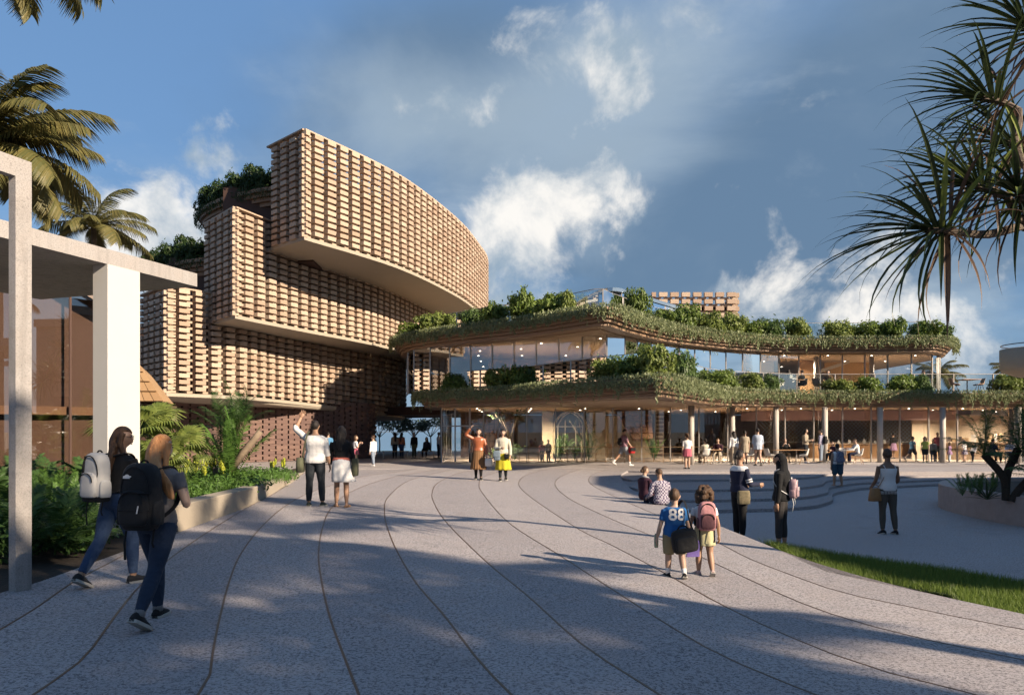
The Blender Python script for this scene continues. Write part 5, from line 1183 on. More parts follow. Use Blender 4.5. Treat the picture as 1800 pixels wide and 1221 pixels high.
def sweep(mb, pts, ws, ds, rt, n=14, ripple=0.0, seed=0):
    """flattened tube: width along rt, depth across it"""
    rs = []; r = random.Random(seed); ph0 = r.uniform(0, 6)
    for k, p in enumerate(pts):
        t = (pts[min(k+1, len(pts)-1)]-pts[max(k-1, 0)]).normalized(); dd = rt.cross(t).normalized()
        rs.append([p+rt*(ws[k]*math.cos(q))*(1+ripple*math.sin(7*q+ph0+k*.5))+dd*(ds[k]*math.sin(q))*(1+ripple*math.sin(5*q+k*.7)) for q in np.linspace(0, 2*PI, n, endpoint=False)])
    mb.rings(rs)
def add_hair(B, root, style, col, vox):
    if style is None: return
    mb = MB(); h = B.h*B.hd; R = B.hr; rt = R@vec(1, 0, 0); bk = R@vec(0, -1, 0); ln = B.sp.get('hairlen', 0.2)*B.h; sway = B.sp.get('sway', 0.0)*B.h
    low = {'short': -0.55, 'bun': -0.6, 'tail': -0.6, 'bald': 0.3}.get(style, -0.35)
    if style == 'curly':
        r = np.random.default_rng(4)
        hair_cap(B, mb, 1.2, -0.5, 0.45)
        for k in range(75):
            d = r.normal(size=3); d /= np.linalg.norm(d)
            if d[1] > 0.35 and d[2] < 0.5: continue
            if d[2] < -0.85: continue
            c = B.hc+R@vec(d[0]*.066*h, d[1]*.068*h-.012*h, d[2]*.082*h-.008*h); q = r.uniform(.016, .026)*h
            mb.tube([c-vec(0, 0, q), c-vec(0, 0, q*.5), c+vec(0, 0, q*.5), c+vec(0, 0, q)], [q*.5, q, q, q*.5], 7)
    elif style == 'hijab':
        hair_cap(B, mb, 1.2, -1.1, 0.30)
        top = B.hc+R@vec(0, -.012*h, .01*h); pts = [top, B.hc+R@vec(0, -.02*h, -.055*h), B.spine(0.30)-B.fw*.01*B.h, B.spine(0.25)-B.fw*.012*B.h, B.spine(0.17)-B.fw*.02*B.h, B.spine(0.10)-B.fw*.03*B.h]
        sweep(mb, pts, [.05*h, .058*h, .075*h, .11*B.h, .112*B.h, .08*B.h], [.062*h, .06*h, .06*h, .075*B.h, .072*B.h, .05*B.h], B.rt)
    else:
        if style != 'bald': hair_cap(B, mb, {'short': 1.07}.get(style, 1.11), low, B.sp.get('fringe', 0.38))
        if style == 'long':
            a = B.hc+bk*.022*h+R@vec(0, 0, .035*h); b = B.hc+bk*.046*h-B.up*.02*h; c = B.spine(0.285)-B.fw*(.052*B.h); pts = [a, b, c]; e = c-B.up*ln-B.fw*.022*B.h+B.rt*sway
            pts = catmull([a, b, c, c.lerp(e, .5)+B.rt*sway*.1, e], .02*B.h); n = len(pts)
            ws = [float(np.interp(k/(n-1), [0, .2, .45, .75, 1], [.036, .048, .058, .050, .016]))*h*B.sp.get('hairw', 1.0) for k in range(n)]; ds = [float(np.interp(k/(n-1), [0, .2, .5, 1], [.030, .030, .024, .010]))*h for k in range(n)]
            sweep(mb, pts, ws, ds, rt, 18, 0.10, int(B.h*100))
            for sx in (-1, 1):          # locks falling past the ears
                a2 = B.hc+R@vec(sx*.044*h, .006*h, .03*h); e2 = B.spine(0.24)+B.rt*(sx*.052*B.h)+B.fw*.03*B.h*B.sp.get('lockf', 0.2)-B.fw*.03*B.h
                pp = catmull([a2, B.hc+R@vec(sx*.050*h, -.004*h, -.03*h), B.spine(.30)+B.rt*sx*.046*B.h-B.fw*.02*B.h, e2-B.up*ln*.4], .03*B.h); sweep(mb, pp, [.016*h*(1-.6*k/len(pp)) for k in range(len(pp))], [.022*h*(1-.6*k/len(pp)) for k in range(len(pp))], rt, 8, .08)
        elif style == 'bob':
            a = B.hc+bk*.012*h+R@vec(0, 0, .04*h); e = B.hc+bk*.022*h-B.up*.085*h; pp = catmull([a, B.hc+bk*.02*h, e], .015*h); n = len(pp)
            sweep(mb, pp, [float(np.interp(k/(n-1), [0, .5, 1], [.040, .058, .054]))*h for k in range(n)], [float(np.interp(k/(n-1), [0, .5, 1], [.03, .044, .03]))*h for k in range(n)], rt, 16, .05)
        elif style == 'tail':
            a = B.hc+bk*.056*h+R@vec(0, 0, .022*h); pp = catmull([B.hc+bk*.045*h+R@vec(0, 0, .025*h), a+bk*.012*h, a+bk*.016*h-B.up*.05*h, a+bk*.004*h-B.up*(.05*h+ln)], .02*h); n = len(pp)
            mb.tube(pp, [float(np.interp(k/(n-1), [0, .3, .8, 1], [.012, .019, .014, .004]))*h for k in range(n)], 9)
        elif style == 'bun':
            c = B.hc+bk*.062*h+R@vec(0, 0, -.004*h); mb.tube([c-bk*.02*h, c-bk*.012*h, c+bk*.012*h, c+bk*.02*h], [.012*h, .026*h, .026*h, .010*h], 10)
    if not mb.v: return
    o = mb.build('head_scarf' if style == 'hijab' else 'hair', clothm('black_scarf', (0.012, 0.012, 0.014)) if style == 'hijab' else HAIR[col], root, smooth_sh=True); REMESH.append((o, vox*0.8, None))
def person(label, loc, rz, h, **sp):
    near = sp.get('near', 0); vox = h*(0.0068 if near else 0.0098); B = Body(h, sp)
    bd = MB(); B.torso(bd, -0.004*h, -1, 1)
    for i in (0, 1): B.leg(bd, i, -0.002*h); B.arm(bd, i); 
    for i in (0, 1):
        d, u = B.foot_axes(i); B.shoe(bd, i, -0.003*h)
    B.head(bd); o = bd.build('person', SKIN[sp.get('skin', 'fair')], smooth_sh=True); tag(o, label, 'person', sp.get('group')); o.location = loc; o.rotation_euler = (0, 0, rz)
    ex = MB()
    for i in (0, 1): B.hand(ex, i)
    REMESH.append((o, vox, ex))
    # clothes
    if sp.get('top'):
        t = MB(); e = sp.get('loose', 0.010)*h; b0 = sp.get('hem', -0.005); B.torso(t, e, b0, sp.get('neck', 0.288))
        sl = sp.get('sleeve', 1.0)
        if sl > 0:
            for i in (0, 1): B.arm(t, i, 0.0065*h, sl*0.97)
        c = t.build(sp.get('topname', 'shirt'), sp['top'], o, smooth_sh=True); REMESH.append((c, vox, None)); sp['_top'] = c
        if sp.get('strapless'): pass
    if sp.get('jacket'):
        t = MB(); e = 0.02*h; B.torso(t, e, sp.get('jhem', -0.01), 0.292)
        for i in (0, 1): B.arm(t, i, 0.0105*h, sp.get('jsleeve', 0.96))
        c = t.build('jacket', sp['jacket'], o, smooth_sh=True); REMESH.append((c, vox, None))
        t = MB(); pp = [B.spine(.285)+B.rt*math.sin(a)*.052*h+B.fw*math.cos(a)*.05*h+B.up*(.012*h if math.cos(a) < .3 else -.01*h) for a in np.linspace(0.35, 2*PI-.35, 14)]; t.tube(pp, .013*h, 7); t.build('collar', sp['jacket'], c, smooth_sh=True)
    if sp.get('pants'):
        t = MB(); B.torso(t, 0.006*h, -1, sp.get('waist', 0.06)); fr = sp.get('plen', 0.985)
        for i in (0, 1): B.leg(t, i, sp.get('pfit', 0.005)*h, fr, sp.get('flare', 0.0)*h)
        c = t.build('shorts' if fr < .7 else 'trousers', sp['pants'], o, smooth_sh=True); REMESH.append((c, vox, None))
    if sp.get('skirt'):
        t = MB(); L = sp.get('slen', 0.26); pl_ = sp.get('pleats', 9); fl = sp.get('sflare', 1.5); sw = sp.get('ssway', 0.0); n = 72; rs = []
        dirv = (B.legd[0]*B.tl+B.legd[2]*B.tl).normalized(); dirv = (dirv*0.35-B.up*0.65).normalized()
        for k in range(12):
            u = k/11; c = B.spine(0.075)+dirv*(u*(L+.075)*h)+B.rt*(sw*u*u*h)
            w = (.080+(.024 if u > .15 else .024*u/.15))*h*B.wd*(1+(fl-1)*u); d = (.060+(.022 if u > .15 else .022*u/.15))*h*(1+(fl-1)*u)
            rs.append([c+B.rt*w*math.cos(q)*(1+.055*u*math.sin(pl_*q))+B.fw*d*math.sin(q)*(1+.055*u*math.sin(pl_*q)) for q in np.linspace(0, 2*PI, n, endpoint=False)])
        t.rings(rs, cap=False); sk = t.build('skirt', sp['skirt'], o, smooth_sh=True); md = sk.modifiers.new('thick', 'SOLIDIFY'); md.thickness = .006
    if sp.get('band'):
        t = MB(); B.torso(t, 0.016*h, 0.035, 0.075); t.build('waistband', sp['band'], o, smooth_sh=True)
    if sp.get('scarf'):
        t = MB(); t.tube([B.spine(.292)+B.rt*math.sin(a)*.046*h+B.fw*(math.cos(a)*.045+.006)*h-B.up*.012*h*math.cos(a) for a in np.linspace(0, 2*PI, 18)], .020*h, 8, cap=False)
        t.tube([B.spine(.28)+B.fw*.07*h, B.spine(.22)+B.fw*.085*h, B.spine(.16)+B.fw*.08*h], [.024*h, .022*h, .018*h], 8); t.build('scarf', sp['scarf'], o, smooth_sh=True)
    add_hair(B, o, sp.get('hair', 'short'), sp.get('haircol', 'black'), vox)
    sm = sp.get('shoes', clothm('black_shoe', (0.02, 0.02, 0.022)))
    for i in (0, 1):
        if sp.get('sandal'):
            t = MB(); B.shoe(t, i, 0.001*h, True); t.build('sandal', sm, o)
        else:
            t = MB(); B.shoe(t, i, 0.002*h, False, sp.get('boot', 0.0)); s_ = t.build('shoe', sm, o, smooth_sh=True)
            t = MB(); B.shoe(t, i, 0.003*h, True); t.build('sole', sp.get('sole', M_SOLE), s_)
            if sp.get('sock'):
                t = MB(); u = B.ank[i]; t.tube([u-vec(0, 0, .01*h), u.lerp(B.knee[i], .12), u.lerp(B.knee[i], .26)], [.026*h, .026*h, .030*h], 12); t.build('sock', sp['sock'], o, smooth_sh=True)
    if sp.get('face', 1):
        hh = h*B.hd
        for sx in (-1, 1):
            t = MB(); c = B.hc+B.hr@vec(sx*.0185*hh, .0485*hh, .006*hh); t.tube([c-B.rt*0+B.hr@vec(-.008*hh, 0, 0), c+B.hr@vec(0, .002*hh, .001*hh), c+B.hr@vec(.008*hh, 0, 0)], [.0015*hh, .0042*hh, .0015*hh], 6); t.build('eye', M_EYE, o)
            t = MB(); c = B.hc+B.hr@vec(sx*.019*hh, .0505*hh, .0185*hh); t.tube([c+B.hr@vec(-.010*hh, -.001*hh, -.001*hh), c+B.hr@vec(0, .002*hh, .002*hh), c+B.hr@vec(.010*hh, -.002*hh, -.001*hh)], .0018*hh, 5); t.build('eyebrow', HAIR[sp.get('haircol', 'black')] if sp.get('haircol') != 'ginger' else HAIR['brown'], o)
        t = MB(); c = B.hc+B.hr@vec(0, .0525*hh, -.037*hh); t.tube([c+B.hr@vec(-.012*hh, -.004*hh, 0), c+B.hr@vec(0, .001*hh, 0), c+B.hr@vec(.012*hh, -.004*hh, 0)], [.001*hh, .0036*hh, .001*hh], 6); t.build('lips', M_LIP, o)
    if sp.get('glasses'):
        t = MB(); hh = h*B.hd; mg = mat('glasses_frame', (0.02, 0.02, 0.025), .3)
        for sx in (-1, 1):
            c = B.hc+B.hr@vec(sx*.0195*hh, .058*hh, .004*hh); t.tube([c+B.hr@vec(.015*hh*math.cos(a), -.004*hh*abs(math.cos(a)), .012*hh*math.sin(a)) for a in np.linspace(0, 2*PI, 13)], .0016*hh, 5, cap=False)
            t.tube([B.hc+B.hr@vec(sx*.034*hh, .054*hh, .008*hh), B.hc+B.hr@vec(sx*.047*hh, .0, .010*hh)], .0015*hh, 5)
        t.build('glasses', mg, o)
    return o, B
def sbox(mb, c, ax, size, prof, n=20, pw=3.2):
    """soft box: superellipse rings stacked along ax[2]"""
    rs = []
    for u, s_, dy in prof:
        cc = c+ax[2]*((u-0.5)*size[2])+ax[1]*(dy*size[1]); ring = []
        for q in np.linspace(0, 2*PI, n, endpoint=False):
            x = math.copysign(abs(math.cos(q))**(2/pw), math.cos(q)); y = math.copysign(abs(math.sin(q))**(2/pw), math.sin(q)); ring.append(cc+ax[0]*(x*size[0]/2*s_)+ax[1]*(y*size[1]/2*s_))
        rs.append(ring)
    mb.rings(rs)
BPROF = [(0, .72, 0), (.02, .86, 0), (.08, .96, 0), (.25, 1, 0), (.6, 1, 0), (.8, .95, 0), (.9, .86, 0), (.96, .70, 0), (1, .42, 0)]
def backpack(person_o, B, label, main, trim, w=.30, d=.17, hh=.46, s0=0.02, pocket=None, near=0, logo=None, tilt=0.0, sx=0.0, dy=0.0, straps=True, buckle=True):
    t = thing('backpack', label, 'backpack', person_o.location, person_o.rotation_euler[2]); h = B.h; up = (B.up+B.fw*tilt).normalized(); ax = (B.rt, up.cross(B.rt).normalized(), up)
    c = B.spine(s0)+up*(hh/2)-B.fw*(.068*h+d/2+.01+dy)+B.rt*sx
    m = MB(); sbox(m, c, ax, (w, d, hh), BPROF, 28); m.build('bag', main, t, smooth_sh=True); bk = -ax[1]
    m = MB(); sbox(m, c+bk*(d*.46)-up*hh*.16, ax, (w*.80, d*.40, hh*.52), BPROF, 24); pk = m.build('front_pocket', pocket or main, t, smooth_sh=True)
    arcp = [c+bk*(d*.5)+ax[0]*(w*.40*math.cos(a))+up*(hh*(.10+.34*math.sin(a))) for a in np.linspace(-.3, PI+.3, 18)]
    m = MB(); m.tube([p-bk*.012*abs(i-8.5)/5 for i, p in enumerate(arcp)], .006, 5); m.build('zip', trim, t)
    arcp = [c+bk*(d*.665)+ax[0]*(w*.34*math.cos(a))+up*(hh*(-.10+.18*math.sin(a))) for a in np.linspace(0, PI, 14)]
    m = MB(); m.tube(arcp, .005, 5); m.build('zip', trim, pk)
    for s_ in (-1, 1):
        m = MB(); sbox(m, c+ax[0]*(s_*w*.50)-up*hh*.24, ax, (w*.14, d*.7, hh*.36), BPROF, 14); m.build('side_pocket', pocket or main, t, smooth_sh=True)
        if straps:
            sh = B.spine(.262)+B.rt*(s_*.058*h); pts = catmull([c+up*hh*.40+ax[0]*s_*w*.22-bk*d*.4, sh+B.up*.032*h-B.fw*.02*h, sh+B.up*.020*h+B.fw*.048*h, B.spine(.19)+B.rt*(s_*.078*h)+B.fw*.072*h, B.spine(.11)+B.rt*(s_*.092*h)+B.fw*.03*h, B.spine(.07)+B.rt*(s_*.098*h)-B.fw*.03*h, c-up*hh*.34+ax[0]*s_*w*.40-bk*d*.4], .03)
            m = MB(); sweep(m, pts, [.022]*len(pts), [.008]*len(pts), B.rt, 8); m.build('strap', trim, t, smooth_sh=True)
            m = MB(); e = c-up*hh*.46+ax[0]*s_*w*.40; m.tube([e, e-B.up*.12*1+bk*.02, e-B.up*.26*(1 if s_ < 0 else .6)], [.011, .010, .012], 5, flat=.4); m.build('strap_end', trim, t)
    m = MB(); m.tube([c+up*hh*.47+ax[0]*(.035*math.cos(a))+up*(.035*math.sin(a))-bk*.03 for a in np.linspace(0, PI, 9)], .008, 6); m.build('handle', trim, t)
    if logo: logo(t, c, ax, bk, w, d, hh, up)
    return t
def flatmark(t, name, pts, mt, z=0.004):
    n = len(pts); m = MB(); m.add(pts, [tuple(range(n))]); o = m.build(name, mt, t); md = o.modifiers.new('thick', 'SOLIDIFY'); md.thickness = z; return o
def hand_bag(label, name, cat, loc, size, mt, rz=0, handle=0.12, trim=None, prof=None, flap=False):
    t = thing(name, label, cat, loc, rz); m = MB(); ax = (vec(1, 0, 0), vec(0, 1, 0), vec(0, 0, 1)); sbox(m, vec(0, 0, size[2]/2), ax, size, prof or [(0, .8, 0), (.04, .94, 0), (.5, 1, 0), (.9, .93, 0), (1, .85, 0)], 22); m.build('bag', mt, t, smooth_sh=True)
    if handle:
        m = MB(); m.tube([(size[0]*.32*math.cos(a), 0, size[2]-.01+handle*math.sin(a)) for a in np.linspace(0, PI, 12)], .008, 6); m.build('handle', trim or mt, t)
    if flap:
        m = MB(); sbox(m, vec(0, -size[1]*.42, size[2]*.66), ax, (size[0]*.98, size[1]*.3, size[2]*.62), BPROF, 18); m.build('flap', trim or mt, t, smooth_sh=True)
    return t
def strap_line(t, pts, mt, w=.014):
    pts = catmull(pts, .04); m = MB(); m.tube(pts, w, 6, flat=.35); return m.build('strap', mt, t)

K_JEAN = clothm('blue_jeans', (0.055, 0.095, 0.19), .45, .85, 5, .4, 30, hue=(0.02, 0.04, 0.09)); K_JEAND = clothm('dark_jeans', (0.035, 0.055, 0.10), .5, .85, 5, .4, 30, hue=(0.015, 0.022, 0.04))
K_BLACK = clothm('black', (0.016, 0.016, 0.018)); K_WHITE = clothm('white', (0.95, 0.93, 0.92), .08); K_GREY = clothm('grey_pack', (0.66, 0.64, 0.62), .12, bump=.15)
K_DARK = clothm('dark_trousers', (0.030, 0.036, 0.045)); K_NAVY = clothm('navy', (0.025, 0.03, 0.065)); K_OLIVE = clothm('olive', (0.13, 0.135, 0.085)); K_ORANGE = mat('orange_leather', (0.44, 0.13, 0.05), .38, .3, 6, .5, 12, spec=.5)
K_BROWN = clothm('brown_pleat', (0.30, 0.155, 0.07), .5, .8, 3, .2, 20, hue=(.12, .06, .03)); K_CREAM = clothm('cream', (0.74, 0.68, 0.56)); K_YEL = clothm('yellow', (0.68, 0.56, 0.04), .2); K_CORAL = clothm('coral', (0.75, 0.20, 0.14))
K_BLUE = clothm('team_blue', (0.035, 0.17, 0.46)); K_KHAKI = clothm('khaki', (0.36, 0.30, 0.17)); K_PINK = clothm('pink_pack', (0.62, 0.30, 0.31)); K_LEM = clothm('lemon', (0.70, 0.64, 0.38)); K_ROSE = clothm('rose', (0.56, 0.14, 0.20)); K_BEIGE = clothm('beige', (0.48, 0.40, 0.30))
K_PALE = clothm('pale_blue', (0.55, 0.62, 0.74)); K_PLUM = clothm('plum', (0.06, 0.022, 0.04)); K_SKY = clothm('sky_blue', (0.12, 0.32, 0.56)); K_LIME = clothm('lime', (0.55, 0.64, 0.16)); K_TANL = mat('tan_leather', (0.40, 0.20, 0.075), .45, .25, 6, .3, 20); K_LAV = clothm('lavender', (0.42, 0.40, 0.52)); K_DENIM = clothm('light_jeans', (0.30, 0.36, 0.46), .3)
K_PURPLE = clothm('purple', (0.28, 0.20, 0.58)); K_RED = clothm('red_bag', (0.55, 0.03, 0.035))
def check_mat():
    m = bpy.data.materials.new('cloth_check'); m.use_nodes = True; N = m.node_tree.nodes; L = m.node_tree.links; b = N['Principled BSDF']; b.inputs['Roughness'].default_value = .85
    tc = N.new('ShaderNodeTexCoord'); c = N.new('ShaderNodeTexChecker'); c.inputs['Scale'].default_value = 24; c.inputs[1].default_value = (.34, .32, .36, 1); c.inputs[2].default_value = (.05, .03, .08, 1); L.new(tc.outputs['Object'], c.inputs[0]); L.new(c.outputs[0], b.inputs[0]); return m
K_CHECK = check_mat()
K_CAMO = clothm('camo', (0.34, 0.27, 0.17), .95, .85, 16, .2, 20, hue=(.10, .10, .06)); K_FLORAL = clothm('floral', (0.62, 0.32, 0.36), 1.0, .85, 22, .1, 20, hue=(.05, .06, .12)); K_PRINT = clothm('print_dress', (0.52, 0.30, 0.50), .9, .85, 24, .1, 20, hue=(.2, .16, .25))
def WALK(a=0.36, b=0.30, kb=0.55): return ((0, a, -1), (0, a*.25-.05, -1), (0, -b, -1), (0, -b-kb, -1))
def WALKR(a=0.36, b=0.30, kb=0.55): w = WALK(a, b, kb); return (w[2], w[3], w[0], w[1])
SIT = ((-.1, 1, -.05), (-.02, .05, -1), (.1, 1, -.05), (.02, .05, -1))
def hfor(px_h, d): return px_h*d/F

# --- two students with backpacks, nearest on the left
c = G(196, 1040); h = 1.66
c = Vector((P(208, 0, 0).x, 0, 0)); d = 7.35; loc = vec((206-HX)/F*d, d, 0); loc.z = gz(loc.x, loc.y)
o, B = person('student in black top and blue jeans wearing glasses and a grey backpack', loc, -0.38, 1.60, near=1, legs=WALKR(.30, .34, .35), top=K_BLACK, loose=.006, hem=.03, sleeve=1.0, pants=K_JEAN, pfit=.002, hair='long', haircol='ombre', hairlen=.17, glasses=1, yaw=-0.95, skin='tan', feet=(0.5, 0.0), lean=(0.02, .06),
              arms=((-.2, .1, -1), (-.1, .5, -.8), (.25, .25, -1), (.0, .75, 1.0)), curl=(.6, .9), lockf=.8, shoes=clothm('grey_shoe', (.03, .03, .033)))
def lg1(t, c, ax, bk, w, d, hh, up):
    o_ = c+bk*(d*.52)+ax[0]*w*.12+up*hh*.05
    flatmark(t, 'blue_tag', [o_+ax[0]*x+up*z+bk*.012 for x, z in ((-.03, -.012), (.03, -.012), (.03, .012), (-.03, .012))], K_BLUE, .008)
    o_ = o_-up*.06; flatmark(t, 'black_tag', [o_+ax[0]*x+up*z+bk*.02 for x, z in ((-.014, -.014), (.014, -.014), (.014, .014), (-.014, .014))], K_BLACK, .008)
    m = MB(); sbox(m, c-up*hh*.44, ax, (w*1.01, d*1.0, hh*.16), BPROF, 22); m.build('base', K_BLACK, t, smooth_sh=True)
    m = MB(); m.tube([c+bk*(d*(.5 if u < .85 else .42))-ax[0]*w*.26+up*hh*(u-.5) for u in np.linspace(.12, .93, 12)], .009, 6); m.build('black_zip', K_BLACK, t)
backpack(o, B, 'light grey backpack with black zips worn by the student in glasses', K_GREY, K_BLACK, .25, .18, .47, -.0, K_GREY, 1, lg1, tilt=-.05, sx=-.03, dy=.005)
d = 6.02; loc = vec((276-HX)/F*d, d, 0); loc.z = gz(loc.x, loc.y)
o, B = person('student with long ginger hair and dark jeans walking with a black backpack', loc, -0.10, 1.56, near=1, legs=WALK(.34, .42, .30), top=clothm('grey_tee', (.22, .20, .20)), sleeve=.35, hem=.0, pants=K_JEAND, pfit=.003, hair='long', haircol='ginger', hairlen=.16, hairw=1.1, sway=.12, yaw=-.45, skin='fair', feet=(0.0, .55), lean=(.01, .07),
              arms=((-.2, .1, -1), (.1, .6, -.7), (.34, .05, -1), (-.45, .55, .75)), curl=(.6, .8), sock=clothm('grey_sock', (.3, .3, .31)), lockf=.4)
def lg2(t, c, ax, bk, w, d, hh, up):
    o_ = c+bk*(d*.50)-ax[0]*w*.20+up*hh*.30
    flatmark(t, 'logo', [o_+ax[0]*x+up*z+bk*.004 for x, z in ((-.032, -.016), (.024, -.016), (.024, -.006), (.034, -.004), (.034, .004), (.018, .006), (.008, .016), (-.008, .016), (-.014, .008), (-.028, .004))], K_WHITE, .006)
    o_ = c+bk*(d*.70)+ax[0]*w*.20-up*hh*.18; flatmark(t, 'zip_pull', [o_+ax[0]*x+up*z for x, z in ((-.006, -.03), (.002, -.03), (.012, .03), (.004, .03))], K_WHITE, .006)
    for k in range(2):
        m = MB(); m.tube([c+bk*(d*.5)+ax[0]*(w*.43*s_)+up*hh*(.06-.26*k)-bk*(.0 if abs(s_) < .9 else .03)+bk*(.03 if abs(s_) < .8 else 0) for s_ in np.linspace(-1, 1, 9)], .009, 5, flat=.5); m.build('compression_strap', K_BLACK, t)
K_PACK = clothm('black_pack', (.022, .022, .024), .2, .7)
backpack(o, B, 'large black backpack with white logo worn by the ginger haired student', K_PACK, K_BLACK, .29, .21, .53, -.03, K_PACK, 1, lg2, tilt=-.04)

# --- couple pointing at the building
def at(px, py, hp, **k):
    l = G(px, py, k.get('z')); return l, hfor(hp, l.y)
l, h = at(554, 889, 151); h = min(h, 1.86)
o, B = person('man in white shirt and dark trousers shading his eyes with a raised hand', l, .05, h, near=1, fem=0, top=K_WHITE, loose=.016, hem=-.035, pants=K_DARK, hair='short', haircol='black', skin='tan', legs=((-.05, .0, -1), (-.04, .02, -1), (.07, .03, -1), (.05, 0, -1)),
              arms=((-.72, .25, .62), (.35, .28, .85), (.2, -.06, -1), (.14, .16, -1)), sleeve=.72, spread=(.8, .2), curl=(.15, .5), palm=((0, -1, .2), (-1, 0, 0)), yaw=-.1, nod=.18, shoes=clothm('green_shoe', (.05, .06, .05)))
R_ = Matrix.Rotation(.05, 3, 'Z'); t = hand_bag('olive satchel hanging at the left hip of the man in white', 'satchel', 'bag', l+R_@vec(-.30*h/1.8, -.02, .52*h-.22), (.15, .30, .30), K_OLIVE, .05, 0, clothm('olive_dark', (.09, .095, .06)), flap=False)
strap_line(t, [vec(.04, 0, .28), vec(.08, -.06, .45), vec(.14, -.12, .68), vec(.17, -.08, .80), vec(.18, .0, .83)], clothm('olive_dark', (.09, .095, .06)), .018)
l, h = at(600, 890, 142); h = min(h, 1.74)
o, B = person('woman with long dark hair in black top and flared white skirt', l, .10, h, near=1, top=K_BLACK, loose=.008, hem=.06, skirt=K_WHITE, slen=.225, sflare=1.42, ssway=.03, pleats=7, band=K_CORAL, hair='long', hairlen=.13, haircol='black', skin='tan', sandal=1, shoes=K_TANL, legs=((-.03, .05, -1), (-.02, -.02, -1), (.05, -.05, -1), (.03, -.08, -1)), yaw=.25,
              arms=((-.3, .1, -1), (.2, .5, -.6), (.25, 0, -1), (.0, .3, -.8)))
t = hand_bag('dark olive tote on the arm of the woman in the white skirt', 'tote_bag', 'bag', l+vec(.27, .06, .56*h-.30), (.14, .30, .36), clothm('olive_dark', (.09, .095, .06)), .1, .22)
# --- far left children and passers-by
def far(label, px, py, hp, rz, **k):
    l, h = at(px, py, hp, z=k.pop('z', None)); k.setdefault('face', 1 if abs(rz) > 1.2 else 0); return person(label, l, rz, k.pop('hh', h), **k)
far('child in white top and pink skirt standing near the brick wall', 625, 818, 54, -1.2, kid=.5, top=K_WHITE, skirt=K_ROSE, slen=.14, hair='bob', haircol='brown', sleeve=.5, arms=((-.1, .3, -1), (.1, .7, .9), (.1, .3, -1), (0, .8, .8)))
far('boy in long white shirt and grey trousers facing the brick wall', 656, 819, 55, 1.1, kid=.4, fem=0, top=K_WHITE, loose=.02, hem=-.06, pants=K_DENIM, hair='short', haircol='brown', shoes=K_WHITE, legs=((0, -.1, -1), (0, -.2, -1), (0, .15, -1), (0, 0, -1)))
far('man in pale blue shirt beyond the couple by the dark wall', 577, 813, 54, .2, fem=0, top=K_SKY, pants=K_DARK, hair='short')
for i, (px, lab, tp, bt, hr) in enumerate(((694, 'long haired woman in grey top waiting in the passage', K_BEIGE, K_DARK, 'long'), (706, 'woman in orange top and jeans leaning in the passage', K_ORANGE, K_JEAN, 'long'), (728, 'person in dark hooded top standing in the passage', K_BLACK, K_OLIVE, 'short'), (750, 'woman in dark clothes seated on the passage bench', K_NAVY, K_DARK, 'long'), (771, 'person in pale shirt stooping near the glass door', K_PALE, K_NAVY, 'short'))):
    l = P(px, 800, 46.5); l.z = -.046; kk = dict(legs=SIT, seat=.44) if i == 3 else {}
    person(lab, l, [.3, -.4, 2.8, 2.9, -1.2][i], 1.66, top=tp, pants=bt, hair=hr, face=0, **kk)
# --- two women walking towards the viewer
l, h = at(841, 843, 91)
o, B = person('woman in orange leather jacket and brown pleated skirt with hand on head', l, PI+.05, h, near=1, top=K_BLACK, jacket=K_ORANGE, jhem=.03, skirt=K_BROWN, slen=.33, sflare=1.5, pleats=18, hair='bob', haircol='black', skin='fair', pants=K_BLACK, plen=.98, pfit=.0, legs=WALK(.14, .14, .2), boot=.05,
              arms=((-.28, .1, -1), (-.05, .3, -1), (.75, .25, .45), (-.55, .25, .80)), curl=(.9, .5), nod=-.08, yaw=-.15)
t = hand_bag('white carrier bag held by the woman in the orange jacket', 'carrier_bag', 'bag', vec(l.x+.33*h/1.65, l.y-.12, .475*h-.34), (.26, .12, .26), K_WHITE, 0, .09)
t = hand_bag('dark round bag at the side of the woman in the orange jacket', 'shoulder_bag', 'bag', vec(l.x-.26, l.y+.02, .36*h), (.12, .24, .30), K_BLACK, 0, .16)
l, h = at(884, 845, 92)
o, B = person('woman in cream jacket and long yellow skirt walking forward', l, PI-.05, h, near=1, top=K_DARK, jacket=K_CREAM, jhem=-.02, skirt=K_YEL, slen=.32, sflare=1.5, pleats=8, ssway=-.01, hair='bob', haircol='black', pants=K_DARK, plen=.98, pfit=.0, legs=WALKR(.16, .16, .25), boot=.05, fringe=.2,
              arms=((-.25, .1, -1), (.0, .25, -1), (.22, .2, -1), (-.75, .65, .05)), curl=(.6, .8))
t = hand_bag('small black camera bag carried by the woman in the yellow skirt', 'camera_bag', 'bag', vec(l.x+.13, l.y-.20, .46*h-.06), (.16, .12, .17), K_BLACK, 0, .05, flap=True)
t = hand_bag('blue grey soft backpack hanging beside the yellow skirt', 'day_pack', 'bag', vec(l.x-.20, l.y-.18, .40*h), (.24, .16, .32), clothm('slate_pack', (.20, .26, .32)), 0, .10, flap=True)
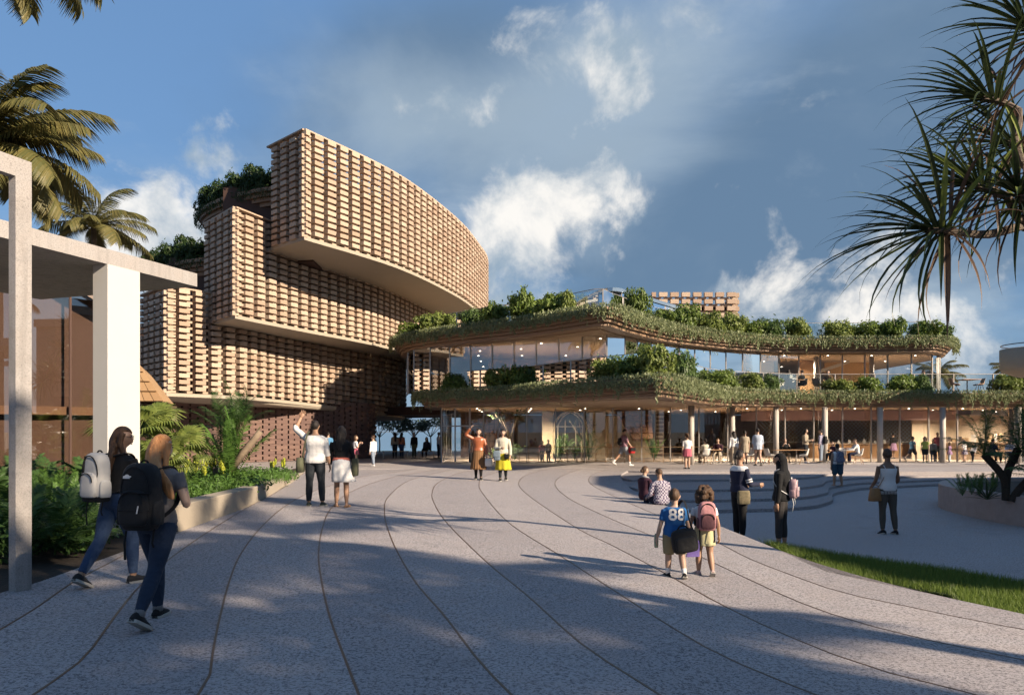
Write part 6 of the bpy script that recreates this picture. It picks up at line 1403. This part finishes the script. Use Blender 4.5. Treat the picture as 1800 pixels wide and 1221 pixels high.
# --- people behind or beside the glass
far('child in purple top inside the glass hall by the railing', 953, 811, 40, 2.9, z=-.04, kid=.3, top=K_ROSE, pants=K_DARK, hair='bob', haircol='brown', hh=1.18)
far('pale coated child inside the glass hall by the railing', 964, 811, 42, -2.9, z=-.04, kid=.3, top=K_CREAM, pants=K_DARK, hair='short', haircol='brown', hh=1.24)
l = G(1097, 818); o, B = person('boy in flowered shirt and grey shorts striding right', l, -1.35, hfor(67, l.y), fem=0, kid=.15, top=K_FLORAL, sleeve=.5, loose=.02, pants=clothm('grey_short', (.40, .43, .48)), plen=.48, pfit=.014, hair='short', skin='tan', legs=WALKR(.55, .55, .35), shoes=K_WHITE, sock=K_WHITE, nod=-.5, feet=(.5, 0), arms=((-.2, -.4, -.8), (0, .2, -1), (.2, .4, -1), (0, .6, -.7)))
backpack(o, B, 'black backpack on the boy in the flowered shirt', K_PACK, K_BLACK, .26, .15, .36, .04)
hand_bag('red and black sports bag carried by the striding boy', 'sports_bag', 'bag', l+vec(.36, -.16, .62), (.34, .24, .30), K_RED, .5, .1, K_BLACK, flap=True)
far('girl in white top and rose skirt standing on the step edge', 1208, 824, 64, .15, kid=.5, top=K_WHITE, sleeve=.5, skirt=K_ROSE, slen=.16, sflare=1.25, hair='tail', haircol='brown', hairlen=.05, skin='fair')
far('woman with long black hair in white top by the cafe chairs', 1290, 817, 60, .25, z=-.045, top=K_WHITE, loose=.016, pants=K_BEIGE, hair='long', haircol='black', hairlen=.17)
far('woman with black plait in sand coloured dress', 1309, 815, 59, -.2, z=-.045, top=K_BEIGE, loose=.018, skirt=K_BEIGE, slen=.2, sflare=1.15, hair='tail', haircol='black', hairlen=.16, sleeve=.6)
far('woman in long pale blue shirt stepping toward the glass', 1332, 818, 66, -.1, z=-.045, top=K_PALE, loose=.024, hem=-.05, skirt=K_PALE, slen=.10, sflare=1.1, hair='bun', haircol='black', sleeve=.75, legs=WALK(.12, .16, .5), feet=(0, .5))
far('woman in beige blouse standing and talking by the tables', 1416, 813, 60, -2.2, z=-.045, top=K_BEIGE, loose=.02, pants=K_DARK, hair='long', haircol='black', hairlen=.1, shoes=K_WHITE, arms=((-.2, .2, -1), (.3, .8, .1), (.2, .2, -1), (-.3, .8, .2)))
o, B = far('young man in lavender shirt and pale jeans with a backpack', 1443, 813, 59, .9, z=-.045, fem=0, top=K_LAV, pants=K_DENIM, hair='short', haircol='black', sleeve=.8)
backpack(o, B, 'black backpack on the young man in lavender', K_PACK, K_BLACK, .28, .17, .42, .03)
# --- furniture: shell chairs and tables
def chair_proto(shell):
    m = MB(); prof = [(.23, .41), (.21, .43), (.10, .435), (-.05, .42), (-.15, .44), (-.205, .52), (-.23, .64), (-.255, .76), (-.265, .82)]; rs = []
    for k, (y, z) in enumerate(prof):
        u = k/8; wd = .235-.05*u*u; cup = .02+.09*math.sin(PI*clamp(u*.9, 0, 1)); row = []
        for j in range(9):
            x = -1+j/4; row.append(vec(x*wd, y+(cup*.75*x*x if u > .55 else 0), z+(cup*x*x if u <= .55 else cup*.15*x*x)))
        rs.append(row)
    vs = [p for r in rs for p in r]; n = 9; m.add(vs, [(i*n+j, i*n+j+1, (i+1)*n+j+1, (i+1)*n+j) for i in range(8) for j in range(8)])
    me = m.mesh('shell', shell, True); legs = []
    for sx in (-1, 1):
        for sy in (-1, 1):
            q = MB(); q.tube([(sx*.10, sy*.10, .40), (sx*.21, sy*.21, 0)], [.014, .010], 6); legs.append(q.mesh('leg', M_WOODP))
    q = MB(); q.tube([(-.15, -.15, .22), (.15, .15, .22)], .005, 4); q.tube([(.15, -.15, .22), (-.15, .15, .22)], .005, 4); return me, legs, q.mesh('brace', K_BLACK)
CH_W = chair_proto(mat('white_shell', (.78, .74, .68), .4)); CH_D = chair_proto(mat('dark_shell', (.05, .05, .055), .4)); CH_O = chair_proto(mat('peach_shell', (.62, .42, .32), .4))
def chair(loc, rz, label, proto=CH_W, group='shell chairs on the terrace'):
    t = thing('chair', label, 'chair', loc, rz, group); s = link('shell', proto[0], t); md = s.modifiers.new('thick', 'SOLIDIFY'); md.thickness = .012
    for l in proto[1]: link('leg', l, t)
    link('brace', proto[2], t); return t
def table(loc, label, r=.38, h=.73, mt=None, group='small cafe tables', rz=0, sq=True):
    t = thing('cafe_table', label, 'table', loc, rz, group); m = MB()
    if sq: m.box((0, 0, h), (r*2, r*2, .03))
    else: m.tube([(0, 0, h-.015), (0, 0, h+.015)], r, 24)
    m.build('table_top', mt or M_WOODP, t); m = MB(); m.tube([(0, 0, .02), (0, 0, h-.02)], .03, 10); m.build('leg', M_METAL, t); m = MB(); m.tube([(0, 0, 0), (0, 0, .02)], r*.6, 18); m.build('base', M_METAL, t); return t
def seated(label, px, d, rz, z=-.045, h=1.66, ch=None, chl=None, **k):
    l = vec((px-HX)/F*d, d, z); R = Matrix.Rotation(rz, 3, 'Z')
    k.setdefault('arms', ((-.15, .35, -1), (.15, .9, .15), (.15, .35, -1), (-.15, .9, .15))); k.setdefault('legs', SIT)
    o, B = person(label, l, rz, h, seat=.42, **k)
    if ch: chair(l+R@vec(0, -.02, 0), rz, chl, ch, 'shell chairs on the terrace' if z < 1 else 'shell chairs on the upper terrace')
    return o, B
seated('woman with dark ponytail in pale top sitting on a white chair', 1240, 37.6, .15, ch=CH_W, chl='white shell chair under the woman with a ponytail', top=K_CREAM, pants=K_BEIGE, hair='tail', haircol='black', hairlen=.12, face=0)
seated('man in dark plum jumper sitting opposite the ponytailed woman', 1262, 38.8, 2.7, ch=CH_W, chl='white shell chair under the man in plum', fem=0, top=K_PLUM, pants=K_BEIGE, hair='short', haircol='brown')
table((vec(((1254-HX)/F*38.3), 38.3, -.045)), 'small cafe table between the ponytailed woman and the man in plum')
seated('balding man in black jumper resting his chin at a table', 1380, 38.8, 3.0, ch=CH_D, chl='dark shell chair under the man in black', fem=0, top=K_BLACK, pants=K_BEIGE, hair='bald', haircol='grey', arms=((-.2, .4, -.9), (.3, .5, .8), (.2, .4, -.9), (-.3, .5, .8)))
table((vec((1373-HX)/F*38.1, 38.1, -.045)), 'cafe table before the man in black', .40); table((vec((1400-HX)/F*38.2, 38.2, -.045)), 'cafe table left of the woman in the beige blouse', .40)
chair((vec((1352-HX)/F*37.6, 37.6, -.045)), -1.2, 'empty white shell chair left of the man in black'); chair((vec((1413-HX)/F*37.5, 37.5, -.045)), 1.2, 'empty white shell chair in front of the beige blouse')
seated('child in dark top sitting beside the young man in lavender', 1464, 38.6, 2.0, h=1.35, kid=.3, ch=CH_O, chl='peach shell chair under the child', top=K_PLUM, pants=K_DARK, hair='bob', haircol='brown')
seated('man in white shirt and navy trousers leaning on a cafe table', 1508, 37.8, 1.35, ch=CH_W, chl='white shell chair under the man in the white shirt', fem=0, top=K_WHITE, pants=K_NAVY, hair='short', haircol='brown', lean=(0, .2), arms=((-.2, .7, -.5), (.2, .9, .2), (.2, .7, -.5), (-.2, .9, .3)))
table((vec((1487-HX)/F*37.9, 37.9, -.045)), 'pale round cafe table before the man in the white shirt', .42, .73, mat('white_top', (.72, .70, .68), .4), sq=False); chair((vec((1480-HX)/F*38.5, 38.5, -.045)), 2.6, 'empty white shell chair behind the round pale table'); chair((vec((1320-HX)/F*38.4, 38.4, -.045)), 2.2, 'empty white shell chair among the three standing women')
# --- inside and before the right part of the glass
far('woman in dark jacket and pink skirt looking into the cafe', 1570, 806, 48, .3, z=-.04, hh=1.62, top=K_BLACK, skirt=K_PRINT, slen=.22, hair='short', haircol='black')
far('boy in blue shirt running left to right past the glass', 1604, 811, 46, -1.4, z=-.045, fem=0, kid=.4, top=K_SKY, sleeve=.4, pants=K_NAVY, plen=.5, pfit=.014, hair='short', haircol='brown', legs=WALKR(.5, .6, .4), feet=(.5, 0))
far('girl in lime top standing with her back to the court', 1626, 812, 46, 2.6, z=-.045, kid=.4, top=K_LIME, sleeve=.4, pants=K_DARK, plen=.48, hair='long', haircol='brown', hairlen=.06, shoes=K_LIME)
far('child in striped pale top and jeans beside the blue column', 1640, 811, 40, 3.0, z=-.045, kid=.5, fem=0, top=K_PALE, loose=.02, pants=K_JEAN, hair='short', haircol='black')
l = vec((1648-HX)/F*41.5, 41.5, -.03); person('man in rose shirt standing inside behind the children', l, 2.4, 1.64, fem=0, top=K_ROSE, pants=K_DARK, hair='short', face=0)
far('small child in purple print dress outside the display counter', 1669, 812, 36, .8, z=-.045, kid=.6, top=K_PRINT, skirt=K_PRINT, slen=.12, hair='bob', haircol='brown', pants=K_PALE)
far('child in white top and checked skirt near the display counter', 1695, 812, 40, .5, z=-.045, kid=.5, top=K_WHITE, sleeve=.5, skirt=K_CHECK, slen=.16, hair='bob', haircol='brown')
far('child in white top bending forward to the right', 1710, 812, 38, -1.3, z=-.045, kid=.5, top=K_WHITE, pants=K_DARK, hair='bob', haircol='brown', lean=(0, .55), legs=((0, .2, -1), (0, .1, -1), (0, -.1, -1), (0, -.2, -1)), hh=1.16)
seated('person in dark coat seated on a black chair at far right', 1745, 37.8, -1.2, ch=CH_D, chl='black shell chair under the person in the dark coat', top=K_NAVY, pants=K_DARK, hair='short', face=0)
seated('man in pale blue shirt seated facing out at far right', 1776, 37.6, 2.9, ch=CH_W, chl='white shell chair under the man in pale blue', fem=0, top=K_PALE, pants=K_DARK, hair='short')
table((vec((1768-HX)/F*36.9, 36.9, -.045)), 'slim cafe table before the man in pale blue', .3)
# --- upper terrace
ZT = Z_S+.772
for (px, d, rz, lab, tp, hr, chl) in ((1386, 40.8, -.4, 'woman in pink seated on the upper terrace', K_CREAM, 'long', 'pale chair under the woman in pink upstairs'), (1410, 41.0, .6, 'man in black seated with his back to the terrace rail', K_BLACK, 'short', 'dark chair under the man in black upstairs'), (1456, 41.2, 2.4, 'woman in brown seated behind the right hand shrubs upstairs', K_BROWN, 'bob', 'peach chair under the woman in brown upstairs'), (1624, 41.0, 1.2, 'man in dark shirt seated at the right end upstairs', K_NAVY, 'short', 'white chair under the man at the right end upstairs')):
    seated(lab, px, d, rz, ZT, ch=CH_O if px != 1410 else CH_D, chl=chl, top=tp, pants=K_DARK, hair=hr, face=0)
table((vec((1398-HX)/F*40.7, 40.7, ZT)), 'timber table between the seated pair upstairs', group='tables on the upper terrace'); chair((vec((1436-HX)/F*40.8, 40.8, ZT)), -.8, 'empty peach chair left of the woman in brown upstairs', CH_O, 'shell chairs on the upper terrace')
table((vec((1700-HX)/F*40.6, 40.6, ZT)), 'peach timber table at the open end of the upper terrace', .5, .74, mat('peach_top', (.55, .33, .22), .5), 'tables on the upper terrace')
for px, rz, lab in ((1676, -1.5, 'peach chair left of the peach table upstairs'), (1722, 1.5, 'peach chair right of the peach table upstairs')): chair((vec((px-HX)/F*40.6, 40.6, ZT)), rz, lab, CH_O, 'shell chairs on the upper terrace')
# passage benches
for i, (x0_, x1_) in enumerate(((672, 718), (735, 764))):
    a, b = (x0_-HX)/F*46.2, (x1_-HX)/F*46.2; t = thing('bench', ['long', 'short'][i]+' thin legged timber bench in the passage', 'bench', ((a+b)/2, 46.2, -.046)); m = MB(); m.box((0, 0, .44), (b-a, .4, .04)); m.build('seat', M_WOODP, t)
    for sx in (-1, 1): m = MB(); m.box((sx*(b-a)/2.2, 0, .21), (.03, .3, .42)); m.build('leg', M_METAL, t)
# --- sitting pair on the path edge
l = G(1133, 880); l = vec((1133-HX)/F*18.6, 18.6, -.43)
person('woman in plum dress and grey scarf sitting on the path edge', l, -.95, 1.64, seat=.30, near=1, legs=((-.1, .9, .25), (0, .3, -1), (.1, .9, .3), (0, .35, -1)), top=K_PLUM, pants=K_PLUM, scarf=clothm('grey_scarf', (.36, .36, .38)), hair='bun', haircol='brown', skin='fair', yaw=-.25, arms=((-.15, .25, -1), (.1, .8, -.3), (.15, .25, -1), (-.1, .8, -.3)))
l = vec((1163-HX)/F*17.6, 17.6, -.43)
person('man in checked shirt sitting on the path edge', l, .35, 1.72, seat=.26, near=1, fem=0, legs=((-.15, .9, .2), (0, .3, -1), (.15, .9, .2), (0, .35, -1)), top=K_CHECK, loose=.016, hem=-.05, pants=K_NAVY, hair='short', haircol='brown', skin='tan', lean=(0, .16), nod=-.3, face=0, arms=((-.3, .2, -1), (.15, .8, -.2), (.3, .2, -1), (-.15, .8, -.2)))
# --- two children walking up the path
l, h = at(1186, 1014, 160)
o, B = person('boy in blue football shirt and khaki shorts walking away', l, .05, h, near=1, kid=.8, fem=0, top=K_BLUE, sleeve=.44, loose=.022, hem=-.05, pants=K_KHAKI, plen=.56, pfit=.018, flare=.008, hair='short', haircol='brown', skin='fair', sock=K_WHITE, legs=((-.04, .12, -1), (-.02, .04, -1), (.06, -.16, -1), (.06, -.34, -1)), feet=(0, .35), yaw=-.35,
              arms=((-.3, .0, -1), (-.2, .2, -1), (.22, .05, -1), (.1, .2, -1)))
t = thing('school_bag', 'black school bag slung across the boy in blue', 'bag', l, .05); m = MB(); ax = (nrm((1, 0, .16)), vec(0, 1, 0), nrm((-.16, 0, 1))); c = vec(.06, -.19, .43*h); sbox(m, c, ax, (.30, .13, .27), BPROF, 24); m.build('bag', K_PACK, t, smooth_sh=True)
m = MB(); sbox(m, c+vec(0, -.06, -.03), ax, (.24, .07, .17), BPROF, 20); m.build('front_pocket', K_PACK, t, smooth_sh=True); m = MB(); m.tube([c+ax[0]*.06*math.cos(a)+ax[2]*(.12+.05*math.sin(a)) for a in np.linspace(0, PI, 9)], .009, 6); m.build('handle', K_BLACK, t)
strap_line(t, [c+vec(.12, .03, .10), vec(.14*h/1.06, -.13, .62*h), vec(.10*h, -.09, .80*h), vec(.085*h, 0, .845*h), vec(.06*h, .09, .78*h)], K_BLACK, .018)
# shirt number
cu = bpy.data.curves.new('num', 'FONT'); cu.body = '88'; cu.size = .19; cu.align_x = 'CENTER'; cu.extrude = .004; cu.offset = .004; cu.space_character = 1.05
to = bpy.data.objects.new('num', cu); COL.objects.link(to); bpy.context.view_layer.update(); me = bpy.data.meshes.new_from_object(to.evaluated_get(bpy.context.evaluated_depsgraph_get())); bpy.data.objects.remove(to)
me.materials.clear(); me.materials.append(K_WHITE)
for v_ in me.vertices:
    x, z, e_ = v_.co.x, v_.co.y, v_.co.z; hw_, hd_ = .106*h+.028*h, .064*h*1.1+.026*h; y = -hd_*math.sqrt(max(0.05, 1-(x/hw_)**2)); v_.co = vec(x, y-.006+(e_*-1), B.spine(.155).z+z)
link('shirt_number', me, o)
hand_bag('small clear water bottle case held by the boy in blue', 'bottle', 'bottle', l+vec(-.205, .06, .34), (.05, .05, .14), mat('bottle_green', (.35, .42, .30), .3), 0, .03)
hand_bag('purple folder carried between the two children', 'folder', 'folder', l+vec(.22, .03, .22*h), (.17, .02, .19), K_PURPLE, .2, 0, prof=[(0, .98, 0), (.02, 1, 0), (.98, 1, 0), (1, .98, 0)])
l, h = at(1238, 1010, 158)
o, B = person('girl with curly brown hair in lemon skirt walking away', l, -.05, h, near=1, kid=.8, top=K_WHITE, sleeve=.34, skirt=K_LEM, slen=.15, sflare=1.14, hair='curly', haircol='brown', skin='tan', legs=((-.02, .16, -1), (-.02, -.05, -1), (.05, -.05, -1), (.05, -.40, -1)), feet=(.0, .8), shoes=clothm('pink_shoe', (.62, .45, .42)), face=0,
              arms=((-.3, 0, -1), (-.1, .2, -1), (.30, 0, -1), (.12, .2, -1)))
backpack(o, B, 'pink and black school backpack on the curly haired girl', K_PINK, K_BLACK, .21, .12, .34, .03, clothm('dark_pink', (.20, .09, .10)), 1)
# --- standing women in the sunken court
zb = -.45
l = G(1300, 948, zb); h = hfor(157, l.y)
o, B = person('woman in navy and white jacket with hair in a bun gesturing', l, -1.15, min(h, 1.8), near=1, top=K_NAVY, loose=.02, hem=.0, pants=K_BLACK, hair='bun', haircol='black', skin='tan', arms=((-.2, .15, -1), (.0, .9, -.15), (.2, .2, -1), (-.1, .9, -.05)), curl=(.3, .3))
hh_ = B.h; m = MB(); B.torso(m, .024*hh_, .235, .290); REMESH.append((m.build('white_yoke', K_WHITE, o, smooth_sh=True), .01, None))
for i in (0, 1):
    for dz in (.0, .035):
        m = MB(); p = B.sh[i].lerp(B.elb[i], .66+dz*4); q = B.sh[i].lerp(B.elb[i], .74+dz*4); m.tube([p, q], .0365*hh_, 12); m.build('sleeve_stripe', K_WHITE, o, smooth_sh=True)
t = hand_bag('mottled hip bag worn by the woman in the navy jacket', 'hip_bag', 'bag', l+vec(.02, -.19, .50*hh_-.16), (.25, .10, .26), K_CAMO, -.1, 0)
l = G(1373, 962, zb); h = hfor(165, l.y)
o, B = person('woman in black headscarf and dark leggings looking left', l, 1.05, min(h, 1.72), near=1, top=K_BLACK, loose=.022, hem=-.035, pants=clothm('dark_leggings', (.055, .05, .05)), plen=.90, pfit=.002, hair='hijab', skin='tan', sandal=1, shoes=K_TANL, arms=((-.16, .02, -1), (0, .12, -1), (.12, .05, -1), (.0, .2, -1)), legs=((-.02, .06, -1), (-.02, .0, -1), (.04, -.05, -1), (.03, -.06, -1)))
backpack(o, B, 'pink and white patterned backpack on the woman in the headscarf', clothm('pink_print', (.55, .36, .38), .9, .85, 18, .1, 20, hue=(.2, .16, .2)), K_WHITE, .26, .14, .34, .0, None, 1, dy=.015)
l = G(1560, 938, zb); h = hfor(154, l.y)
o, B = person('woman in white camisole and brown trousers walking away', l, .05, min(h, 1.75), near=1, top=K_WHITE, sleeve=0, neck=.235, hem=-.03, loose=.008, pants=clothm('taupe', (.12, .10, .08)), plen=.97, pfit=.001, hair='bun', haircol='brown', skin='brown', face=0, legs=((-.02, .05, -1), (-.02, -.06, -1), (.05, -.06, -1), (.04, -.14, -1)), feet=(.25, .1), arms=((-.2, .1, -1), (.1, .7, -.5), (.2, .1, -1), (-.1, .7, -.5)), shoes=clothm('black_shoe', (.02, .02, .022)))
for s_ in (-1, 1): m = MB(); m.tube(catmull([B.spine(.232)+B.rt*s_*.06*B.h-B.fw*.062*B.h, B.spine(.272)+B.rt*s_*.066*B.h-B.fw*.02*B.h, B.spine(.235)+B.rt*s_*.06*B.h+B.fw*.066*B.h], .02), .006, 5); m.build('shoulder_strap', K_WHITE, o)
m = MB()
for k in range(40):
    a = 2*PI*k/40; p = B.spine(-.03)+B.rt*.106*B.h*math.cos(a)+B.fw*.078*B.h*math.sin(a); m.tube([p, p-vec(0, 0, .06)], [.006, .003], 4)
m.build('fringe', K_WHITE, o)
t = hand_bag('tan leather shoulder bag at the left side of the woman in white', 'shoulder_bag', 'bag', l+vec(-.26, -.02, .535*B.h-.26), (.30, .15, .26), K_TANL, .3, .08, prof=[(0, .95, 0), (.05, 1.02, 0), (.5, .92, 0), (.95, .72, 0), (1, .66, 0)])
strap_line(t, [vec(.05, 0, .25), vec(.10, -.10, .45), vec(.17, -.09, .62), vec(.16, .0, .72)], K_TANL, .012)
l = G(1472, 854, -.30); h = hfor(75, l.y)
o, B = person('boy in white vest and blue shorts stepping down the court steps', l, .1, h, fem=0, kid=.2, top=K_WHITE, sleeve=0, pants=clothm('teal_short', (.06, .12, .17)), plen=.52, pfit=.016, hair='short', haircol='black', skin='tan', face=0, legs=((-.03, .08, -1), (-.03, 0, -1), (.08, -.06, -1), (.08, -.1, -1)), shoes=SKIN['tan'])
backpack(o, B, 'navy patterned backpack on the boy on the steps', clothm('navy_print', (.14, .17, .28), .8, .85, 14, .1, 20, hue=(.4, .4, .45)), K_NAVY, .26, .15, .40, .03)

# ------------------------------------------------------------------ turn the figure shells into continuous skins
def finish():
    for o, vx, ex in REMESH:
        md = o.modifiers.new('skin', 'REMESH'); md.mode = 'VOXEL'; md.voxel_size = vx; md.use_smooth_shade = True
        sm = o.modifiers.new('soft', 'SMOOTH'); sm.iterations = 3; sm.factor = .5
    bpy.context.view_layer.update(); dg = bpy.context.evaluated_depsgraph_get(); new = []
    for o, vx, ex in REMESH: new.append(bpy.data.meshes.new_from_object(o.evaluated_get(dg)))
    for (o, vx, ex), me in zip(REMESH, new):
        mt = o.data.materials[0]; o.modifiers.clear()
        if ex is not None and ex.v:
            nv = len(me.vertices); vs = np.empty(nv*3, np.float32); me.vertices.foreach_get('co', vs); fs = [tuple(p.vertices) for p in me.polygons]
            me2 = bpy.data.meshes.new('person'); me2.from_pydata([tuple(v) for v in vs.reshape(-1, 3)]+ex.v, [], fs+[tuple(i+nv for i in f) for f in ex.f]); me = me2
        me.materials.clear(); me.materials.append(mt); me.polygons.foreach_set('use_smooth', [True]*len(me.polygons)); me.name = o.name; o.data = me
finish()
